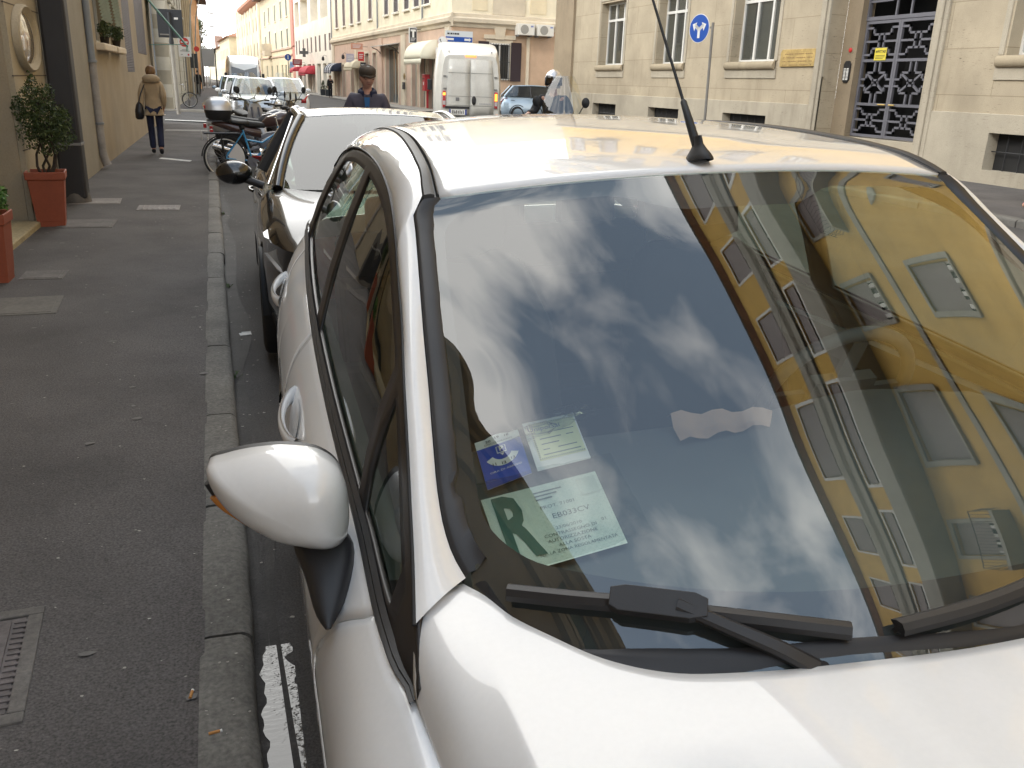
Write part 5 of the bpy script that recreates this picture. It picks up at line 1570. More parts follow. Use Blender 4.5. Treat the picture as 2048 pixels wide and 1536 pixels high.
# ------------------------------------------------------------------ street beyond the crossing, far side
FA = radians(2.9); FDIR = Vector((-sin(FA), cos(FA), 0)); FP = Vector((11.4, 47, 0))
M_CREAM = plaster('cream_stucco', (0.80, 0.73, 0.56), .15, (0.5, 0.4, 0.25))
M_PINK = plaster('pinkish_stucco', (0.62, 0.46, 0.36), .2, (0.4, 0.28, 0.2))
M_WHITEST = plaster('white_stucco', (0.82, 0.78, 0.68), .1, (0.6, 0.52, 0.4))
M_PALE = plaster('pale_yellow_stucco', (0.78, 0.68, 0.48), .15, (0.5, 0.38, 0.2))
M_BONE = plaster('bone_stone', (0.66, 0.58, 0.45), .25, (0.4, 0.33, 0.24))
M_SHOPG = mat('shopfront_glass', (.06, .075, .07), .08, spec=.8)
def bld(name, label, ua, ub):
    p = FP + FDIR * ub
    return thing(name, label, 'building', (p.x, p.y, 0), -pi / 2 + FA)
B1 = bld('corner_house', 'cream and pink corner house with shops, shuttered windows and air conditioners', 0, 37.2); LB = 37.2
def U(u): return LB - u
shops = [(11.9, 15.5, .12, 3.6), (7.1, 8.3, .12, 3.35), (5.1, 6.3, .12, 3.35), (3.4, 4.5, .12, 3.3), (1.2, 2.6, .12, 2.6), (18.6, 19.8, .12, 3.4), (21.2, 22.6, .12, 3.4), (23.6, 25.2, .12, 2.8), (27, 28.4, .12, 2.7), (31.0, 32.4, .12, 2.7), (33.6, 35.2, .12, 2.7)]
ups = [(c - .62, c + .62, 5.68, 7.9) for c in (34.5, 31.0, 27.6, 24.6, 20.4, 15.2, 12.4, 9.6, 7.2, 4.9)] + [(c - .62, c + .62, 9.6, 11.6) for c in (34.5, 31.0, 27.6, 24.6, 20.4, 15.2, 12.4, 9.6, 7.2, 4.9)]
mb = MB(); wall(mb, 0, LB, 0, 4.45, [(U(b), U(a), c, e, .3) for a, b, c, e in shops]); mb.quad((LB, 0, 0), (LB, 12, 0), (LB, 12, 4.45), (LB, 0, 4.45)); mb.build('lower_wall', M_PINK, B1)
sideops = [(2.0, 3.3, 1.8, 3.65)]
mb = MB(); wall(mb, 0, LB, 4.45, 13, [(U(b), U(a), c, e, .15) for a, b, c, e in ups]); mb.quad((LB, 0, 4.45), (LB, 12, 4.45), (LB, 12, 13), (LB, 0, 13)); mb.quad((0, 12, 0), (0, 0, 0), (0, 0, 13), (0, 12, 13)); mb.quad((0, 0, 13), (LB, 0, 13), (LB, 12, 13), (0, 12, 13)); mb.build('upper_wall', M_CREAM, B1)
CPROF = [(.0, 4.30), (-.06, 4.32), (-.10, 4.45), (-.24, 4.55), (-.26, 4.72), (-.12, 4.80), (-.12, 4.95), (.0, 5.0)]
cornice(B1, 'cornice', M_BONE, 0, LB + .26, CPROF)
for a, b, c, e in shops:
    w = window(B1, U(b), U(a), c, e, .2, fm=mat('shop_frame', (.40, .38, .33), .6), pm=M_SHOPG, name='shop_door', surround=M_BONE if c < 1 else None)
for i, (a, b, c, e) in enumerate(ups): window(B1, U(b), U(a), c, e, .1, 'closed', shut=M_SHUT_BR if i % 10 < 5 else M_SHUT_DK, bars=1, surround=M_WHITEST, sill=M_WHITEST, pm=False, fm=M_SHUT_BR)
for u_, w_ in ((17.0, 1.1), (10.3, 1.1), (0.55, .9), (36.6, 1.1), (26, .7)): slab(B1, 'pilaster', M_BONE if u_ != 17.0 else M_PINK, (U(u_ + w_ / 2), -.10, .1), (U(u_ - w_ / 2), .02, 4.30))
def side(o, x=LB): o.rotation_euler = (0, 0, pi / 2); o.location = (x, 0, 0); return o
w = side(window(B1, 2.05, 3.2, 1.8, 3.62, -.05, bars=2, pm=M_PANE, surround=M_BONE))
mb = MB()
for k in range(8): x = 2.1 + .15 * k; mb.tube([(x, -.12, 1.75), (x, -.12, 3.6)], .013, 5)
for z in (1.9, 2.7, 3.5): mb.tube([(2.05, -.12, z), (3.2, -.12, z)], .013, 5)
mb.build('window_grille', M_BLKIRON, w)
for x0 in (1.42, 3.24):
    mb = MB(); mb.b2((x0, -.16, 1.75), (x0 + .58, -.11, 3.68)); mb.build('shutter', M_SHUT_DK, w)
mb = MB(); mb.b2((1.75, -.09, 3.82), (3.5, 0, 4.02)); mb.prism([(-.22, 0), (.22, 0), (.32, .62), (-.32, .62)], .12, frame((2.62, .0, 3.80), (1, 0, 0), (0, 0, 1))); mb.build('keystone', M_BONE, w)
side(cornice(B1, 'cornice', M_BONE, .002, 12, CPROF))
mb = MB(); wall(mb, 0, 12, 0, 4.3, [], -.004); side(mb.build('side_wall', plaster('tan_side', (.56, .40, .28), .25, (.3, .2, .13)), B1))
mb = MB(); mb.b2((1.1, -.03, 5.15), (1.9, .0, 7.4)); mb.b2((4.3, -.03, 5.15), (5.2, 0, 7.4)); side(mb.build('wall_panel', M_PALE, B1)); mb = MB(); mb.b2((2.2, -.05, 5.0), (4.0, 0, 7.4)); side(mb.build('wall_panel', M_BONE, B1))
mb = MB(); mb.b2((4.15, -.06, 0), (4.32, .0, 4.0)); side(mb.build('pilaster_strip', M_BONE, B1))
mb = MB(); mb.b2((5.5, -.55, 0), (6.6, 0, 1.75)); mb.b2((5.42, -.6, 1.75), (6.68, 0, 1.85)); side(mb.build('meter_cabinet', M_BONE, B1)); 
for u_, z1 in ((5.6, 13), (17.7, 13), (37.0, 13)):
    mb = MB(); mb.tube([(U(u_), -.09, 4.9), (U(u_), -.09, z1)], .05, 8); mb.build('downpipe', M_PIPE, B1)
for k, (x0, lab) in enumerate(((3.45, 'air conditioner nearer the street corner, high on the corner house'), (4.55, 'air conditioner farther from the street corner, above the scooter rider'))):
    p = FP + Vector((cos(FA), sin(FA), 0)) * x0
    t = thing('air_conditioner', lab, 'air conditioner', (p.x, p.y - .30, 4.06), FA, 'air conditioners on the corner house')
    mb = MB(); mb.b2((0, -.30, 0), (.92, .22, .56)); mb.build('case', mat('ac_white', (.74, .72, .66), .5), t, bevel=.02)
    mb = MB(); mb.lathe([(.23, -.01), (.22, .012), (.03, .012), (0, .012)], 24, Matrix.Translation((.36, -.302, .28)) @ Matrix.Rotation(radians(90), 4, 'X')); mb.build('fan_grille', mat('ac_grille', (.32, .31, .28), .7), t)
    mb = MB(); mb.b2((.70, -.31, .40), (.84, -.305, .47)); mb.build('badge', mat('badge_blue', (.2, .25, .5), .5), t)
    mb = MB(); mb.b2((.05, -.2, -.06), (.10, .3, 0)); mb.b2((.80, -.2, -.06), (.85, .3, 0)); mb.build('bracket', M_PIPE, t)

B2 = bld('terrace_house', 'white rendered house with deep recessed loggias above small shuttered windows', 37.2, 63.5); LB2 = 63.5
def U2(u): return LB2 - u
lg = [(U2(b), U2(a), 6.9, 9.4, 1.4) for a, b in ((39.4, 43.6), (45.2, 50.2), (52.2, 57.8), (59, 62.5))]
sm = [(U2(u_ + .5), U2(u_ - .5), 4.0, 5.45, .2) for u_ in (38.6, 41.2, 44.6, 47.2, 50.2, 53.0, 56.2, 59.6, 62)]
gf = [(U2(b), U2(a), .12, 2.9, .4) for a, b in ((38.2, 40), (41, 43), (44.5, 47), (48.5, 50.0), (51, 53.5), (55, 57), (58.5, 60.5))]
mb = MB(); wall(mb, 0, LB2 - 37.2, 0, 11.5, lg + sm + gf); mb.quad((0, 0, 11.5), (26.3, 0, 11.5), (26.3, 11, 11.5), (0, 11, 11.5)); mb.quad((26.3, 0, 0), (26.3, 11, 0), (26.3, 11, 11.5), (26.3, 0, 11.5)); mb.build('wall', M_WHITEST, B2)
for a, b, c, e, d_ in lg:
    mb = MB(); mb.quad((a, 1.4, c), (b, 1.4, c), (b, 1.4, e), (a, 1.4, e)); mb.build('loggia_back', M_BONE, B2)
for a, b, c, e, d_ in sm: window(B2, a, b, c, e, .12, 'closed', shut=M_SHUT_BR, bars=1, pm=False, fm=M_SHUT_BR)
for a, b, c, e, d_ in gf: window(B2, a, b, c, e, .3, pm=M_SHOPG, name='shop_door', fm=mat('shop_frame', (.4, .38, .33), .6))
B3 = bld('ornate_terrace', 'yellow house with green shutters, a balcony and a brown eave', 63.5, 104); LB3 = 104
def U3(u): return LB3 - u
w3 = [(U3(u_ + .8), U3(u_ - .8), z, z + 2.0, .2) for z in (5.1, 8.5) for u_ in (70, 76, 83, 97)] + [(U3(91.9), U3(90.1), 5.1, 7.6, .2), (U3(91.7), U3(90.3), 8.7, 10.7, .2)]
g3 = [(U3(u_ + .9), U3(u_ - .9), .12, 3.0, .3) for u_ in (69, 73, 77, 83, 90, 97)]
mb = MB(); wall(mb, 0, U3(65.8), 0, 12.6, [o for o in w3 + g3]); mb.quad((0, 0, 12.6), (38.2, 0, 12.6), (38.2, 11, 12.6), (0, 11, 12.6)); mb.quad((0, 11, 0), (0, 0, 0), (0, 0, 12.6), (0, 11, 12.6)); mb.build('wall', M_PALE, B3)
mb = MB(); mb.b2((U3(65.8), -.15, 5.0), (U3(63.5), 11, 13.5)); mb.b2((U3(65.8), -.02, 0), (U3(63.5), 11, 5.0)); mb.build('red_return', mat('faded_red', (.60, .28, .22), .9, var=.1), B3)
for a, b, c, e, d_ in w3: window(B3, a, b, c, e, .12, 'closed', shut=M_SHUT_GR if c > 5.05 and abs((a + b) / 2 - U3(91)) > 1 else M_SHUT_DK, bars=1, pm=False, surround=M_WHITEST, sill=M_WHITEST)
for a, b, c, e, d_ in g3: window(B3, a, b, c, e, .2, 'closed', shut=mat('grey_green_door', (.22, .25, .2), .7), bars=1, pm=False)
for z in (3.9, 4.7): cornice(B3, 'string_course', M_PINK, 0, U3(65.8), [(0, z), (-.15, z + .08), (-.15, z + .25), (0, z + .3)])
mb = MB(); mb.b2((0, -1.1, 12.3), (U3(66), 2, 12.6)); mb.build('eaves', mat('brown_eave', (.16, .09, .07), .9), B3)
mb = MB(); mb.b2((U3(92.6), -1.0, 4.3), (U3(89.4), 0, 4.9)); mb.b2((U3(92.6), -1.0, 4.9), (U3(92.3), 0, 5.9)); mb.b2((U3(89.7), -1.0, 4.9), (U3(89.4), 0, 5.9)); mb.build('balcony', M_BONE, B3)
B4 = bld('tall_pale_house', 'tall pale yellow house with a terracotta corner cornice near the end of the street', 106, 158); LB4 = 158
w4 = [(x, x + 1.3, z, z + 2.1, .2) for z in (4.6, 8.4, 11.5) for x in (3, 9, 15, 21, 27, 33, 40, 46)]
mb = MB(); wall(mb, 0, 52, 0, 14.2, w4); mb.quad((0, 0, 14.2), (52, 0, 14.2), (52, 12, 14.2), (0, 12, 14.2)); mb.quad((52, 0, 0), (52, 12, 0), (52, 12, 14.2), (52, 0, 14.2)); mb.quad((0, 12, 0), (0, 0, 0), (0, 0, 14.2), (0, 12, 14.2)); mb.build('wall', M_PALE, B4)
for a, b, c, e, d_ in w4: window(B4, a, b, c, e, .12, 'closed', shut=M_SHUT_BR, bars=1, pm=False)
cornice(B4, 'cornice', mat('terracotta_cornice', (.50, .24, .16), .9, var=.15), 18, 53, [(0, 12.4), (-.5, 12.6), (-.9, 12.9), (-.9, 13.4), (0, 13.6)])
for x in (0.5, 12.5, 24.5, 37, 50): slab(B4, 'pilaster', M_WHITEST, (x, -.15, 0), (x + 1.2, .02, 12.4))
cornice(B4, 'string_course', M_BONE, 0, 52, [(0, 3.9), (-.15, 4.0), (-.15, 4.2), (0, 4.3)])
for i, (ua, ub, H, m_, lab, setb) in enumerate(((160, 200, 9.2, M_PALE, 'yellow low house with a hipped tile roof at the far end of the street', 1.5), (202, 290, 8.2, M_CREAM, 'farthest cream house before the brick tower', 1.0))):
    p = FP + FDIR * ub + Vector((-setb, 0, 0))
    b_ = thing('far_house', lab, 'building', (p.x, p.y, 0), -pi / 2 + FA); L_ = ub - ua
    ww = [(x, x + 1.5, z, z + 2, .2) for z in (1, 5) for x in range(2, int(L_) - 3, 6)]
    mb = MB(); wall(mb, 0, L_, 0, H, ww); mb.quad((L_, 0, 0), (L_, 10, 0), (L_, 10, H), (L_, 0, H)); mb.build('wall', m_, b_)
    for a, b, c, e, d_ in ww: window(b_, a, b, c, e, .12, 'closed', shut=M_SHUT_BR, bars=1, pm=False)
    mb = MB(); mb.add([(-.6, -.8, H), (L_ + .6, -.8, H), (L_ + .6, 11, H), (-.6, 11, H), (4, 5, H + 2.2), (L_ - 4, 5, H + 2.2)], [(0, 1, 5, 4), (1, 2, 5), (2, 3, 4, 5), (3, 0, 4), (0, 3, 2, 1)]); mb.build('roof', M_TILE, b_)
t = thing('brick_tower', 'square pinkish brick bell tower closing the street', 'tower', (-.5, 350, 0))
M_BRICK = plaster('tower_brick', (0.50, 0.33, 0.26), .2, (0.35, 0.22, 0.17), courses=(.5, .25))
mb = MB(); mb.b2((-1.35, -1.2, 0), (1.35, 1.4, 14.2)); mb.build('shaft', M_BRICK, t)
mb = MB(); mb.b2((-1.45, -1.3, 14.2), (1.45, 1.5, 14.5)); mb.build('cap', M_BRICK, t)
mb = MB(); mb.lathe([(.45, 0), (.45, .06), (0, .06)], 16, Matrix.Translation((0, -1.2, 11.2)) @ Matrix.Rotation(radians(90), 4, 'X')); mb.build('clock_face', M_PAPER, t)
# ------------------------------------------------------------------ other vehicles
def car(name, label, loc, rot, paint, L=4.1, W=.84, H=1.43, hz=(.70, .92), wb=1.05, wt=1.85, rt=3.1, rb=3.95, belt=.93, tail=.98, ax=(.82, 3.32), wr=.29, group=None, cat='car', detail=False, roofw=.56, glassm=None, tyre_w=.19):
    """a car nose at y=0 (towards -Y), tail at y=L"""
    t = thing(name, label, cat, loc, rot, group)
    G_ = glassm or glass('car_glass', (.35, .42, .38), .11)
    ys = [0, .04, .15, .4, .7, wb, (wb + wt) / 2, wt, (wt + rt) / 2, rt, (rt + rb) / 2, rb, L - .12, L - .03, L]
    def hw(y): return W * interp(y, [0, .06, .3, .9, L * .5, L - .7, L - .12, L], [.70, .80, .93, .99, 1.0, .985, .90, .80])
    def topz(y):
        return interp(y, [0, .05, .3, wb, wt, rt, rb, L - .1, L], [hz[0] - .14, hz[0], lerp(hz[0], hz[1], .42), hz[1], belt, belt + .04, tail, tail - .03, tail - .2])
    g = []
    for y in [v for a, b in zip(ys, ys[1:]) for v in (a, (a + b) / 2)] + [L]:
        w, tz = hw(y), topz(y); sz = min(tz - .03, belt - .02 + .02 * (y / L))
        pts = [(-w * .86, .20), (-w * .97, .26), (-w, .42), (-w, .60), (-w * .985, .74), (-w * .955, sz - .06), (-w * .90, sz), (-w * .80, lerp(sz, tz, .55) + .01), (-w * .5, tz), (0, tz + .015)]
        g.append([Vector((x, y, z)) for x, z in pts] + [Vector((-x, y, z)) for x, z in pts[-2::-1]])
    mb = MB(); mb.grid(g); mb.poly(g[0]); mb.poly(g[-1][::-1]); orient(mb, lambda c: Vector((0, c.y if .3 < c.y < L - .3 else L / 2, .5)))
    mb.build('body', paint, t, smooth=50)
    bw = W * .905; zb = belt; zr = H - .05
    def mx(P): return [Vector((-p.x, p.y, p.z)) for p in P]
    def edge(a, b, bulge, n=13): return [a.lerp(b, k / (n - 1)) + Vector((0, -bulge[0], bulge[1])) * (4 * (k / (n - 1)) * (1 - k / (n - 1))) for k in range(n)]
    FBl, FTl = Vector((-bw * .93, wb + .22, hz[1])), Vector((-roofw, wt, zr)); RTl, RBl = Vector((-roofw * .97, rt, zr - .01)), Vector((-bw * .88, rb, tail))
    FBr, FTr, RTr, RBr = mx([FBl, FTl, RTl, RBl])
    wsb, wst = edge(FBl, FBr, (.24, .02)), edge(FTl, FTr, (.07, .035))
    cl = [FBl.lerp(FTl, k / 8) + Vector((-.02, 0, .015)) * 4 * (k / 8) * (1 - k / 8) for k in range(9)]; cr_ = mx(cl)
    mb = MB(); mb.grid(coons(wsb, wst, cl, cr_)); orient(mb, lambda c: Vector((0, L / 2, .3))); mb.build('windscreen', G_, t, smooth=180)
    rtb, rbb = edge(RTl, RTr, (-.05, .03)), edge(RBl, RBr, (-.10, .01))
    rl = [RBl.lerp(RTl, k / 6) for k in range(7)]
    mb = MB(); mb.grid(coons(rbb, rtb, rl, mx(rl))); orient(mb, lambda c: Vector((0, L / 2, .3))); mb.build('rear_window', G_, t, smooth=180)
    sideL = spl([FTl, Vector((-roofw - .015, (wt + rt) / 2, H - .015)), RTl], 13)
    mb = MB(); mb.grid(coons(wst, rtb, [p for p in sideL], mx(sideL))); orient(mb, lambda c: Vector((0, c.y, .3))); mb.build('roof', paint, t, smooth=180, solid=.015)
    for s_ in (1, -1):
        f = (lambda P: P) if s_ > 0 else mx
        # pillars
        for nm, path, r in (('front_pillar', cl, .036), ('rear_pillar', rl, .05), ('roof_rail', sideL, .028)):
            mb = MB(); mb.tube(f(path), r, 8); mb.build(nm, paint, t, smooth=180)
        base = [Vector((-bw, lerp(FBl.y - .02, RBl.y, k / 12), lerp(zb + .0, tail + .01, (k / 12) ** 1.5))) for k in range(13)]
        topc = []
        for k in range(13):
            y = base[k].y
            if y < FTl.y: u = (y - FBl.y) / (FTl.y - FBl.y); p = FBl.lerp(FTl, max(u, 0))
            elif y > RTl.y: u = (y - RTl.y) / (RBl.y - RTl.y); p = RTl.lerp(RBl, min(u, 1))
            else: p = Vector((-roofw - .01, y, H - .045 - .0))
            topc.append(p + Vector((-.012, 0, 0)))
        mid = (FTl.y + RTl.y) / 2 + .05
        mb = MB(); g = [f([a.lerp(b, j / 3) for j in range(4)]) for a, b in zip(base, topc)]; mb.grid(g); orient(mb, lambda c: Vector((0, c.y, .8))); mb.build('side_window', G_ if detail else M_PANE, t, smooth=180)
        mb = MB(); p0 = Vector((-bw - .012, mid, zb)); p1 = Vector((-roofw - .02, mid + .05, H - .05)); mb.tube(f([p0, p1]), .045, 6); mb.build('door_pillar', M_TRIM, t)
        # lamps, mirror, door seams, handles
        w0 = hw(.12)
        mb = MB(); g = [[Vector((s_ * -hw(y) * k_, y - .012, z)) for k_ in (1.01, .9, .68)] for y, z in ((.42, hz[0] + .06), (.20, hz[0] + .02), (.05, hz[0] - .05), (.02, hz[0] - .11))]
        mb.grid(g); orient(mb, lambda c: Vector((0, 1.5, .3))); mb.build('headlight', M_HEADL, t, smooth=180, solid=.012)
        mb = MB(); g = [[Vector((s_ * -hw(min(y, L)) * k_, y + .012, z)) for k_ in (1.012, .9, .74)] for y, z in ((L - .28, tail - .06), (L - .08, tail - .12), (L, tail - .24), (L, tail - .36))]
        mb.grid(g); orient(mb, lambda c: Vector((0, L - 1.5, .6))); mb.build('tail_light', M_REDL, t, smooth=180, solid=.012)
        ms = thing('side_mirror', None, None); ms.parent = t
        mb = MB(); mb.ball((s_ * -(W + .12), wb + .52, belt + .07), (.115, .06, .075), 14, 10); mb.build('mirror_cover', paint, ms, smooth=180)
        mb = MB(); mb.tube([(s_ * -(W - .06), wb + .50, belt - .01), (s_ * -(W + .05), wb + .52, belt + .03)], .025, 8); mb.build('mirror_arm', M_TRIM, ms, smooth=180)
        for k, yh in enumerate((mid - .18, mid + .78)):
            mb = MB(); mb.tube([(s_ * -(hw(yh) + .004), yh, belt - .13), (s_ * -(hw(yh) + .025), yh + .03, belt - .125), (s_ * -(hw(yh) + .025), yh + .13, belt - .12), (s_ * -(hw(yh) + .004), yh + .16, belt - .12)], .011, 6); mb.build('door_handle', paint if detail else M_TRIM, t, smooth=180)
        for a in ax:
            w_ = wheel(s_ * -(W - .09), a, wr, wr, tyre_w, t, s_ * -1 if True else 1)
            mb = MB(); P = []
            for k in range(17):
                an = pi * k / 16
                P.append([Vector((s_ * -x, a + (wr + e_) * cos(an), wr + (wr + e_) * sin(an))) for x, e_ in ((W + .003, .055), (W + .004, .02), (W - .10, .02))])
            mb.grid(P); mb.build('wheel_arch', M_RUBBER, t, smooth=60)
    mb = MB(); mb.b2((-.26, -.012, .40), (.26, .0, .51)); mb.build('number_plate', M_PAPER, t)
    mb = MB(); mb.b2((-W * .5, -.006, .52), (W * .5, .01, .60)); mb.b2((-W * .62, -.004, .26), (W * .62, .01, .36)); mb.build('grille', M_TRIM, t)
    mb = MB(); mb.b2((-.26, L + .0, .58), (.26, L + .012, .69)); mb.build('number_plate', M_PAPER, t)
    mb = MB(); mb.b2((-W * .8, L - .02, .26), (W * .8, L + .012, .44)); mb.build('rear_bumper', M_TRIM, t, bevel=.01)
    # cabin
    mb = MB(); mb.b2((-bw * .8, wb + .2, .5), (bw * .8, wb + .55, belt - .02)); mb.build('dashboard', M_DASH, t)
    mb = MB()
    for x in (-.34, .34): mb.box((x, wt + .35, .95), (.46, .12, .62), M=Matrix.Rotation(radians(-14), 3, 'X')); mb.box((x, wt + .45, 1.24), (.24, .09, .15))
    mb.box((0, rt + .05, .9), (1.15, .12, .5), M=Matrix.Rotation(radians(-14), 3, 'X')); mb.build('seat_backs', M_SEAT, t, bevel=.03)
    return t
P_BLACK = mat('black_paint', (.006, .006, .007), .25, coat=1.0, coat_r=.01)
P_SILV = mat('silver_paint', (.50, .52, .54), .3, metal=.55, coat=1.0)
P_WHT = mat('plain_white_paint', (.76, .76, .74), .3, coat=1.0)
P_BLUE = mat('pale_blue_metal', (.33, .42, .50), .3, metal=.45, coat=1.0)
P_GREY = mat('dark_grey_paint', (.08, .085, .09), .3, coat=1.0)
BC = car('parked_coupe', 'glossy black coupe parked nose on behind the white hatchback', (1.00, 4.36, .0), radians(-1.0), P_BLACK, L=4.25, W=.88, H=1.355, hz=(.62, .90), wb=1.15, wt=2.02, rt=3.0, rb=3.9, belt=.90, tail=.95, ax=(.85, 3.40), wr=.305, detail=True, roofw=.545)
mb = MB(); mb.tube([(-.50, 1.38, .935), (-.05, 1.22, .965)], .011, 6); mb.tube([(.10, 1.20, .965), (.55, 1.38, .945)], .011, 6); mb.build('wiper', M_RUBBER, BC)
mb = MB()
for s_ in (-1, 1): mb.tube([(s_ * .795, 1.42, .925), (s_ * .60, 2.0, 1.315)], .006, 6)
mb.build('chrome_strip', M_CHROME, BC)
mb = MB(); mb.ball((0, 1.95, 1.25), (.12, .025, .04)); mb.build('rear_view_mirror', M_TRIM, BC, smooth=180)
car('parked_car', 'silver-grey hatchback parked along the near kerb behind the scooter screens', (.98, 30.6, .0), 0, P_SILV, H=1.50, belt=.96, hz=(.74, .98), group='cars parked far along the near kerb')
car('parked_car', 'white car parked beyond the silver hatchback, seen over the top cases', (.75, 36.5, .0), 0, P_WHT, H=1.50, group='cars parked far along the near kerb')
car('parked_car', 'pale blue roofed car farthest along the near kerb', (.55, 43.5, .0), 0, P_BLUE, H=1.52, group='cars parked far along the near kerb')
car('moving_car', 'white car driving away along the middle of the street', (2.15, 37.8, .07), pi, P_WHT, L=4.0, W=.84, H=1.46, belt=.95)
SUV = car('small_suv', 'pale blue small off-roader crossing behind the white van', (15.9, 39.6, .02), radians(80), P_BLUE, L=3.9, W=.83, H=1.56, hz=(.82, 1.0), belt=1.02, tail=1.06, wb=.95, wt=1.6, rt=3.35, rb=3.75, ax=(.75, 3.15), wr=.33, detail=False)
# vans
def van(name, label, loc, rot, paint, L=5.4, W=1.02, H=2.5, rear_detail=True):
    t = thing(name, label, 'van', loc, rot)             # tail at y=0, nose at y=L
    def sec(y):
        k = interp(y, [0, .05, L - 1.9, L - 1.3, L - .5, L], [.985, 1, 1, .98, .93, .80])
        top = interp(y, [0, .10, L - 1.9, L - 1.55, L - .85, L - .15, L], [H - .06, H, H, H - .12, 1.35, 1.02, .72])
        w = W * k
        z2 = min(1.15, top - .05)
        pts = [(-w * .97, .36), (-w, .5), (-w, 1.0 if top > 1.2 else top - .15), (-w * .985, lerp(z2, top, .35)), (-w * .93, lerp(z2, top, .75)), (-w * .86, top - .07), (-w * .76, top - .012), (0, top + .01)]
        return [Vector((x, y, z)) for x, z in pts] + [Vector((-x, y, z)) for x, z in pts[-2::-1]]
    ys = [0, .04, .1, .5, 1.5, 2.5, L - 1.9, L - 1.7, L - 1.5, L - 1.2, L - .85, L - .5, L - .15, L - .05, L]
    g = [sec(y) for y in ys]
    mb = MB(); mb.grid(g); mb.poly(g[-1]); mb.poly(g[0]); orient(mb, lambda c: Vector((0, min(max(c.y, .6), L - .8), 1.0))); mb.build('body', paint, t, smooth=40)
    M_SEAM = mat('van_seam', (.20, .20, .19), .8)
    for s_ in (-1, 1):
        d_ = thing('rear_door', None, None); d_.parent = t
        x0, x1 = (.012, W * .80) if s_ > 0 else (-W * .80, -.012)
        mb = MB(); zt_ = H - .20
        def px_(x, z): return x * (1 - .10 * max(0, (z - 1.2) / (zt_ - 1.2)) ** 1.4 if abs(x) > .1 else 1)
        P = [[Vector((px_(lerp(x0, x1, k / 4), z), -.018 - .012 * (1 - ((z - .5) / (zt_ - .5) * 2 - 1) ** 2), z)) for k in range(5)] for z in (.47, .8, .82, 1.10, 1.12, 1.5, 1.86, 1.88, 1.90, zt_)]
        mb.grid(P); mb.build('door_skin', paint, d_, smooth=30, solid=.02)
        mb = MB()
        for z in (1.87, 1.11, .81): mb.b2((min(x0, x1) * .93, -.035, z - .006), (max(x0, x1) * .93, -.028, z + .006))
        mb.build('pressing_line', M_SEAM, d_)
        for z in (.75, 1.35, 1.75): 
            mb = MB(); mb.box((s_ * W * .86, -.02, z), (.10, .03, .05)); mb.build('door_hinge', M_SEAM, d_)
        mb = MB(); mb.b2((s_ * W * .88 - .055, -.035, .72), (s_ * W * .88 + .055, .04, 1.28))
        tl = mb.build('tail_light', M_REDL, t, bevel=.012)
        mb = MB(); mb.b2((s_ * W * .88 - .045, -.042, 1.13 if s_ < 0 else .98), (s_ * W * .88 + .045, -.033, 1.22)); mb.build('lit_lamp', mat('lit_brake', (.9, .3, .05), .4, emit=((1.0, .32, .04), 2.6)), tl)
        mb = MB(); mb.b2((s_ * W * .88 - .045, -.04, .82), (s_ * W * .88 + .045, -.033, .95)); mb.build('clear_lens', mat('clear_lens', (.5, .46, .46), .3), tl)
        for a in (.95, 4.35): wheel(s_ * (W - .13), a, .34, .34, .22, t, s_)
        mb = MB(); mb.tube([(s_ * W * .72, .1, H + .06), (s_ * W * .72, 2.6, H + .06)], .02, 6); mb.build('roof_bar', M_GREYIRON, t)
        mb = MB(); mb.b2((s_ * W * 1.0, L - 1.75, 1.25), (s_ * W * .985, L - 1.0, 1.75)); mb.build('cab_window', M_PANE, t)
        mb = MB(); mb.b2((s_ * (W + .05), L - 1.25, 1.25), (s_ * (W + .22), L - 1.15, 1.65)); mb.build('side_mirror', M_TRIM, t, bevel=.02)
    if rear_detail:
        mb = MB(); mb.b2((-.86, -.045, .70), (-.02, -.02, .78)); mb.build('plate_lamp_bar', M_TRIM, t)
        np_ = thing('number_plate', None, None); np_.parent = t
        mb = MB(); mb.b2((-.72, -.048, .50), (-.12, -.036, .68)); mb.build('plate', M_PAPER, np_)
        mb = MB(); mb.b2((-.72, -.052, .50), (-.67, -.047, .68)); mb.b2((-.17, -.052, .50), (-.12, -.047, .68)); mb.build('blue_band', mat('plate_blue', (.03, .06, .3), .5), np_)
        mb = MB(); F = frame((-.42, -.051, .59), (1, 0, 0), (0, 0, 1))
        for k, (a, b) in enumerate(((0, .16), (.05, .16), (.09, .10), (.14, .16), (.20, .14), (.26, .16), (.31, .12), (.37, .16))): mb.b2((-.62 + a, -.053, .535), (-.595 + a, -.048, .535 + b * .7))
        mb.build('plate_marks', mat('ink_black', (.02, .02, .02), .7), np_)
        mb = MB(); mb.lathe([(.0, .02), (.07, .02), (.08, 0)], 16, Matrix.Translation((.13, -.035, .98)) @ Matrix.Rotation(radians(90), 4, 'X') @ Matrix.Diagonal((1, 1.9, 1, 1))); mb.build('rear_handle', M_TRIM, t, smooth=50)
        mb = MB(); mb.b2((-.50, -.042, .96), (-.38, -.03, 1.07)); mb.build('badge', mat('badge_grey', (.18, .18, .18), .4), t)
        mb = MB()
        for k in range(8): mb.b2((.32 + k * .055, -.042, .86), (.36 + k * .055, -.034, .905))
        mb.build('model_badge', mat('badge_light', (.45, .44, .43), .4), t)
        mb = MB(); mb.b2((-.19, -.015, H - .13), (.19, .05, H - .05)); mb.build('high_brake_light', mat('lit_brake_high', (.9, .3, .1), .4, emit=((1.0, .22, .06), 2.2)), t, bevel=.012)
    mb = MB(); mb.b2((-W * .97, -.07, .30), (W * .97, .1, .46)); mb.build('rear_bumper', M_TRIM, t, bevel=.02)
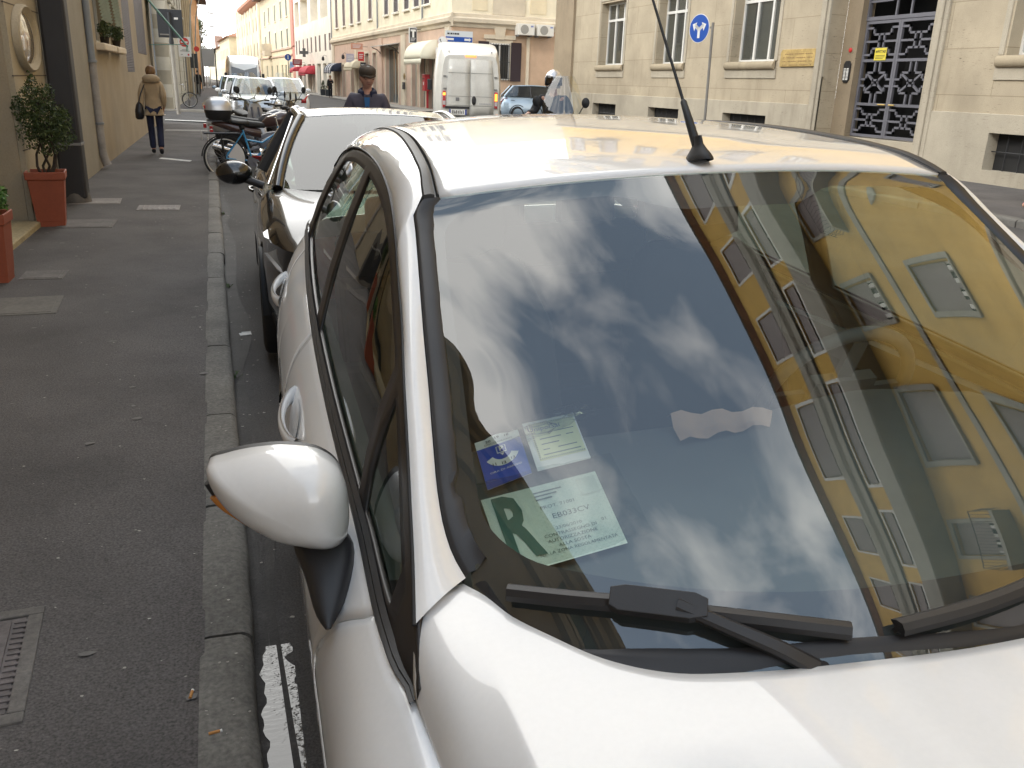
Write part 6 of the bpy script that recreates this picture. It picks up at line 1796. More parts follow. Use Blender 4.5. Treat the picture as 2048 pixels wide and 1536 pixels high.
    mb = MB(); mb.tube([(-W * .72, .35, H + .06), (W * .72, .35, H + .06)], .02, 6); mb.tube([(-W * .72, 1.6, H + .06), (W * .72, 1.6, H + .06)], .02, 6); mb.build('ladder_rack', M_GREYIRON, t)
    mb = MB(); mb.grid([[Vector((x, y, z)) for x in (-W * .78, 0, W * .78)] for y, z in ((L - .82, 1.38), (L - 1.52, H - .16))]); mb.build('windscreen', M_PANE, t)
    return t
P_VAN = mat('dirty_white_van', (.60, .59, .54), .5, coat=.4, var=.10, vscale=1.5, var2=.06, v2scale=30)
van('white_van', 'tall dirty white panel van seen from behind with its brake lights lit', (8.10, 30.6, .03), radians(-9), P_VAN)
van('white_van', 'white van with a roof box far down the street, facing this way', (1.35, 66, .05), pi, P_WHT, H=2.35, rear_detail=False)

# ------------------------------------------------------------------ bicycles and motorcycles
def ring(mb, c, r, w, n=36, axis='Y', k=8):
    pts = [Vector(c) + Vector((r * cos(2 * pi * i / n), 0, r * sin(2 * pi * i / n))) for i in range(n)]
    mb.tube(pts, w, k, closed=True)
def bike_wheel(parent, x, r, rimm, spokes=28, tyre=.018, z=None):
    w = thing('wheel', None, None); w.parent = parent; w.location = (x, 0, z if z is not None else r)
    mb = MB(); ring(mb, (0, 0, 0), r - tyre, tyre); mb.build('tyre', M_TYRE, w, smooth=180)
    mb = MB(); ring(mb, (0, 0, 0), r - tyre * 2.2, .012); mb.build('rim', rimm, w, smooth=180)
    mb = MB()
    for i in range(spokes):
        a = 2 * pi * i / spokes; s_ = 1 if i % 2 else -1
        mb.tube([(.02 * cos(a + 1.2 * s_), s_ * .025, .02 * sin(a + 1.2 * s_)), ((r - tyre * 2) * cos(a), 0, (r - tyre * 2) * sin(a))], .0018, 4, caps=False)
    mb.tube([(0, -.045, 0), (0, .045, 0)], .02, 10); mb.build('spokes', mat('spoke_steel', (.30, .30, .31), .35, metal=.8), w)
    return w
def bicycle(label, loc, rot, paint, guard=None, group=None, rimm=None):
    t = thing('bicycle', label, 'bicycle', loc, rot, group)
    r = .335; rimm = rimm or mat('rim_alloy', (.62, .61, .58), .3, metal=.6)
    bike_wheel(t, 0, r, rimm); bike_wheel(t, 1.06, r, rimm)
    mb = MB()
    bb = (.43, 0, .29); st = (.30, 0, .78); ht = (.86, 0, .84); hb = (.89, 0, .70)
    for a, b, q_ in ((bb, st, .016), (st, (.80, 0, .60) if False else (.62, 0, .52), .001), (bb, hb, .019), (ht, hb, .02)): mb.tube([a, b], q_, 10)
    mb.tube([(.36, 0, .62), (.60, 0, .58), (.87, 0, .76)], .016, 10)
    for s_ in (-1, 1): mb.tube([(0, s_ * .06, r), bb], .010, 8); mb.tube([(0, s_ * .06, r), (.31, s_ * .02, .74)], .010, 8)
    mb.build('frame', paint, t, smooth=60)
    mb = MB()
    for s_ in (-1, 1): mb.tube([hb, (.93, s_ * .055, .60), (1.02, s_ * .055, .42), (1.06, s_ * .055, r)], .012, 8)
    mb.build('fork', paint, t, smooth=60)
    mb = MB(); mb.tube([ht, (.83, 0, .98)], .013, 8); mb.tube([(.66, -.28, .99), (.78, -.25, 1.02), (.85, -.06, 1.0), (.85, .06, 1.0), (.78, .25, 1.02), (.66, .28, .99)], .012, 8); mb.build('handlebar', M_CHROME, t, smooth=60)
    mb = MB(); mb.tube([st, (.28, 0, .86)], .013, 8); mb.grid([[Vector((x, y * w_, .90 - .04 * abs(y) ** 2 + z)) for y in (-1, -.5, 0, .5, 1)] for x, w_, z in ((.12, .08, .01), (.16, .10, .015), (.24, .09, 0), (.34, .03, -.005), (.40, .018, -.01))]); mb.build('saddle', M_RUBBER, t, smooth=180, solid=.03)
    mb = MB()
    for cx, a0, a1 in ((0, 10, 175), (1.06, 30, 190)):
        P = []
        for k in range(20):
            a = radians(lerp(a0, a1, k / 19)); P.append([Vector((cx + (r + e_) * cos(a), y, r + (r + e_) * sin(a))) for y, e_ in ((-.03, .012), (-.018, .026), (.018, .026), (.03, .012))])
        mb.grid(P)
    mb.build('mudguard', M_RUBBER, t, smooth=180, solid=.003)
    mb = MB(); mb.grid([[Vector((x, y, .72)) for y in (-.07, .07)] for x in (-.30, .22)]); 
    for s_ in (-1, 1): mb.tube([(-.05, s_ * .07, .72), (0, s_ * .07, r)], .006, 6); mb.tube([(-.30, s_ * .07, .72), (.25, s_ * .07, .72)], .007, 6)
    mb.build('rack', M_BLKIRON, t, solid=.008)
    mb = MB(); mb.lathe([(.0, -.004), (.09, -.004), (.09, .004), (0, .004)], 20, Matrix.Translation((.43, -.06, .29)) @ Matrix.Rotation(radians(90), 4, 'X')); mb.tube([(.43, -.07, .29), (.53, -.08, .16)], .010, 6); mb.tube([(.43, .07, .29), (.33, .08, .42)], .010, 6); mb.b2((.48, -.15, .145), (.58, -.07, .17)); mb.b2((.28, .07, .41), (.38, .15, .435)); mb.build('crank', M_GREYIRON, t, smooth=40)
    if guard:
        mb = MB(); P = []
        for k in range(16):
            a = radians(lerp(-40, 50, k / 15)); P.append([Vector((q_ * cos(a), -.045, r + q_ * sin(a))) for q_ in (.06, r - .03)])
        mb.grid(P); mb.build('coat_guard', guard, t, solid=.002)
    return t
bicycle('blue bicycle with white-rimmed wheels parked across the gutter, rear wheel at the kerb', (-.05, 15.2, -.04), radians(6), mat('bike_blue', (.02, .25, .50), .3, coat=1), mat('coat_guard_white', (.62, .60, .58), .5))
bicycle('cream white bicycle leaning at the corner of the pale stone house', (-2.55, 44.4, SWZ), radians(8), mat('bike_cream', (.62, .60, .48), .4, coat=.6))
bicycle('dark bicycle standing far along the near wall', (-2.35, 55.5, SWZ), radians(80), mat('bike_dark', (.03, .03, .03), .4), group=None)
def motorcycle(label, loc, rot, paint, case=None, screen=False, scooter=False, seatm=None, mirrors=True, flat_mirror=False, grp='motorcycles and scooters parked across the gutter'):
    t = thing('scooter' if scooter else 'motorcycle', label, 'scooter' if scooter else 'motorcycle', loc, rot, grp)
    rw = .24 if scooter else .31; wbx = 1.28 if scooter else 1.38
    for x in (0, wbx):
        w = thing('wheel', None, None); w.parent = t; w.location = (x, 0, rw)
        mb = MB(); ring(mb, (0, 0, 0), rw - .058, .058, k=12); mb.build('tyre', M_TYRE, w, smooth=180)
        mb = MB(); ring(mb, (0, 0, 0), rw - .105, .018)
        for k in range(5): a = 1.257 * k; mb.tube([(0, 0, 0), ((rw - .11) * cos(a), 0, (rw - .11) * sin(a))], .016, 6)
        mb.lathe([(.10, -.04), (.10, .04), (.03, .05)], 16, Matrix.Rotation(radians(90), 4, 'X')); mb.build('rim', M_GREYIRON, w, smooth=60)
    def loft(name, secs, m, n=16):
        mb = MB(); g = []
        for (x, z, hw_, hh) in secs: g.append([Vector((x, hw_ * math.copysign(abs(cos(2 * pi * k / n)) ** .7, cos(2 * pi * k / n)), z + hh * math.copysign(abs(sin(2 * pi * k / n)) ** .7, sin(2 * pi * k / n)))) for k in range(n)])
        mb.grid(g, closed=True); mb.poly(g[0]); mb.poly(g[-1][::-1]); orient(mb, lambda c: Vector((c.x * .5 + .3, 0, .65))); return mb.build(name, m, t, smooth=60)
    if scooter:
        loft('tail_body', [(-.32, .70, .05, .03), (-.25, .66, .12, .10), (0, .60, .16, .16), (.35, .55, .17, .18), (.52, .42, .14, .10)], paint)
        loft('footboard', [(.40, .30, .15, .05), (.9, .30, .17, .05), (1.0, .34, .15, .06)], M_TRIM)
        loft('leg_shield', [(.92, .34, .17, .06), (.98, .52, .20, .07), (1.02, .75, .19, .07), (.98, .95, .13, .06), (.94, 1.02, .08, .04)], paint)
        loft('front_mudguard', [(1.05, .46, .04, .02), (1.2, .53, .08, .04), (1.4, .50, .07, .04), (1.53, .38, .04, .02)], paint)
        loft('seat', [(-.22, .79, .10, .03), (-.05, .81, .15, .05), (.25, .77, .16, .05), (.50, .74, .11, .04)], seatm or M_RUBBER)
        hx, hz_ = .95, 1.06
    else:
        loft('engine', [(.45, .42, .12, .10), (.6, .42, .18, .18), (.85, .45, .17, .18), (.98, .46, .10, .12)], M_GREYIRON)
        loft('tank', [(.48, .80, .06, .04), (.58, .84, .13, .10), (.80, .90, .16, .12), (.98, .90, .12, .10), (1.06, .88, .06, .05)], paint)
        loft('seat', [(-.28, .86, .07, .03), (-.1, .86, .13, .05), (.25, .80, .15, .06), (.52, .78, .10, .05)], seatm or M_RUBBER)
        loft('tail_panel', [(-.36, .80, .04, .02), (-.2, .78, .11, .06), (.15, .70, .14, .08), (.45, .64, .12, .08)], paint)
        loft('front_mudguard', [(1.18, .60, .04, .02), (1.32, .67, .07, .03), (1.5, .63, .06, .03), (1.62, .52, .04, .02)], paint)
        loft('headlight', [(1.12, .98, .09, .10), (1.22, .98, .11, .12), (1.27, .97, .09, .10)], M_HEADL)
        hx, hz_ = 1.02, 1.05
        mb = MB(); mb.tube([(.7, -.14, .30), (.3, -.17, .28), (-.1, -.19, .36), (-.38, -.19, .44)], [.025, .035, .05, .055], 10); mb.build('exhaust', M_CHROME, t, smooth=60)
    mb = MB()
    for s_ in (-1, 1): mb.tube([(hx + .05, s_ * .07, hz_ - .12), (wbx, s_ * .09, rw)], .022, 8); mb.tube([(.42, s_ * .11, .40), (0, s_ * .10, rw)], .025, 8)
    mb.build('fork', M_GREYIRON, t, smooth=60)
    mb = MB(); mb.tube([(hx - .14, -.37, hz_ + .02), (hx - .04, -.25, hz_ + .03), (hx + .03, 0, hz_ - .02), (hx - .04, .25, hz_ + .03), (hx - .14, .37, hz_ + .02)], .014, 8); mb.build('handlebar', M_BLKIRON, t, smooth=60)
    mb = MB(); 
    for s_ in (-1, 1): mb.tube([(hx - .15, s_ * .38, hz_ + .02), (hx - .06, s_ * .26, hz_ + .025)], .020, 8)
    mb.build('grips', M_RUBBER, t, smooth=60)
    if mirrors:
        for s_ in (-1, 1):
            m_ = thing('mirror', None, None); m_.parent = t
            mb = MB(); mb.tube([(hx - .03, s_ * .24, hz_ + .03), (hx + .02, s_ * .32, hz_ + .17)], .007, 6); mb.build('stalk', M_BLKIRON, m_)
            mb = MB(); mb.lathe([(0, .014), (.06, .012), (.075, 0), (.06, -.008), (0, -.008)], 18, Matrix.Translation((hx + .02, s_ * .35, hz_ + .22)) @ Matrix.Rotation(radians(90), 4, 'Y') @ Matrix.Diagonal((.95, .75, 1, 1))); mb.build('mirror_head', M_RUBBER, m_, smooth=60)
    mb = MB(); mb.b2((-.40, -.06, .62), (-.34, .06, .70)); mb.build('tail_light', M_REDL, t, bevel=.01)
    mb = MB(); mb.b2((-.44, -.09, .40), (-.43, .09, .56)); mb.build('number_plate', M_PAPER, t)
    if case:
        c_ = thing('top_case', None, None); c_.parent = t
        mb = MB(); g = []
        for (z, a, b) in ((.86, .15, .16), (.90, .20, .21), (1.02, .225, .235)): g.append([Vector((-.24 + a * math.copysign(abs(cos(2 * pi * k / 28)) ** .55, cos(2 * pi * k / 28)), b * math.copysign(abs(sin(2 * pi * k / 28)) ** .55, sin(2 * pi * k / 28)), z)) for k in range(28)])
        mb.grid(g, closed=True); mb.poly(g[0][::-1]); mb.build('case_base', M_TRIM, c_, smooth=60)
        mb = MB(); g = []
        for (z, a, b) in ((1.022, .228, .238), (1.10, .22, .235), (1.17, .19, .21), (1.205, .13, .15), (1.212, .05, .06)): g.append([Vector((-.24 + a * math.copysign(abs(cos(2 * pi * k / 28)) ** .55, cos(2 * pi * k / 28)), b * math.copysign(abs(sin(2 * pi * k / 28)) ** .55, sin(2 * pi * k / 28)), z)) for k in range(28)])
        mb.grid(g, closed=True); mb.poly(g[-1]); mb.build('case_lid', case, c_, smooth=60)
        mb = MB(); mb.b2((-.475, -.18, 1.04), (-.452, .18, 1.10)); mb.build('case_reflector', M_REDL, c_, bevel=.01)
        mb = MB(); mb.b2((-.42, -.10, .83), (.05, .10, .86)); mb.build('case_rack', M_GREYIRON, c_)
    if screen:
        mb = MB(); P = []
        for k in range(9):
            v = k / 8; hw_ = .30 * (1 - .55 * v ** 2.2) if v > 0 else .22
            P.append([Vector((hx + .10 - .30 * v - .10 * (abs(u) ** 2), u * hw_, hz_ - .05 + .62 * v)) for u in (-1, -.6, -.2, .2, .6, 1)])
        mb.grid(P); mb.build('windscreen', glass('scooter_screen', (.80, .82, .80), .10), t, smooth=180)
    return t
SI_CASE = mat('silver_case', (.52, .52, .53), .3, metal=.5, coat=.6)
motorcycle('dark motorcycle with a silver and black top case, first in the row', (.12, 16.5, -.03), radians(4), mat('moto_red_brown', (.06, .028, .022), .35, coat=.6), case=SI_CASE)
motorcycle('dark motorcycle with a grey top case, just behind the silver-cased one', (.10, 17.6, -.03), radians(5), mat('moto_grey', (.10, .10, .11), .35, coat=.6), case=mat('grey_case', (.16, .16, .17), .35, coat=.6))
motorcycle('grey scooter with a tall clear windscreen, nearest of the two screened scooters', (.30, 20.9, .0), radians(-72), mat('scooter_grey', (.30, .30, .31), .3, coat=.8), screen=True, scooter=True)
motorcycle('black scooter with a clear windscreen, farther of the two screened scooters', (.98, 21.6, .02), radians(-66), mat('scooter_black', (.03, .03, .035), .3, coat=.8), screen=True, scooter=True)
motorcycle('silver scooter with a pale leg shield, between the cased motorcycles and the screens', (-.02, 18.4, -.03), radians(3), mat('scooter_silver', (.45, .45, .46), .3, metal=.4, coat=.8), scooter=True)
motorcycle('dark scooter with round mirrors at the far end of the row', (-.1, 23.2, -.02), radians(-50), mat('scooter_dark_green', (.05, .06, .055), .3, coat=.8), scooter=True, screen=True)
RSC = motorcycle('dark scooter ridden towards us by a helmeted rider, with a clear screen', (4.98, 12.95, .085), pi + radians(62), mat('scooter_black', (.03, .03, .035), .3, coat=.8), screen=True, scooter=True, grp=None)
# ------------------------------------------------------------------ people
def skin(points, edges, root=0, sub=2):
    """one continuous surface grown over a jointed skeleton: points = {name: (x, y, z, r)} -> verts, faces"""
    import bmesh
    names = list(points); bm = bmesh.new(); ly = bm.verts.layers.skin.verify(); vs = {}
    for i, n_ in enumerate(names):
        p = points[n_]; v = bm.verts.new(p[:3]); rr = p[3]
        v[ly].radius = (rr if not isinstance(rr, tuple) else rr[0], rr if not isinstance(rr, tuple) else rr[1]); v[ly].use_root = (i == root); vs[n_] = v
    for a, b in edges: bm.edges.new((vs[a], vs[b]))
    me = D.meshes.new('figure'); bm.to_mesh(me); bm.free()
    o = D.objects.new('figure', me); SC.collection.objects.link(o)
    m1 = o.modifiers.new('skin', 'SKIN'); m1.use_smooth_shade = True; m1.branch_smoothing = .6
    m2 = o.modifiers.new('sub', 'SUBSURF'); m2.levels = sub; m2.render_levels = sub
    dg = bpy.context.evaluated_depsgraph_get(); dg.update()
    e = D.meshes.new_from_object(o.evaluated_get(dg))
    V = [tuple(v.co) for v in e.vertices]; F = [tuple(p.vertices) for p in e.polygons]
    D.objects.remove(o); D.meshes.remove(me); D.meshes.remove(e)
    return V, F
M_SKIN = mat('skin', (.42, .22, .15), .55, var=.08, vscale=14)
M_SKIN2 = mat('ruddy_skin', (.50, .27, .20), .5, var=.12, vscale=18)
M_EYE = mat('eye_dark', (.015, .012, .012), .2)
def head_pts(n=22, m=18):
    """unit head facing -Y: z 0 chin .. 1 crown (height 1), with brow, nose bridge, cheeks, jaw"""
    P = []
    for i in range(m + 1):
        t = pi * i / m; z = .5 + .5 * cos(t); row = []
        for k in range(n):
            a = 2 * pi * k / n
            w = sin(t) ** .75
            rx = .335 * w; ry = .42 * w
            if z < .42: q_ = (.42 - z) / .42; rx *= 1 - .28 * q_; ry *= 1 - .20 * q_
            x = rx * cos(a); y = ry * sin(a)
            f = max(0, -sin(a))
            if z < .40 and y > 0: y *= 1 - .5 * (.40 - z) / .40          # nape
            y -= f ** 14 * .075 * math.exp(-((z - .42) / .09) ** 2) * 1.6      # nose
            y -= f ** 5 * .02 * math.exp(-((z - .60) / .05) ** 2)              # brow
            y += (f ** 3) * .030 * math.exp(-((z - .53) / .045) ** 2) * (1 - f ** 14)  # eye hollows
            y -= f ** 9 * .018 * math.exp(-((z - .245) / .045) ** 2)           # lips
            y -= f ** 8 * .025 * math.exp(-((z - .06) / .08) ** 2)             # chin
            row.append((x, y, z))
        P.append(row)
    return P
HEAD = head_pts()
def person(label, loc, rot, pose, H=1.70, top=None, legs=None, shoe=None, hair=None, hair_style=None, skinm=None, jacket_len=.0, bulk=1.0, hood=False, hat=None, glasses=False, helmet=None, group=None, bare_hands=True, collar=None):
    """pose: joint name -> (x, y, z) in metres for a 1.70 m figure facing -Y, overriding a standing figure"""
    t = thing('person', label, 'person', loc, rot, group)
    s_ = H / 1.70; sk = skinm or M_SKIN
    J = dict(pelvis=(0, 0, .93), waist=(0, -.005, 1.06), chest=(0, .0, 1.27), neck0=(0, .015, 1.42), neck=(0, .005, 1.49), head0=(0, -.01, 1.54),
             shL=(.165, .01, 1.39), elL=(.215, .03, 1.11), wrL=(.225, -.02, .87), shR=(-.165, .01, 1.39), elR=(-.215, .03, 1.11), wrR=(-.225, -.02, .87),
             hipL=(.09, 0, .88), knL=(.10, -.01, .49), anL=(.10, .02, .09), hipR=(-.09, 0, .88), knR=(-.10, -.01, .49), anR=(-.10, .02, .09))
    J.update(pose or {})
    R = dict(pelvis=(.14, .10), waist=(.13, .095), chest=(.155, .105), neck0=.07, neck=.052, head0=.055, shL=.062, elL=.042, wrL=.028, shR=.062, elR=.042, wrR=.028,
             hipL=.085, knL=.058, anL=.040, hipR=.085, knR=.058, anR=.040)
    E_ = [('pelvis', 'waist'), ('waist', 'chest'), ('chest', 'neck0'), ('neck0', 'neck'), ('neck', 'head0'), ('chest', 'shL'), ('shL', 'elL'), ('elL', 'wrL'), ('chest', 'shR'), ('shR', 'elR'), ('elR', 'wrR'),
          ('pelvis', 'hipL'), ('hipL', 'knL'), ('knL', 'anL'), ('pelvis', 'hipR'), ('hipR', 'knR'), ('knR', 'anR')]
    def pt(n_, k=1.0, add=0.0):
        p = J[n_]; r = R[n_]
        r = tuple((q_ * k + add) * s_ for q_ in r) if isinstance(r, tuple) else (r * k + add) * s_
        return (p[0] * s_, p[1] * s_, p[2] * s_, r)
    body = {n_: pt(n_) for n_ in J if n_ in R}
    # hands: palm, four fingers and a thumb grown from the wrist, feet forward of the ankle
    for sd in 'LR':
        w = Vector(J['wr' + sd]); d_ = (w - Vector(J['el' + sd])).normalized(); sg = 1 if sd == 'L' else -1
        ac = Vector((0, -1, 0)); ac = (ac - d_ * ac.dot(d_)).normalized()
        pm = w + d_ * .065
        body['pm' + sd] = (*(pm * s_), .030 * s_); E_.append(('wr' + sd, 'pm' + sd))
        for k, (o_, L1) in enumerate(((-.026, .062), (-.009, .072), (.009, .068), (.025, .054))):
            a_ = pm + ac * -o_ + d_ * .022; b_ = a_ + d_ * L1 * .6 + Vector((-sg * .006, 0, 0)); c_ = b_ + d_ * L1 * .42 + Vector((-sg * .018, 0, 0))
            for q_, p, r in (('a', a_, .0105), ('b', b_, .0095), ('c', c_, .008)): body['f%s%d%s' % (sd, k, q_)] = (*(p * s_), r * s_)
            E_ += [('pm' + sd, 'f%s%da' % (sd, k)), ('f%s%da' % (sd, k), 'f%s%db' % (sd, k)), ('f%s%db' % (sd, k), 'f%s%dc' % (sd, k))]
        a_ = w + d_ * .035 + ac * .030; b_ = a_ + d_ * .032 + ac * .022
        body['t%sa' % sd] = (*(a_ * s_), .012 * s_); body['t%sb' % sd] = (*(b_ * s_), .009 * s_); E_ += [('pm' + sd, 't%sa' % sd), ('t%sa' % sd, 't%sb' % sd)]
        an = Vector(J['an' + sd]); kn = Vector(J['kn' + sd]); fd = J.get('toe' + sd)
        toe = Vector(fd) if fd else an + Vector((0, -.15, -.055)); mid = an.lerp(toe, .5) + Vector((0, 0, -.01))
        body['ft' + sd] = (*(mid * s_), .038 * s_); body['to' + sd] = (*(toe * s_), .028 * s_); E_ += [('an' + sd, 'ft' + sd), ('ft' + sd, 'to' + sd)]
    mb = MB(); mb.add(*skin(body, E_))
    hd = J['head0']; hs = .232 * s_; hz = (hd[2] - .055) * s_; turn = J.get('turn', (0,))[0]
    HM = Matrix.Translation((hd[0] * s_, hd[1] * s_ - .012, hz)) @ Matrix.Rotation(turn, 4, 'Z') @ Matrix.Rotation(J.get('nod', (0,))[0], 4, 'X') @ Matrix.Diagonal((hs, hs, hs, 1))
    mb.grid([[HM @ Vector(p) for p in r] for r in HEAD], closed=True)
    for e_ in (1, -1): mb.ball(HM @ Vector((e_ * .335, .03, .47)), .05 * hs, 8, 6, M=Matrix.Diagonal((.4, 1, 1.6)))
    b_ = mb.build('body', sk, t, smooth=180)
    mb = MB()
    for e_ in (1, -1): mb.ball(HM @ Vector((e_ * .125, -.325, .525)), .030 * hs, 8, 6, M=Matrix.Diagonal((1.5, .6, .8)))
    mb.build('eyes', M_EYE, b_, smooth=180)
    mb = MB(); mb.ball(HM @ Vector((0, -.375, .235)), .045 * hs, 10, 6, M=Matrix.Diagonal((2.0, .5, .45))); mb.build('mouth', mat('lips', (.25, .09, .07), .5), b_, smooth=180)
    # clothes follow the same skeleton, a little larger
    if top:
        nm = ('pelvis', 'waist', 'chest', 'neck0', 'shL', 'elL', 'wrL', 'shR', 'elR', 'wrR')
        C_ = {n_: pt(n_, 1.0 * bulk, .014) for n_ in nm}
        if jacket_len: C_['hem'] = (J['pelvis'][0] * s_, J['pelvis'][1] * s_, (J['pelvis'][2] - jacket_len) * s_, (.175 * bulk * s_, .135 * bulk * s_))
        ed = [e for e in E_ if e[0] in nm and e[1] in nm] + ([('pelvis', 'hem')] if jacket_len else [])
        C_['wrL'] = (*C_['wrL'][:3], .040 * s_ * bulk); C_['wrR'] = (*C_['wrR'][:3], .040 * s_ * bulk)
        mb = MB(); mb.add(*skin(C_, ed))
        jk = mb.build('jacket', top, t, smooth=180)
        if hood:
            mb = MB(); c = Vector(J['neck0']) * s_
            mb.tube([c + Vector((.115 * s_ * cos(a), .045 + .085 * s_ * sin(a), .035 + .02 * sin(a))) for a in [2 * pi * k / 20 for k in range(20)]], [.050 + .028 * max(0, sin(2 * pi * k / 20)) for k in range(20)], 10, closed=True)
            mb.build('hood', top, jk, smooth=180)
        if collar:
            mb = MB(); c = Vector(J['neck0']) * s_
            mb.grid([[c + Vector((r * cos(a), .005 + r * .9 * sin(a), z + .02 * sin(a))) for a in [-pi / 2 + .35 + (2 * pi - .7) * k / 24 for k in range(25)]] for r, z in ((.085, -.01), (.078, .05), (.095, .035), (.105, -.01))]); mb.build('collar', collar, jk, smooth=180, solid=.006)
        mb = MB(); c = Vector(J['chest']); mb.tube([(Vector((0, J['waist'][1] - .118 * bulk, J['pelvis'][2] - jacket_len + .02)) * s_), (Vector((0, c.y - .128 * bulk, c.z)) * s_), (Vector((0, J['neck0'][1] - .085, J['neck0'][2] - .01)) * s_)], .006, 6); mb.build('zip', M_TRIM, jk)
    if legs:
        nm = ('pelvis', 'hipL', 'knL', 'anL', 'hipR', 'knR', 'anR')
        C_ = {n_: pt(n_, .90 if n_ in ('pelvis', 'hipL', 'hipR') else 1.0, .012) for n_ in nm}
        C_['anL'] = (*C_['anL'][:3], .066 * s_); C_['anR'] = (*C_['anR'][:3], .066 * s_)
        mb = MB(); mb.add(*skin(C_, [e for e in E_ if e[0] in nm and e[1] in nm])); mb.build('trousers', legs, t, smooth=180)
    for sd in 'LR':
        a = Vector(body['an' + sd][:3]); f = Vector(body['ft' + sd][:3]); o_ = Vector(body['to' + sd][:3])
        hl = a + (a - o_) * .28; hl.z = min(a.z, o_.z + .03)
        mb = MB(); mb.add(*skin({'h': (*hl, .038 * s_), 'a': (a.x, a.y, a.z - .02, .046 * s_), 'f': (*f, .047 * s_), 't': (*o_, .036 * s_)}, [('h', 'a'), ('a', 'f'), ('f', 't')])); mb.build('shoe', shoe or M_RUBBER, t, smooth=180)
    if hair:
        mb = MB(); g = []
        for i in range(0, 13):
            z = HEAD[i][0][2]; row = []
            for k, p in enumerate(HEAD[i]):
                x, y, z = p; fr = -y / .42
                lim = .66 if fr > .35 else (.50 if fr > -.1 else .22)
                if hair_style == 'short': lim = .72 if fr > .3 else (.58 if fr > -.2 else .34)
                zz = max(z, lim); k_ = (1.24 if hair_style == 'bun' else 1.10) if z >= lim else 1.06
                row.append(HM @ Vector((x * k_, y * k_ + .01, .5 + (zz - .5) * 1.08)))
            g.append(row)
        mb.grid(g, closed=True)
        if hair_style == 'bun': mb.ball(HM @ Vector((0, .30, .82)), .19 * hs, 12, 8, M=Matrix.Diagonal((1.2, .9, .9)))
        mb.build('hair', hair, t, smooth=180)
    if hat:
        h_ = thing('flat_cap', None, None); h_.parent = t
        mb = MB(); g = []
        for r, z, yo in ((1.06, .60, 0), (1.12, .68, 0), (1.16, .78, -.02), (1.10, .90, -.05), (.80, 1.0, -.06), (.4, 1.04, -.06), (.02, 1.045, -.06)):
            g.append([HM @ Vector((r * .345 * cos(a), r * .435 * sin(a) + yo, z + .04 * sin(a))) for a in [2 * pi * k / 26 for k in range(26)]])
        mb.grid(g, closed=True); mb.build('crown', hat, h_, smooth=180)
        mb = MB(); g = []
        for q_ in range(5):
            g.append([HM @ Vector((.345 * 1.06 * cos(a) * (1 - .04 * q_), -.40 * (1 + .13 * q_ * max(0, -sin(a))) * abs(sin(a)) * 1.08, .585 - .018 * q_ + .03 * abs(cos(a)) + .035)) for a in [-pi + .30 + (pi - .6) * k / 14 for k in range(15)]])
        mb.grid(g); mb.build('peak', hat, h_, smooth=180, solid=.012)
    if glasses:
        mb = MB()
        for e_ in (1, -1): mb.tube([HM @ Vector((e_ * .14 + .095 * cos(a), -.395 + .02 * abs(e_ * .14 + .095 * cos(a)), .52 + .065 * sin(a))) for a in [2 * pi * k / 16 for k in range(16)]], .012 * hs, 6, closed=True); mb.tube([HM @ Vector((e_ * .23, -.37, .53)), HM @ Vector((e_ * .345, .02, .52))], .010 * hs, 5)
        mb.tube([HM @ Vector((-.05, -.40, .53)), HM @ Vector((.05, -.40, .53))], .010 * hs, 5); mb.build('glasses', M_EYE, t, smooth=180)
    if helmet:
        h_ = thing('helmet', None, None); h_.parent = t
        HN = HM @ Matrix.Translation((0, .02, .53)) @ Matrix.Diagonal((.50, .58, .60, 1))
        mb = MB(); g = []
        for i in range(13):
            th = pi * .60 * i / 12; row = []
            for k in range(32):
                a = 2 * pi * k / 32; v = Vector((sin(th) * cos(a), sin(th) * sin(a), cos(th)))
                if v.y < -.25 and v.z < .32: v = Vector((v.x, v.y, .32 + (v.z - .32) * .0)); r_ = sqrt(v.x ** 2 + v.y ** 2); v.x *= sqrt(1 - .1) / max(r_, .01) * .995; v.y *= sqrt(1 - .1) / max(r_, .01) * .995
                row.append(HN @ v)
            g.append(row)
        mb.grid(g, closed=True); mb.build('shell', helmet, h_, smooth=180, solid=.012)
        mb = MB(); g = []
        for i in range(10):
            z = lerp(.42, -.72, i / 9); g.append([HN @ Vector((1.03 * sin(a) * sqrt(max(0, 1.02 - z * z * .55)), -1.03 * cos(a) * sqrt(max(0, 1.02 - z * z * .55)), z)) for a in [lerp(-1.35, 1.35, k / 18) for k in range(19)]])
        mb.grid(g); mb.build('visor', glass('visor_glass', (.30, .30, .32), .13), h_, smooth=180)
        mb = MB(); g = [[HN @ Vector((1.0 * sin(a), 1.0 * -cos(a), z)) for a in [lerp(.9, 2 * pi - .9, k / 24) for k in range(25)]] for z in (.30, -.1, -.45)]
        mb.grid(g); mb.build('lining', M_RUBBER, h_, smooth=180, solid=.01)
    return t
C_BEIGE = mat('beige_padded_coat', (.36, .27, .165), .8, var=.12, vscale=9, bump=.4, bscale=14, sheen=.2)
C_NAVY = mat('navy_denim', (.012, .016, .045), .85, var=.2, vscale=9)
C_PLUM = mat('plum_grey_jacket', (.060, .050, .068), .7, var=.2, vscale=10, bump=.4, bscale=18)
C_BLACK = mat('black_cloth', (.012, .012, .014), .85)
C_GREYJ = mat('blue_grey_jacket', (.07, .085, .095), .8, var=.15, vscale=10)
C_JEAN = mat('mid_blue_jeans', (.035, .07, .12), .85, var=.2, vscale=12)
H_BROWN = mat('light_brown_hair', (.16, .085, .035), .6, var=.25, vscale=25, bump=.3, bscale=90)
H_DARK = mat('dark_hair', (.02, .015, .012), .6)
H_GREY = mat('grey_hair', (.20, .19, .18), .7)
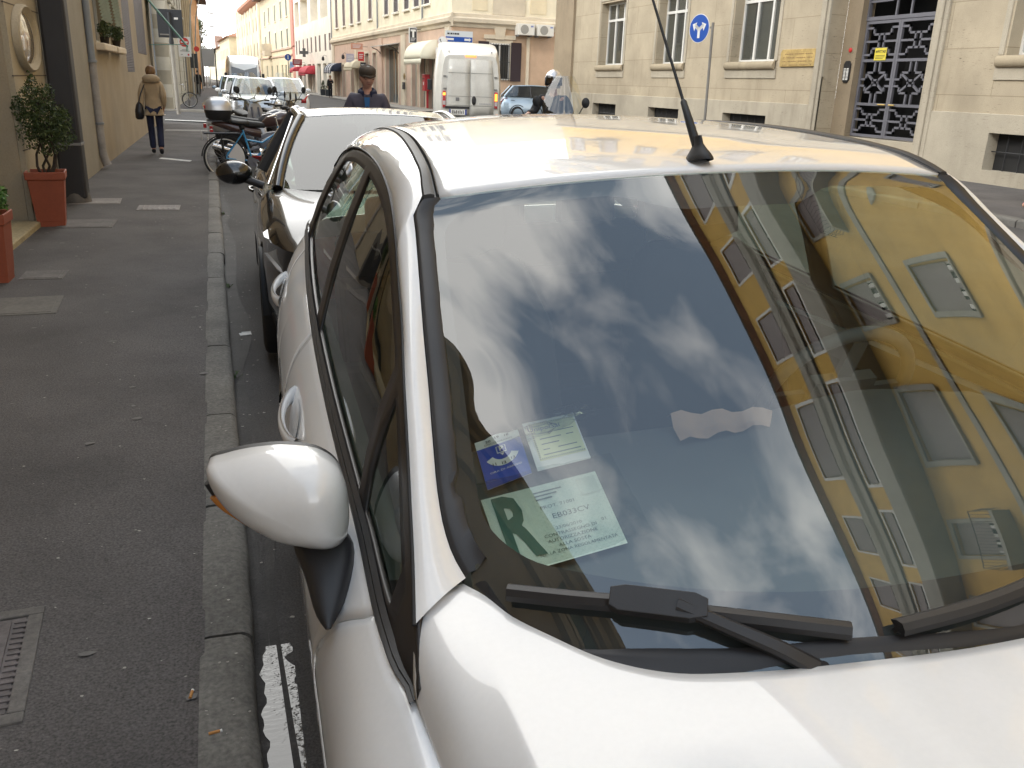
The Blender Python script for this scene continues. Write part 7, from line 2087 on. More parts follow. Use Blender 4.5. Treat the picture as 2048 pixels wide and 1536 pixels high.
# the woman walks away from us (faces +Y): mid-stride
person('woman in a beige hooded coat and navy trousers walking away along the near pavement', (-1.28, 18.45, SWZ), pi + .05,
       dict(hipL=(.085, 0, .88), knL=(.085, -.10, .50), anL=(.075, -.05, .10), hipR=(-.085, 0, .88), knR=(-.085, -.02, .49), anR=(-.08, .20, .14), toeR=(-.08, .07, .03), elR=(-.205, .06, 1.12), wrR=(-.19, -.06, .93), elL=(.225, .05, 1.11), wrL=(.235, .03, .86)),
       H=1.585, top=C_BEIGE, legs=C_NAVY, shoe=C_BLACK, hair=H_BROWN, hair_style='bun', jacket_len=.14, bulk=1.22, hood=True)
t = thing('shoulder_bag', 'black shoulder bag with a long strap hanging on the beige coat', 'bag', (-1.53, 18.42, .92))
mb = MB(); g = []
for z, a, b in ((-.20, .10, .05), (-.17, .15, .075), (-.05, .155, .08), (.06, .12, .06), (.11, .07, .03)): g.append([Vector((b * math.copysign(abs(cos(2 * pi * k / 20)) ** .7, cos(2 * pi * k / 20)) + .05 * (z + .1), a * math.copysign(abs(sin(2 * pi * k / 20)) ** .7, sin(2 * pi * k / 20)), z)) for k in range(20)])
mb.grid(g, closed=True); mb.poly(g[0][::-1]); mb.poly(g[-1]); mb.build('pouch', mat('black_leather', (.013, .014, .018), .4, bump=.3, bscale=40), t, smooth=60)
mb = MB(); mb.tube([(0, -.10, .08), (.05, -.09, .25), (.13, -.04, .43), (.15, .05, .43), (.06, .10, .25), (0, .10, .08)], .012, 8); mb.build('strap', mat('black_leather', (.013, .014, .018), .4), t, smooth=180)
# man in a flat cap crossing behind the black coupe
MAN = person('older man in a brown flat cap and plum-grey jacket beyond the dark coupe', (1.49, 10.0, .03), radians(-10),
       dict(turn=(radians(16),), nod=(radians(8),), elL=(.235, -.02, 1.13), wrL=(.20, -.17, .98), elR=(-.235, -.02, 1.13), wrR=(-.20, -.17, .98), head0=(0, -.045, 1.535), neck=(0, -.02, 1.485)),
       H=1.665, top=C_PLUM, legs=C_BLACK, shoe=C_BLACK, hair=H_GREY, hair_style='short', skinm=M_SKIN2, jacket_len=.10, bulk=1.28, hat=mat('brown_tweed', (.060, .042, .028), .9, var=.25, vscale=30, bump=.3, bscale=120), glasses=True, collar=C_NAVY)
mb = MB(); c = Vector((0, -.13, 1.30)); mb.grid([[Vector((x, -.145 - .01 * z, 1.20 + .16 * z)) for x in (-.018 - .012 * z, .018 + .012 * z)] for z in (0, .5, 1)]); o = mb.build('shirt', mat('blue_shirt', (.03, .12, .28), .8), MAN)
# scooter rider
RID = person('scooter rider in a dark jacket and silver open helmet with a clear visor', (4.60, 12.62, .085), radians(62 - 90 + 0) * 1.0 + radians(0),
       dict(pelvis=(0, .10, .84), waist=(0, .06, .98), chest=(0, .0, 1.20), neck0=(0, -.02, 1.345), neck=(0, -.035, 1.42), head0=(0, -.05, 1.475), shL=(.175, -.01, 1.31), shR=(-.175, -.01, 1.31), elL=(.27, -.10, 1.10), wrL=(.30, -.36, 1.09), elR=(-.27, -.10, 1.10), wrR=(-.30, -.36, 1.09),
            hipL=(.10, .06, .80), knL=(.17, -.34, .74), anL=(.14, -.36, .36), hipR=(-.10, .06, .80), knR=(-.17, -.34, .74), anR=(-.14, -.36, .36)),
       H=1.72, top=C_BLACK, legs=C_NAVY, shoe=C_BLACK, bulk=1.15, jacket_len=.05, helmet=mat('helmet_silver', (.55, .55, .56), .25, metal=.4, coat=1.0))
# distant walkers
person('person in black walking away far along the near pavement', (-1.75, 72, SWZ), pi, dict(knL=(.1, -.12, .5), anL=(.1, -.1, .1), knR=(-.1, 0, .5), anR=(-.1, .2, .13)), H=1.72, top=C_BLACK, legs=C_BLACK, hair=H_DARK, hair_style='short', jacket_len=.12, bulk=1.2)
person('woman in a black coat and dark tights waiting outside the far shops', (8.05, 73.5, .12), radians(20), dict(elL=(.2, -.06, 1.13), wrL=(.05, -.16, 1.16)), H=1.66, top=C_BLACK, legs=C_BLACK, hair=mat('fair_hair', (.30, .20, .07), .6), hair_style='bun', jacket_len=.28, bulk=1.15)
person('passer-by in blue-grey jacket and red shoes, cut by the right edge', (11.16, 9.95, .12), radians(-80),
       dict(hipL=(.085, 0, .88), knL=(.09, -.16, .50), anL=(.09, -.26, .11), toeL=(.09, -.41, .075), knR=(-.09, .05, .50), anR=(-.09, .26, .16), toeR=(-.09, .14, .04), elL=(.25, .10, 1.12), wrL=(.20, -.06, .95)), H=1.74, top=C_GREYJ, legs=C_JEAN, shoe=mat('red_shoe', (.42, .02, .03), .5), hair=H_DARK, hair_style='short', jacket_len=.14, bulk=1.2)
# ------------------------------------------------------------------ signs and street furniture
M_SBLUE = mat('sign_blue', (.012, .075, .36), .4); M_SWHITE = mat('sign_white', (.72, .72, .70), .4); M_SRED = mat('sign_red', (.58, .03, .025), .4)
M_POST = mat('grey_post', (.20, .19, .17), .6, var=.2, vscale=3); M_SBACK = mat('dark_sign_back', (.030, .034, .040), .5); M_SGREY = mat('pale_sign_back', (.42, .42, .43), .6)
M_PAINTD = mat('sign_ink', (.03, .03, .035), .6)
def disc(mb, r, M, y=0.0, n=36, h=.004):
    mb.lathe([(0, h), (r, h), (r, 0)], n, M @ Matrix.Translation((0, y, 0)) @ Matrix.Rotation(radians(90), 4, 'X'))
# turn-either-way sign by the far kerb
t = thing('road_sign', 'round blue sign with two white diverging arrows on a leaning grey post', 'road sign', (10.24, 18.2, .12), radians(-73))
mb = MB(); disc(mb, .30, Matrix.Translation((-.36, -.03, 2.77))); mb.build('rim', M_SWHITE, t, smooth=30)
mb = MB(); disc(mb, .285, Matrix.Translation((-.36, -.036, 2.77))); mb.build('face', M_SBLUE, t, smooth=30)
def L(p): return Vector((-.36 + p[0], -.043, 2.77 + p[1]))
mb = MB(); w = .036
mb.poly([L(p) for p in ((-w, -.20), (w, -.20), (w, -.04), (-w, -.04))])
for e_ in (1, -1):
    q_ = [(0, -.04 - .02), (e_ * w, -.04), (e_ * .125, .035), (e_ * .08, .075), (0, .02)]
    q2 = [(e_ * .055, .045), (e_ * .135, -.055), (e_ * .225, .085), (e_ * .105, .145)]
    for q__ in (q_, [(e_ * .07, .125), (e_ * .205, .085), (e_ * .14, -.055)]):
        P = [L(p) for p in q__]; mb.poly(P if e_ > 0 else P[::-1])
    mb.poly([L(p) for p in ((0, .02), (e_ * .115, .10), (e_ * .14, .04), (e_ * w, -.05))][::e_])
mb.build('arrows', M_SWHITE, t)
mb = MB(); mb.tube([(.065, 0, -.02), (.0, 0, 2.88)], .030, 10); mb.build('post', M_POST, t, smooth=60)
mb = MB(); mb.tube([(-.12, .0, 2.78), (.02, 0, 2.78)], .014, 8); mb.build('bracket', M_POST, t, smooth=60)
# dark sign backs and the no-entry sign on the near pavement
t = thing('road_sign', 'large dark sign back on a grey post, nearest sign on the near pavement', 'road sign', (-1.73, 37.0, SWZ), radians(-3))
mb = MB(); mb.b2((-.44, .03, 2.72), (.44, .045, 3.70)); mb.build('panel', M_SBACK, t, bevel=.004)
mb = MB(); mb.tube([(.04, 0, 0), (0, 0, 2.55)], .075, 12); mb.build('lower_post', mat('pale_post', (.36, .34, .30), .6, var=.15), t, smooth=60)
mb = MB(); mb.tube([(0, 0, 2.55), (-.01, 0, 3.6)], .06, 12); mb.lathe([(.085, 2.5), (.088, 2.56), (.075, 2.7)], 12); mb.build('upper_post', M_SBACK, t, smooth=60)
mb = MB(); mb.b2((.15, .02, 3.36), (.29, .029, 3.43)); mb.build('sticker', M_SWHITE, t)
mb = MB(); mb.b2((-.38, .0, 2.80), (.0, .03, 2.85)); mb.build('bracket', M_POST, t)
def noentry(label, loc, rot, w=.46, h=.72, foot=True):
    t = thing('no_entry_sign', label, 'road sign', loc, rot, 'no-entry panels')
    z0 = 2.22
    mb = MB(); mb.b2((-w / 2, -.01, z0), (w / 2, .0, z0 + h)); mb.build('panel', M_SWHITE, t)
    F = Matrix.Translation((0, -.012, z0 + h - w * .42))
    mb = MB(); disc(mb, w * .36, F); mb.build('disc', M_SRED, t)
    mb = MB(); mb.b2((-w * .27, -.022, z0 + h - w * .42 - w * .06), (w * .27, -.017, z0 + h - w * .42 + w * .06)); mb.build('bar', M_SWHITE, t)
    mb = MB()
    for k, (a, b) in enumerate(((-.10, .10), (-.17, .17))): mb.b2((a * w / .46, -.014, z0 + h * .33 - k * .05), (b * w / .46, -.011, z0 + h * .33 - k * .05 + .022))
    mb.b2((-.16 * w / .46, -.014, z0 + h * .10), (-.08 * w / .46, -.011, z0 + h * .12)); mb.build('small_print', M_PAINTD, t)
    mb = MB(); mb.b2((.09 * w / .46, -.014, z0 + h * .06), (.15 * w / .46, -.011, z0 + h * .15)); mb.build('red_symbol', M_SRED, t)
    mb = MB(); mb.tube([(0, .03, 0), (0, .03, z0 + h)], .03, 10); mb.build('post', M_POST, t, smooth=60)
    return t
noentry('white no-entry panel with red disc beside the dark sign back on the near pavement', (-1.60, 46.0, SWZ), radians(6), .56, .87)
noentry('white no-entry panel with red disc between the cream awning and the van', (10.62, 45.9, .1), radians(-14), .58, .90)
t = thing('road_sign', 'small dark square sign back far along the near pavement', 'road sign', (-1.48, 55, SWZ))
mb = MB(); mb.b2((-.19, .02, 1.78), (.19, .035, 2.54)); mb.build('panel', M_SBACK, t); mb = MB(); mb.tube([(0, 0, 0), (0, 0, 2.6)], .03, 8); mb.build('post', M_POST, t)
t = thing('road_sign', 'big pale grey rectangular sign back on a dark pole over the far parked cars', 'road sign', (-.80, 64, SWZ))
mb = MB(); mb.b2((-.40, .0, 1.95), (.36, .02, 3.05)); mb.build('panel', M_SGREY, t); mb = MB(); mb.tube([(.42, .03, 0), (.42, .03, 3.12)], .04, 8); mb.build('post', M_SBACK, t)
t = thing('road_sign', 'tiny round red and white sign above the pale sign back', 'road sign', (-1.55, 66, SWZ))
mb = MB(); disc(mb, .17, Matrix.Translation((0, -.03, 3.05))); mb.build('disc', M_SRED, t); mb = MB(); mb.tube([(0, 0, 0), (0, 0, 3.1)], .03, 8); mb.build('post', M_POST, t)
t = thing('road_sign', 'small round blue sign on a pole amid the far scooters', 'road sign', (4.4, 66, .1))
mb = MB(); disc(mb, .22, Matrix.Translation((0, -.03, 2.75))); mb.build('disc', M_SBLUE, t); mb = MB(); mb.b2((-.03, -.045, 2.62), (.03, -.036, 2.88)); mb.build('arrow', M_SWHITE, t); mb = MB(); mb.tube([(0, 0, 0), (0, 0, 2.9)], .03, 8); mb.build('post', M_POST, t)
# street lamps on curved arms
def lamp(x, y, reach, h, label):
    t = thing('street_lamp', label, 'street lamp', (x, y, SWZ), 0, 'curved-arm street lamps on the near side')
    mb = MB(); mb.tube([(0, 0, 0), (0, 0, h * .45), (reach * .12, 0, h * .7), (reach * .45, 0, h * .93), (reach * .75, 0, h)], [.06, .05, .04, .03, .025], 8); mb.build('pole', mat('lamp_pole', (.40, .40, .38), .5), t, smooth=180)
    mb = MB(); mb.ball((reach, 0, h + .01), (.36, .16, .07), 12, 8); mb.build('lamp_head', mat('lamp_head_grey', (.42, .43, .44), .4), t, smooth=180)
for x, y, r_c, h, lb in ((-1.75, 60, 1.5, 7.6, 'nearest curved-arm street lamp, its head above the frame'), (-1.75, 72, 1.4, 7.6, 'second curved-arm street lamp, just in front of the peach house'), (-1.75, 87, 1.10, 6.55, 'third curved-arm street lamp, its head highest against the white sky'), (-1.75, 110, 1.0, 6.5, 'fourth curved-arm street lamp, beside the dark tree'), (-1.75, 130, .7, 6.45, 'fifth curved-arm street lamp, smaller, past the dark tree'), (-1.75, 146, .6, 6.45, 'farthest and smallest curved-arm street lamp')):
    lamp(x, y, r_c, h, lb)
# shop signs and awnings across the street (facade frame: x towards us, y into the wall)
def FW(u, out, z):
    p = FP + FDIR * u + Vector((-cos(FA), -sin(FA), 0)) * out
    return (p.x, p.y, z)
FR = -pi / 2 + FA
t = thing('tobacconist_sign', 'black projecting shop sign with a big white T', 'shop sign', FW(5.9, .55, 4.08), 0)
mb = MB(); mb.b2((-.24, -.05, -.42), (.22, .05, .40)); mb.build('case', M_SWHITE, t)
mb = MB(); mb.b2((-.20, -.056, -.40), (.20, -.051, .36)); mb.build('face', M_PAINTD, t)
mb = MB(); mb.b2((-.15, -.062, .19), (.15, -.057, .29)); mb.b2((-.055, -.062, -.13), (.055, -.057, .19)); mb.build('letter_t', M_SWHITE, t)
mb = MB()
for k in range(3): mb.b2((-.15, -.062, -.19 - k * .07), (.15 - .04 * k, -.057, -.155 - k * .07))
mb.build('small_print', M_SGREY, t); mb = MB(); mb.tube([(.2, 0, .3), (.56, 0, .3)], .02, 6); mb.build('bracket', M_BLKIRON, t)
t = thing('telephone_sign', 'round pale pink sign with a black telephone receiver', 'shop sign', (10.60, 45.6, 3.52), radians(-14))
mb = MB(); disc(mb, .25, Matrix.Identity(4)); mb.build('rim', mat('pale_pink', (.66, .50, .46), .5), t); mb = MB(); disc(mb, .215, Matrix.Translation((0, -.004, 0))); mb.build('face', M_SWHITE, t)
mb = MB(); mb.tube([(-.13, -.012, .10), (-.10, -.014, .0), (0, -.014, -.09), (.12, -.012, -.12)], [.028, .014, .014, .028], 8); mb.build('receiver', M_PAINTD, t, smooth=180)
def awning(label, u0, u1, z0, z1, out, m, stripes_=None, val=.2):
    t = thing('shop_awning', label, 'awning', FW((u0 + u1) / 2, 0, z0), FR)
    w_ = (u1 - u0) / 2; h = z1 - z0; n = 14
    mb = MB(); P = []
    for k in range(9):
        a = pi / 2 * k / 8; P.append([Vector((lerp(-w_, w_, i / n), -out * sin(a) ** 1.0, h * (1 - (1 - cos(a)) ** 1.2 * 1.0) if False else h * cos(a) ** .9)) for i in range(n + 1)])
    if stripes_:
        for i in range(n):
            for k in range(8): mb.add([P[k][i], P[k][i + 1], P[k + 1][i + 1], P[k + 1][i]], [(0, 1, 2, 3)], i // 2 % 2)
    else: mb.grid(P)
    for i in range(n): 
        a, b = P[8][i], P[8][i + 1]; c_ = a.lerp(b, .5)
        mb.add([a, b, b + Vector((0, 0, -val * .6)), c_ + Vector((0, 0, -val)), a + Vector((0, 0, -val * .6))], [(0, 1, 2, 3, 4)], (i // 2 % 2) if stripes_ else 0)
    for sx in (0, n): mb.add([P[k][sx] for k in range(9)] + [Vector((P[0][sx].x, 0, 0))], [tuple(range(10))], 0)
    mb.build('canopy', [m, stripes_] if stripes_ else m, t, smooth=40, solid=.01); return t
M_ACREAM = mat('awning_cream', (.78, .74, .58), .8); M_ARED = mat('awning_red', (.50, .05, .07), .8); M_ANAVY = mat('awning_navy', (.03, .035, .06), .8); M_AGREY = mat('awning_pale', (.55, .56, .58), .8); M_ASAND = mat('awning_sand', (.70, .62, .44), .8)
awning('rounded cream shop awning with a scalloped edge beside the T sign', 2.4, 6.3, 2.75, 3.75, 1.0, M_ACREAM, val=.32)
awning('rounded sand-coloured awning over the shop behind the man in the cap', 23.2, 26.8, 2.35, 3.0, .9, M_ASAND)
awning('navy and white striped awning halfway along the pink shopfronts', 32.6, 36.6, 2.15, 2.85, .95, M_ANAVY, M_AGREY)
awning('dark red rounded awning under the pharmacy cross', 48.2, 53.6, 1.9, 2.75, 1.0, M_ARED)
awning('small flat red awning farther down, at the faded red wall', 58.2, 61.2, 2.2, 2.7, 1.0, M_ARED)
t = thing('door_canopy', 'thin grey glass canopy over the shuttered double doorway', 'canopy', FW(14.2, 0, 3.72), FR)
mb = MB(); mb.add([(-2.7, 0, .1), (2.7, 0, .1), (2.7, -.8, -.05), (-2.7, -.8, -.05)], [(0, 1, 2, 3)]); mb.build('sheet', mat('canopy_grey', (.48, .46, .42), .5), t, solid=.05)
mb = MB(); 
for x in (-2.5, 2.5): mb.tube([(x, 0, -.5), (x, -.35, -.18), (x, -.7, -.06)], .03, 6)
mb.build('brackets', M_BLKIRON, t)
t = thing('pharmacy_cross', 'dark grey unlit pharmacy cross sign on the white house', 'shop sign', FW(50.7, .7, 3.98), 0)
mb = MB(); mb.prism([(-.15, -.42), (.15, -.42), (.15, -.15), (.42, -.15), (.42, .15), (.15, .15), (.15, .42), (-.15, .42), (-.15, .15), (-.42, .15), (-.42, -.15), (-.15, -.15)], .12, frame((0, 0, 0), (1, 0, 0), (0, 0, 1))); mb.build('cross', mat('cross_grey', (.10, .105, .10), .6), t)
mb = MB(); mb.tube([(.3, 0, 0), (.9, 0, 0)], .03, 6); mb.build('bracket', M_POST, t)
def board(name, label, u, out, z, w, h, m, rot=0.0, text=None, m2=None):
    t = thing(name, label, 'shop sign', FW(u, out, z), rot)
    mb = MB(); mb.b2((-w / 2, -.04, -h / 2), (w / 2, .04, h / 2)); mb.build('panel', m, t, bevel=.01)
    if m2:
        mb = MB()
        for k in range(3): mb.b2((-w * .36, -.048, h * (.18 - .2 * k)), (w * (.36 - .06 * k), -.041, h * (.26 - .2 * k)))
        mb.build('faded_lettering', m2, t)
    mb = MB(); mb.tube([(w / 2, 0, 0), (w / 2 + max(out - .4, .05), 0, 0)], .02, 6); mb.build('bracket', M_POST, t)
board('shop_board', 'maroon shop board with pale lines on the white house', 55.6, .8, 3.1, 1.0, .62, mat('maroon', (.25, .03, .035), .6), m2=M_SGREY)
board('shop_board', 'small pale blue sign next to the maroon board', 62.0, .6, 2.9, .5, .7, mat('pale_blue_sign', (.35, .52, .66), .5), m2=M_SBLUE)
board('shop_board', 'red heart-like poster board near the pilaster of the corner house', 20.6, .7, 3.15, .42, .62, M_SRED, m2=M_SWHITE)
board('shop_board', 'faded orange lettering board hung from the corner house cornice', 21.6, .8, 3.85, .85, .42, mat('faded_orange', (.62, .30, .20), .6), m2=M_SWHITE)
board('shop_board', 'lilac grey square sign left of the red poster board', 24.9, .7, 3.1, .6, .62, mat('lilac_grey', (.45, .42, .50), .6), m2=M_SWHITE)
board('shop_board', 'black and white small hanging sign below the red poster board', 20.4, .6, 2.45, .40, .60, M_PAINTD, m2=M_SWHITE)
# direction board on the corner, with street name and arrows
t = thing('direction_board', 'white and blue direction board with arrows behind the van roof', 'road sign', (11.62, 46.3, 3.67), radians(1))
mb = MB(); mb.b2((-.72, .0, -.40), (.72, .02, .40)); mb.build('panel', mat('board_white', (.60, .64, .66), .5), t)
mb = MB(); mb.b2((-.70, -.006, -.12), (.70, -.001, .12)); mb.build('blue_strip', M_SBLUE, t)
mb = MB(); mb.prism([(-.66, -.05), (-.28, -.05), (-.28, .05), (-.66, .05)], .004, frame((0, -.008, 0), (1, 0, 0), (0, 0, 1))); mb.prism([(.28, -.05), (.52, -.05), (.52, -.09), (.66, 0), (.52, .09), (.52, .05), (.28, .05)], .004, frame((0, -.008, 0), (1, 0, 0), (0, 0, 1))); mb.build('white_arrow', M_SWHITE, t)
mb = MB(); F = frame((-.30, -.004, .27), (1, 0, 0), (0, 0, 1)); mb.text('L.MAZZINI' if False else '', .1, F) if False else None
for k, (a, b) in enumerate(((-.62, -.50), (-.46, -.36), (-.34, -.28), (-.25, -.13), (-.11, .0))): mb.b2((a, -.004, .22), (b, -.001, .30))
mb.prism([(.22, -.31), (.45, -.31), (.45, -.35), (.58, -.27), (.45, -.19), (.45, -.23), (.22, -.23)], .004, frame((0, -.004, 0), (1, 0, 0), (0, 0, 1))); mb.prism([(-.28, -.36), (-.20, -.36), (-.20, -.26), (-.15, -.26), (-.24, -.16), (-.33, -.26), (-.28, -.26)], .004, frame((0, -.004, 0), (1, 0, 0), (0, 0, 1))); mb.build('black_marks', M_PAINTD, t)
mb = MB(); mb.tube([(-.5, .05, -3.6), (-.5, .05, .4)], .035, 8); mb.tube([(.5, .05, -3.6), (.5, .05, .4)], .035, 8); mb.build('posts', M_POST, t)
t = thing('post_box', 'red wall post box with a white emblem under the cream awning', 'post box', FW(4.3, .05, 1.5), FR)
mb = MB(); mb.b2((-.28, -.30, -.42), (.28, 0, .46)); mb.b2((-.30, -.33, .40), (.30, 0, .47)); mb.build('box', mat('post_red', (.46, .03, .04), .4), t, bevel=.02)
mb = MB(); mb.b2((-.22, -.315, .20), (.22, -.302, .25)); mb.build('slot', M_PAINTD, t); mb = MB(); disc(mb, .10, Matrix.Translation((0, -.304, -.02))); mb.build('emblem', M_SWHITE, t)
mb = MB(); mb.b2((-.06, -.12, -1.35), (.06, -.02, -.42)); mb.build('stand', mat('post_red', (.46, .03, .04), .4), t)
t = thing('letter_box', 'small dark letter box on the pilaster beside the grey doors', 'letter box', FW(9.9, .10, 1.3), FR)
mb = MB(); mb.b2((-.20, -.10, -.22), (.20, 0, .20)); mb.build('box', M_SBACK, t, bevel=.01); mb = MB(); mb.b2((-.14, -.108, .08), (.14, -.10, .11)); mb.build('slot', M_SGREY, t)
t = thing('brass_roundel', 'round bronze roundel on the pilaster above the dark letter box', 'plaque', FW(9.9, .10, 1.85), FR)
mb = MB(); disc(mb, .19, Matrix.Identity(4), h=.03); mb.build('disc', mat('bronze', (.30, .22, .10), .5, metal=.5), t, smooth=40); mb = MB(); mb.lathe([(.06, .045), (.12, .04), (.14, .02)], 20, Matrix.Rotation(radians(90), 4, 'X')); mb.build('relief', mat('bronze', (.3, .22, .1), .5), t)
for k, (u, lb) in enumerate(((33.4, 'small conical shrub in a dark square tub outside the far shops'), (36.2, 'slim shrub in a square tub beside the woman in black'))):
    t = thing('tub_plant', lb, 'potted plant', FW(u, 1.1, .12), 0)
    mb = MB(); mb.box((0, 0, .26), (.46, .46, .52), taper=(1.1, 1.1)); mb.build('tub', M_SBACK, t, bevel=.01)
    def cone(r): 
        z = r.random(); a = r.uniform(0, 6.28); q_ = (1 - z) * .22 * r.random() ** .4 + .04
        return (q_ * cos(a), q_ * sin(a), .5 + z * .75)
    leaves(260, cone, .06, random.Random(k)).build('foliage', M_LEAF, t); mb = MB(); mb.tube([(0, 0, .4), (0, 0, 1.0)], .025, 6); mb.build('trunk', M_BARK, t)
for u, lb in ((30.0, 'carved bracket lantern on the pink shopfront'), (40.6, 'dark lantern on the corner pilaster by the white house')):
    t = thing('wall_lantern', lb, 'lantern', FW(u, .0, 3.3), FR)
    mb = MB(); mb.lathe([(0, .2), (.10, .12), (.14, -.12), (.05, -.2), (0, -.2)], 8, Matrix.Translation((0, -.35, 0))); mb.build('lantern', M_BLKIRON, t); mb = MB(); mb.tube([(0, 0, .2), (0, -.2, .3), (0, -.35, .2)], .015, 6); mb.build('bracket', M_BLKIRON, t)

# ------------------------------------------------------------------ papers on the white car's dashboard (built in the car's own frame)
CARM = Matrix.Translation(HB.location) @ HB.rotation_euler.to_matrix().to_4x4()
def dash_thing(name, label, cat): 
    t = thing(name, label, cat, tuple(HB.location), tuple(HB.rotation_euler))
    return t
M_CARD = mat('permit_paper', (.72, .76, .70), .7, var=.03, vscale=40); M_GREENINK = mat('permit_green', (.03, .14, .12), .6); M_GREYINK = mat('permit_grey_ink', (.14, .18, .17), .7)
M_DISCB = mat('disc_blue', (.015, .07, .42), .5); M_CREAMP = mat('slip_cream', (.66, .68, .42), .7); M_HOLO = mat('hologram_sticker', (.80, .85, .78), .15, coat=1)
M_SLEEVE = glass('plastic_sleeve', (.86, .90, .88), .11, .08)
def quadmap(TL, TR, BR, BL):
    """(u across, v down, lift) on a quad of the dashboard; corners (s, y, z)"""
    a, b, c, d_ = (R3(*p) for p in (TL, TR, BR, BL))
    n = (b - a).cross(d_ - a).normalized(); n = n if n.z > 0 else -n
    def f(u, v, h=0.0): return a * (1 - u) * (1 - v) + b * u * (1 - v) + c * u * v + d_ * (1 - u) * v + n * h
    return f
def patch(mb, f, u0, v0, u1, v1, h, mi=0, n=6):
    mb.grid([[f(lerp(u0, u1, i / n), lerp(v0, v1, j / n), h) for i in range(n + 1)] for j in range(n + 1)], mi)
def text_on(mb, f, body, u, v, size, asp, h, mi=0, align='CENTER', bold=.0):
    """lettering bent onto a quadmap; size = letter height in v, asp = width/height of the sheet"""
    m2 = MB(); m2.text(body, 1.0, Matrix.Identity(4), align=align, bold=bold)
    mb.add([f(u + p[0] * size / asp, v - p[1] * size, h) for p in m2.v], m2.f, mi)
DZ = .932
t = dash_thing('resident_permit', 'green R resident parking permit lying on the dashboard in a clear sleeve', 'permit')
f = quadmap((.558, 1.250, DZ), (.334, 1.302, DZ), (.377, 1.049, DZ), (.578, 1.008, DZ)); ASP = 1.0
mb = MB(); patch(mb, f, 0, 0, 1, 1, .001); mb.build('sheet', M_CARD, t)
mb = MB()
for i in range(34):
    for j in range(30):
        if (i + j) % 2 and not (.0 < i / 34 < .36): patch(mb, f, i / 34 + .004, j / 30 + .006, i / 34 + .020, j / 30 + .018, .0016, n=1)
mb.build('dot_pattern', mat('permit_tint', (.62, .70, .64), .8), t)
mb = MB(); text_on(mb, f, 'R', .19, .50, 1.12, 2.5, .0022, bold=.035); mb.build('big_letter', M_GREENINK, t)
mb = MB()
for body, u, v, sz in (('COMUNE DI LIVORNO' if False else '', .6, .1, .05), ('PROT. 71001', .58, .33, .062), ('EB033CV', .66, .47, .095), ('23/06/2010', .60, .62, .055), ('CONTRASSEGNO DI', .60, .69, .055), ('AUTORIZZAZIONE', .60, .755, .055), ('ALLA SOSTA', .60, .82, .055), ('NELLA ZONA REGOLAMENTATA', .62, .885, .050), ('01', .90, .66, .055)):
    if body: text_on(mb, f, body, u, v, sz, 1.12, .0022)
for k in range(3): patch(mb, f, .42, .10 + k * .05, .66 - .05 * k, .12 + k * .05, .0022, n=2)
mb.build('print', M_GREYINK, t)
mb = MB(); patch(mb, f, .80, .06, .97, .30, .0024); mb.build('hologram', M_HOLO, t)
mb = MB(); f2 = quadmap((.562, 1.30, DZ + .004), (.283, 1.356, DZ + .004), (.331, 1.056, DZ + .004), (.575, 1.003, DZ + .004))
P = []
r_ = random.Random(4)
for j in range(15): P.append([f2(i / 14, j / 14, .002 + (.006 * r_.random() if i > 10 or j < 2 else .001 * r_.random())) for i in range(15)])
mb.grid(P); mb.build('sleeve', M_SLEEVE, t, smooth=180)
t = dash_thing('parking_disc', 'blue cardboard parking disc beside the insurance slip on the dashboard', 'parking disc')
f = quadmap((.513, 1.486, DZ), (.413, 1.530, DZ), (.445, 1.326, DZ), (.538, 1.282, DZ))
mb = MB(); patch(mb, f, 0, .0, 1, 1, .001); mb.build('card', M_SWHITE, t)
mb = MB(); patch(mb, f, 0, .19, 1, 1, .0018); mb.build('blue_face', M_DISCB, t)
mb = MB(); c0 = (.5, .36); P = []
for k in range(13):
    a = radians(lerp(205, 335, k / 12)); P.append([f(c0[0] + .56 * q_ * cos(a), c0[1] - .42 * q_ * sin(a), .0024) for q_ in (.42, .72)])
mb.grid(P)
P = []
for k in range(13):
    a = radians(lerp(50, 130, k / 12)); P.append([f(c0[0] + .56 * q_ * cos(a), c0[1] - .42 * q_ * sin(a) - .0, .0008) for q_ in (.5, .98)])
mb.grid(P)
mb.prism([(0, 0)] * 3, 0) if False else None
mb.add([f(u, v, .0024) for u, v in ((.40, .25), (.62, .25), (.62, .40), (.40, .40))], [(0, 1, 2, 3)]); mb.add([f(u, v, .0024) for u, v in ((.46, .41), (.56, .41), (.51, .46))], [(0, 1, 2)])
mb.build('hour_window', M_SWHITE, t)
mb = MB(); mb.add([f(u, v, .0030) for u, v in ((.42, .265), (.60, .265), (.60, .385), (.42, .385))], [(0, 1, 2, 3)]); mb.build('symbol_field', M_DISCB, t)
mb = MB(); text_on(mb, f, 'P', .51, .325, .13, .62, .0036, bold=.03); text_on(mb, f, 'ORA DI ARRIVO', .5, .74, .055, .55, .0024); mb.build('white_print', M_SWHITE, t)
mb = MB()
for body, u, v in (('11', .28, .60), ('12', .48, .625), ('13', .70, .59), ('18', .70, .06), ('19', .48, .05), ('20', .28, .09)): text_on(mb, f, body, u, v, .075, .62, .0032, bold=.02)
text_on(mb, f, 'DISCO ORARIO', .5, .145, .05, .55, .0024)
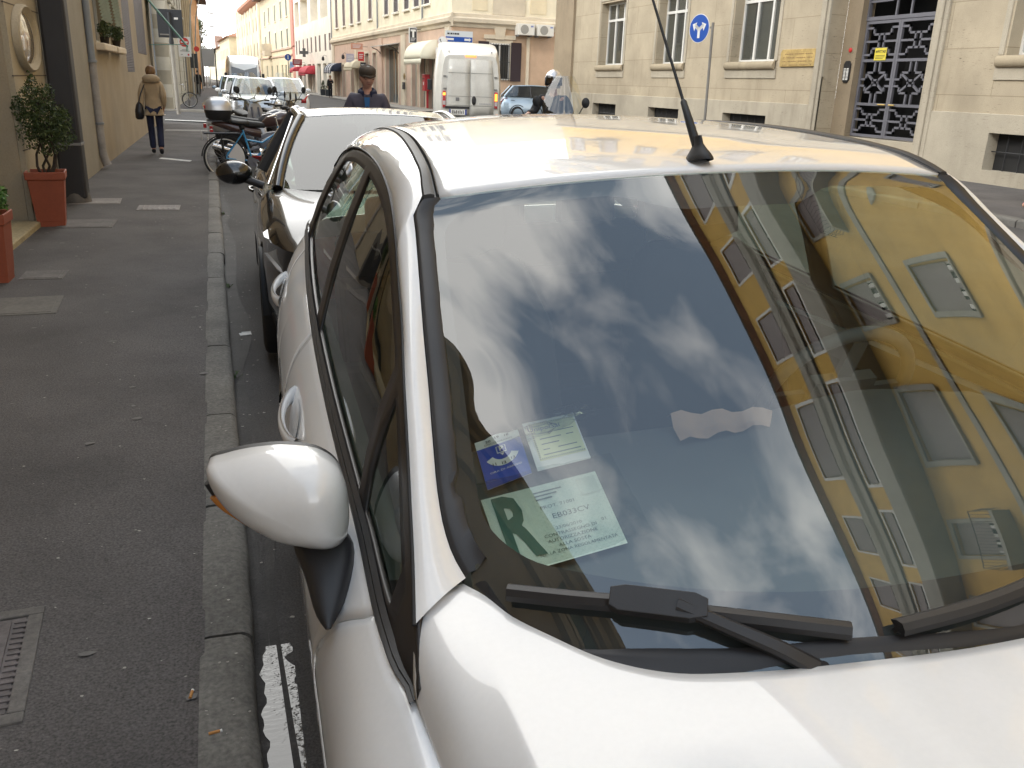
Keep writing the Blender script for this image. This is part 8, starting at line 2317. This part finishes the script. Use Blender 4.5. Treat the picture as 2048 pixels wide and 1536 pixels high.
mb.build('black_print', M_PAINTD, t)
t = dash_thing('insurance_slip', 'cream insurance slip in a white frame beside the blue parking disc', 'insurance slip')
f = quadmap((.397, 1.555, DZ), (.277, 1.580, DZ), (.321, 1.356, DZ), (.433, 1.330, DZ))
mb = MB(); patch(mb, f, 0, 0, 1, 1, .001); mb.build('backing', M_SWHITE, t)
mb = MB(); patch(mb, f, .10, .06, .97, .84, .0018); mb.build('slip', M_CREAMP, t)
mb = MB(); text_on(mb, f, 'UnipolSai', .36, .20, .13, .80, .0026, bold=.01); mb.build('wordmark', mat('slip_blue_ink', (.05, .07, .20), .6), t)
mb = MB()
for v, u0, u1 in ((.30, .2, .9), (.42, .22, .62), (.42, .72, .86), (.53, .22, .55), (.64, .22, .34), (.64, .5, .86), (.74, .2, .9)): patch(mb, f, u0, v, u1, v + .018, .0026, n=2)
for k in range(24):
    patch(mb, f, .11 + k * .036, .065, .125 + k * .036, .095, .0026, n=1); patch(mb, f, .11 + k * .036, .80, .125 + k * .036, .83, .0026, n=1)
for k in range(18): patch(mb, f, .105, .10 + k * .039, .135, .12 + k * .039, .0026, n=1)
mb.build('fine_print', M_GREYINK, t)
t = dash_thing('clear_pouch', 'empty clear plastic pouch lying behind the insurance slip', 'pouch')
f = quadmap((.46, 1.50, DZ), (.25, 1.62, DZ), (.22, 1.50, DZ), (.42, 1.40, DZ)); r_ = random.Random(9)
mb = MB(); mb.grid([[f(i / 12, j / 12, .006 + .014 * r_.random()) for i in range(13)] for j in range(9)]); mb.build('film', M_SLEEVE, t, smooth=30)
t = dash_thing('folded_paper', 'strip of folded tan paper on the far part of the dashboard', 'paper')
f = quadmap((.10, 1.50, DZ), (-.113, 1.445, DZ), (-.08, 1.40, DZ), (.13, 1.375, DZ))
mb = MB(); mb.grid([[f(i / 10, j / 4, .004 + .02 * (j == 1) + .006 * sin(i * 1.7)) for i in range(11)] for j in range(5)]); mb.build('sheet', mat('tan_paper', (.34, .22, .17), .8, var=.1), t, smooth=60)
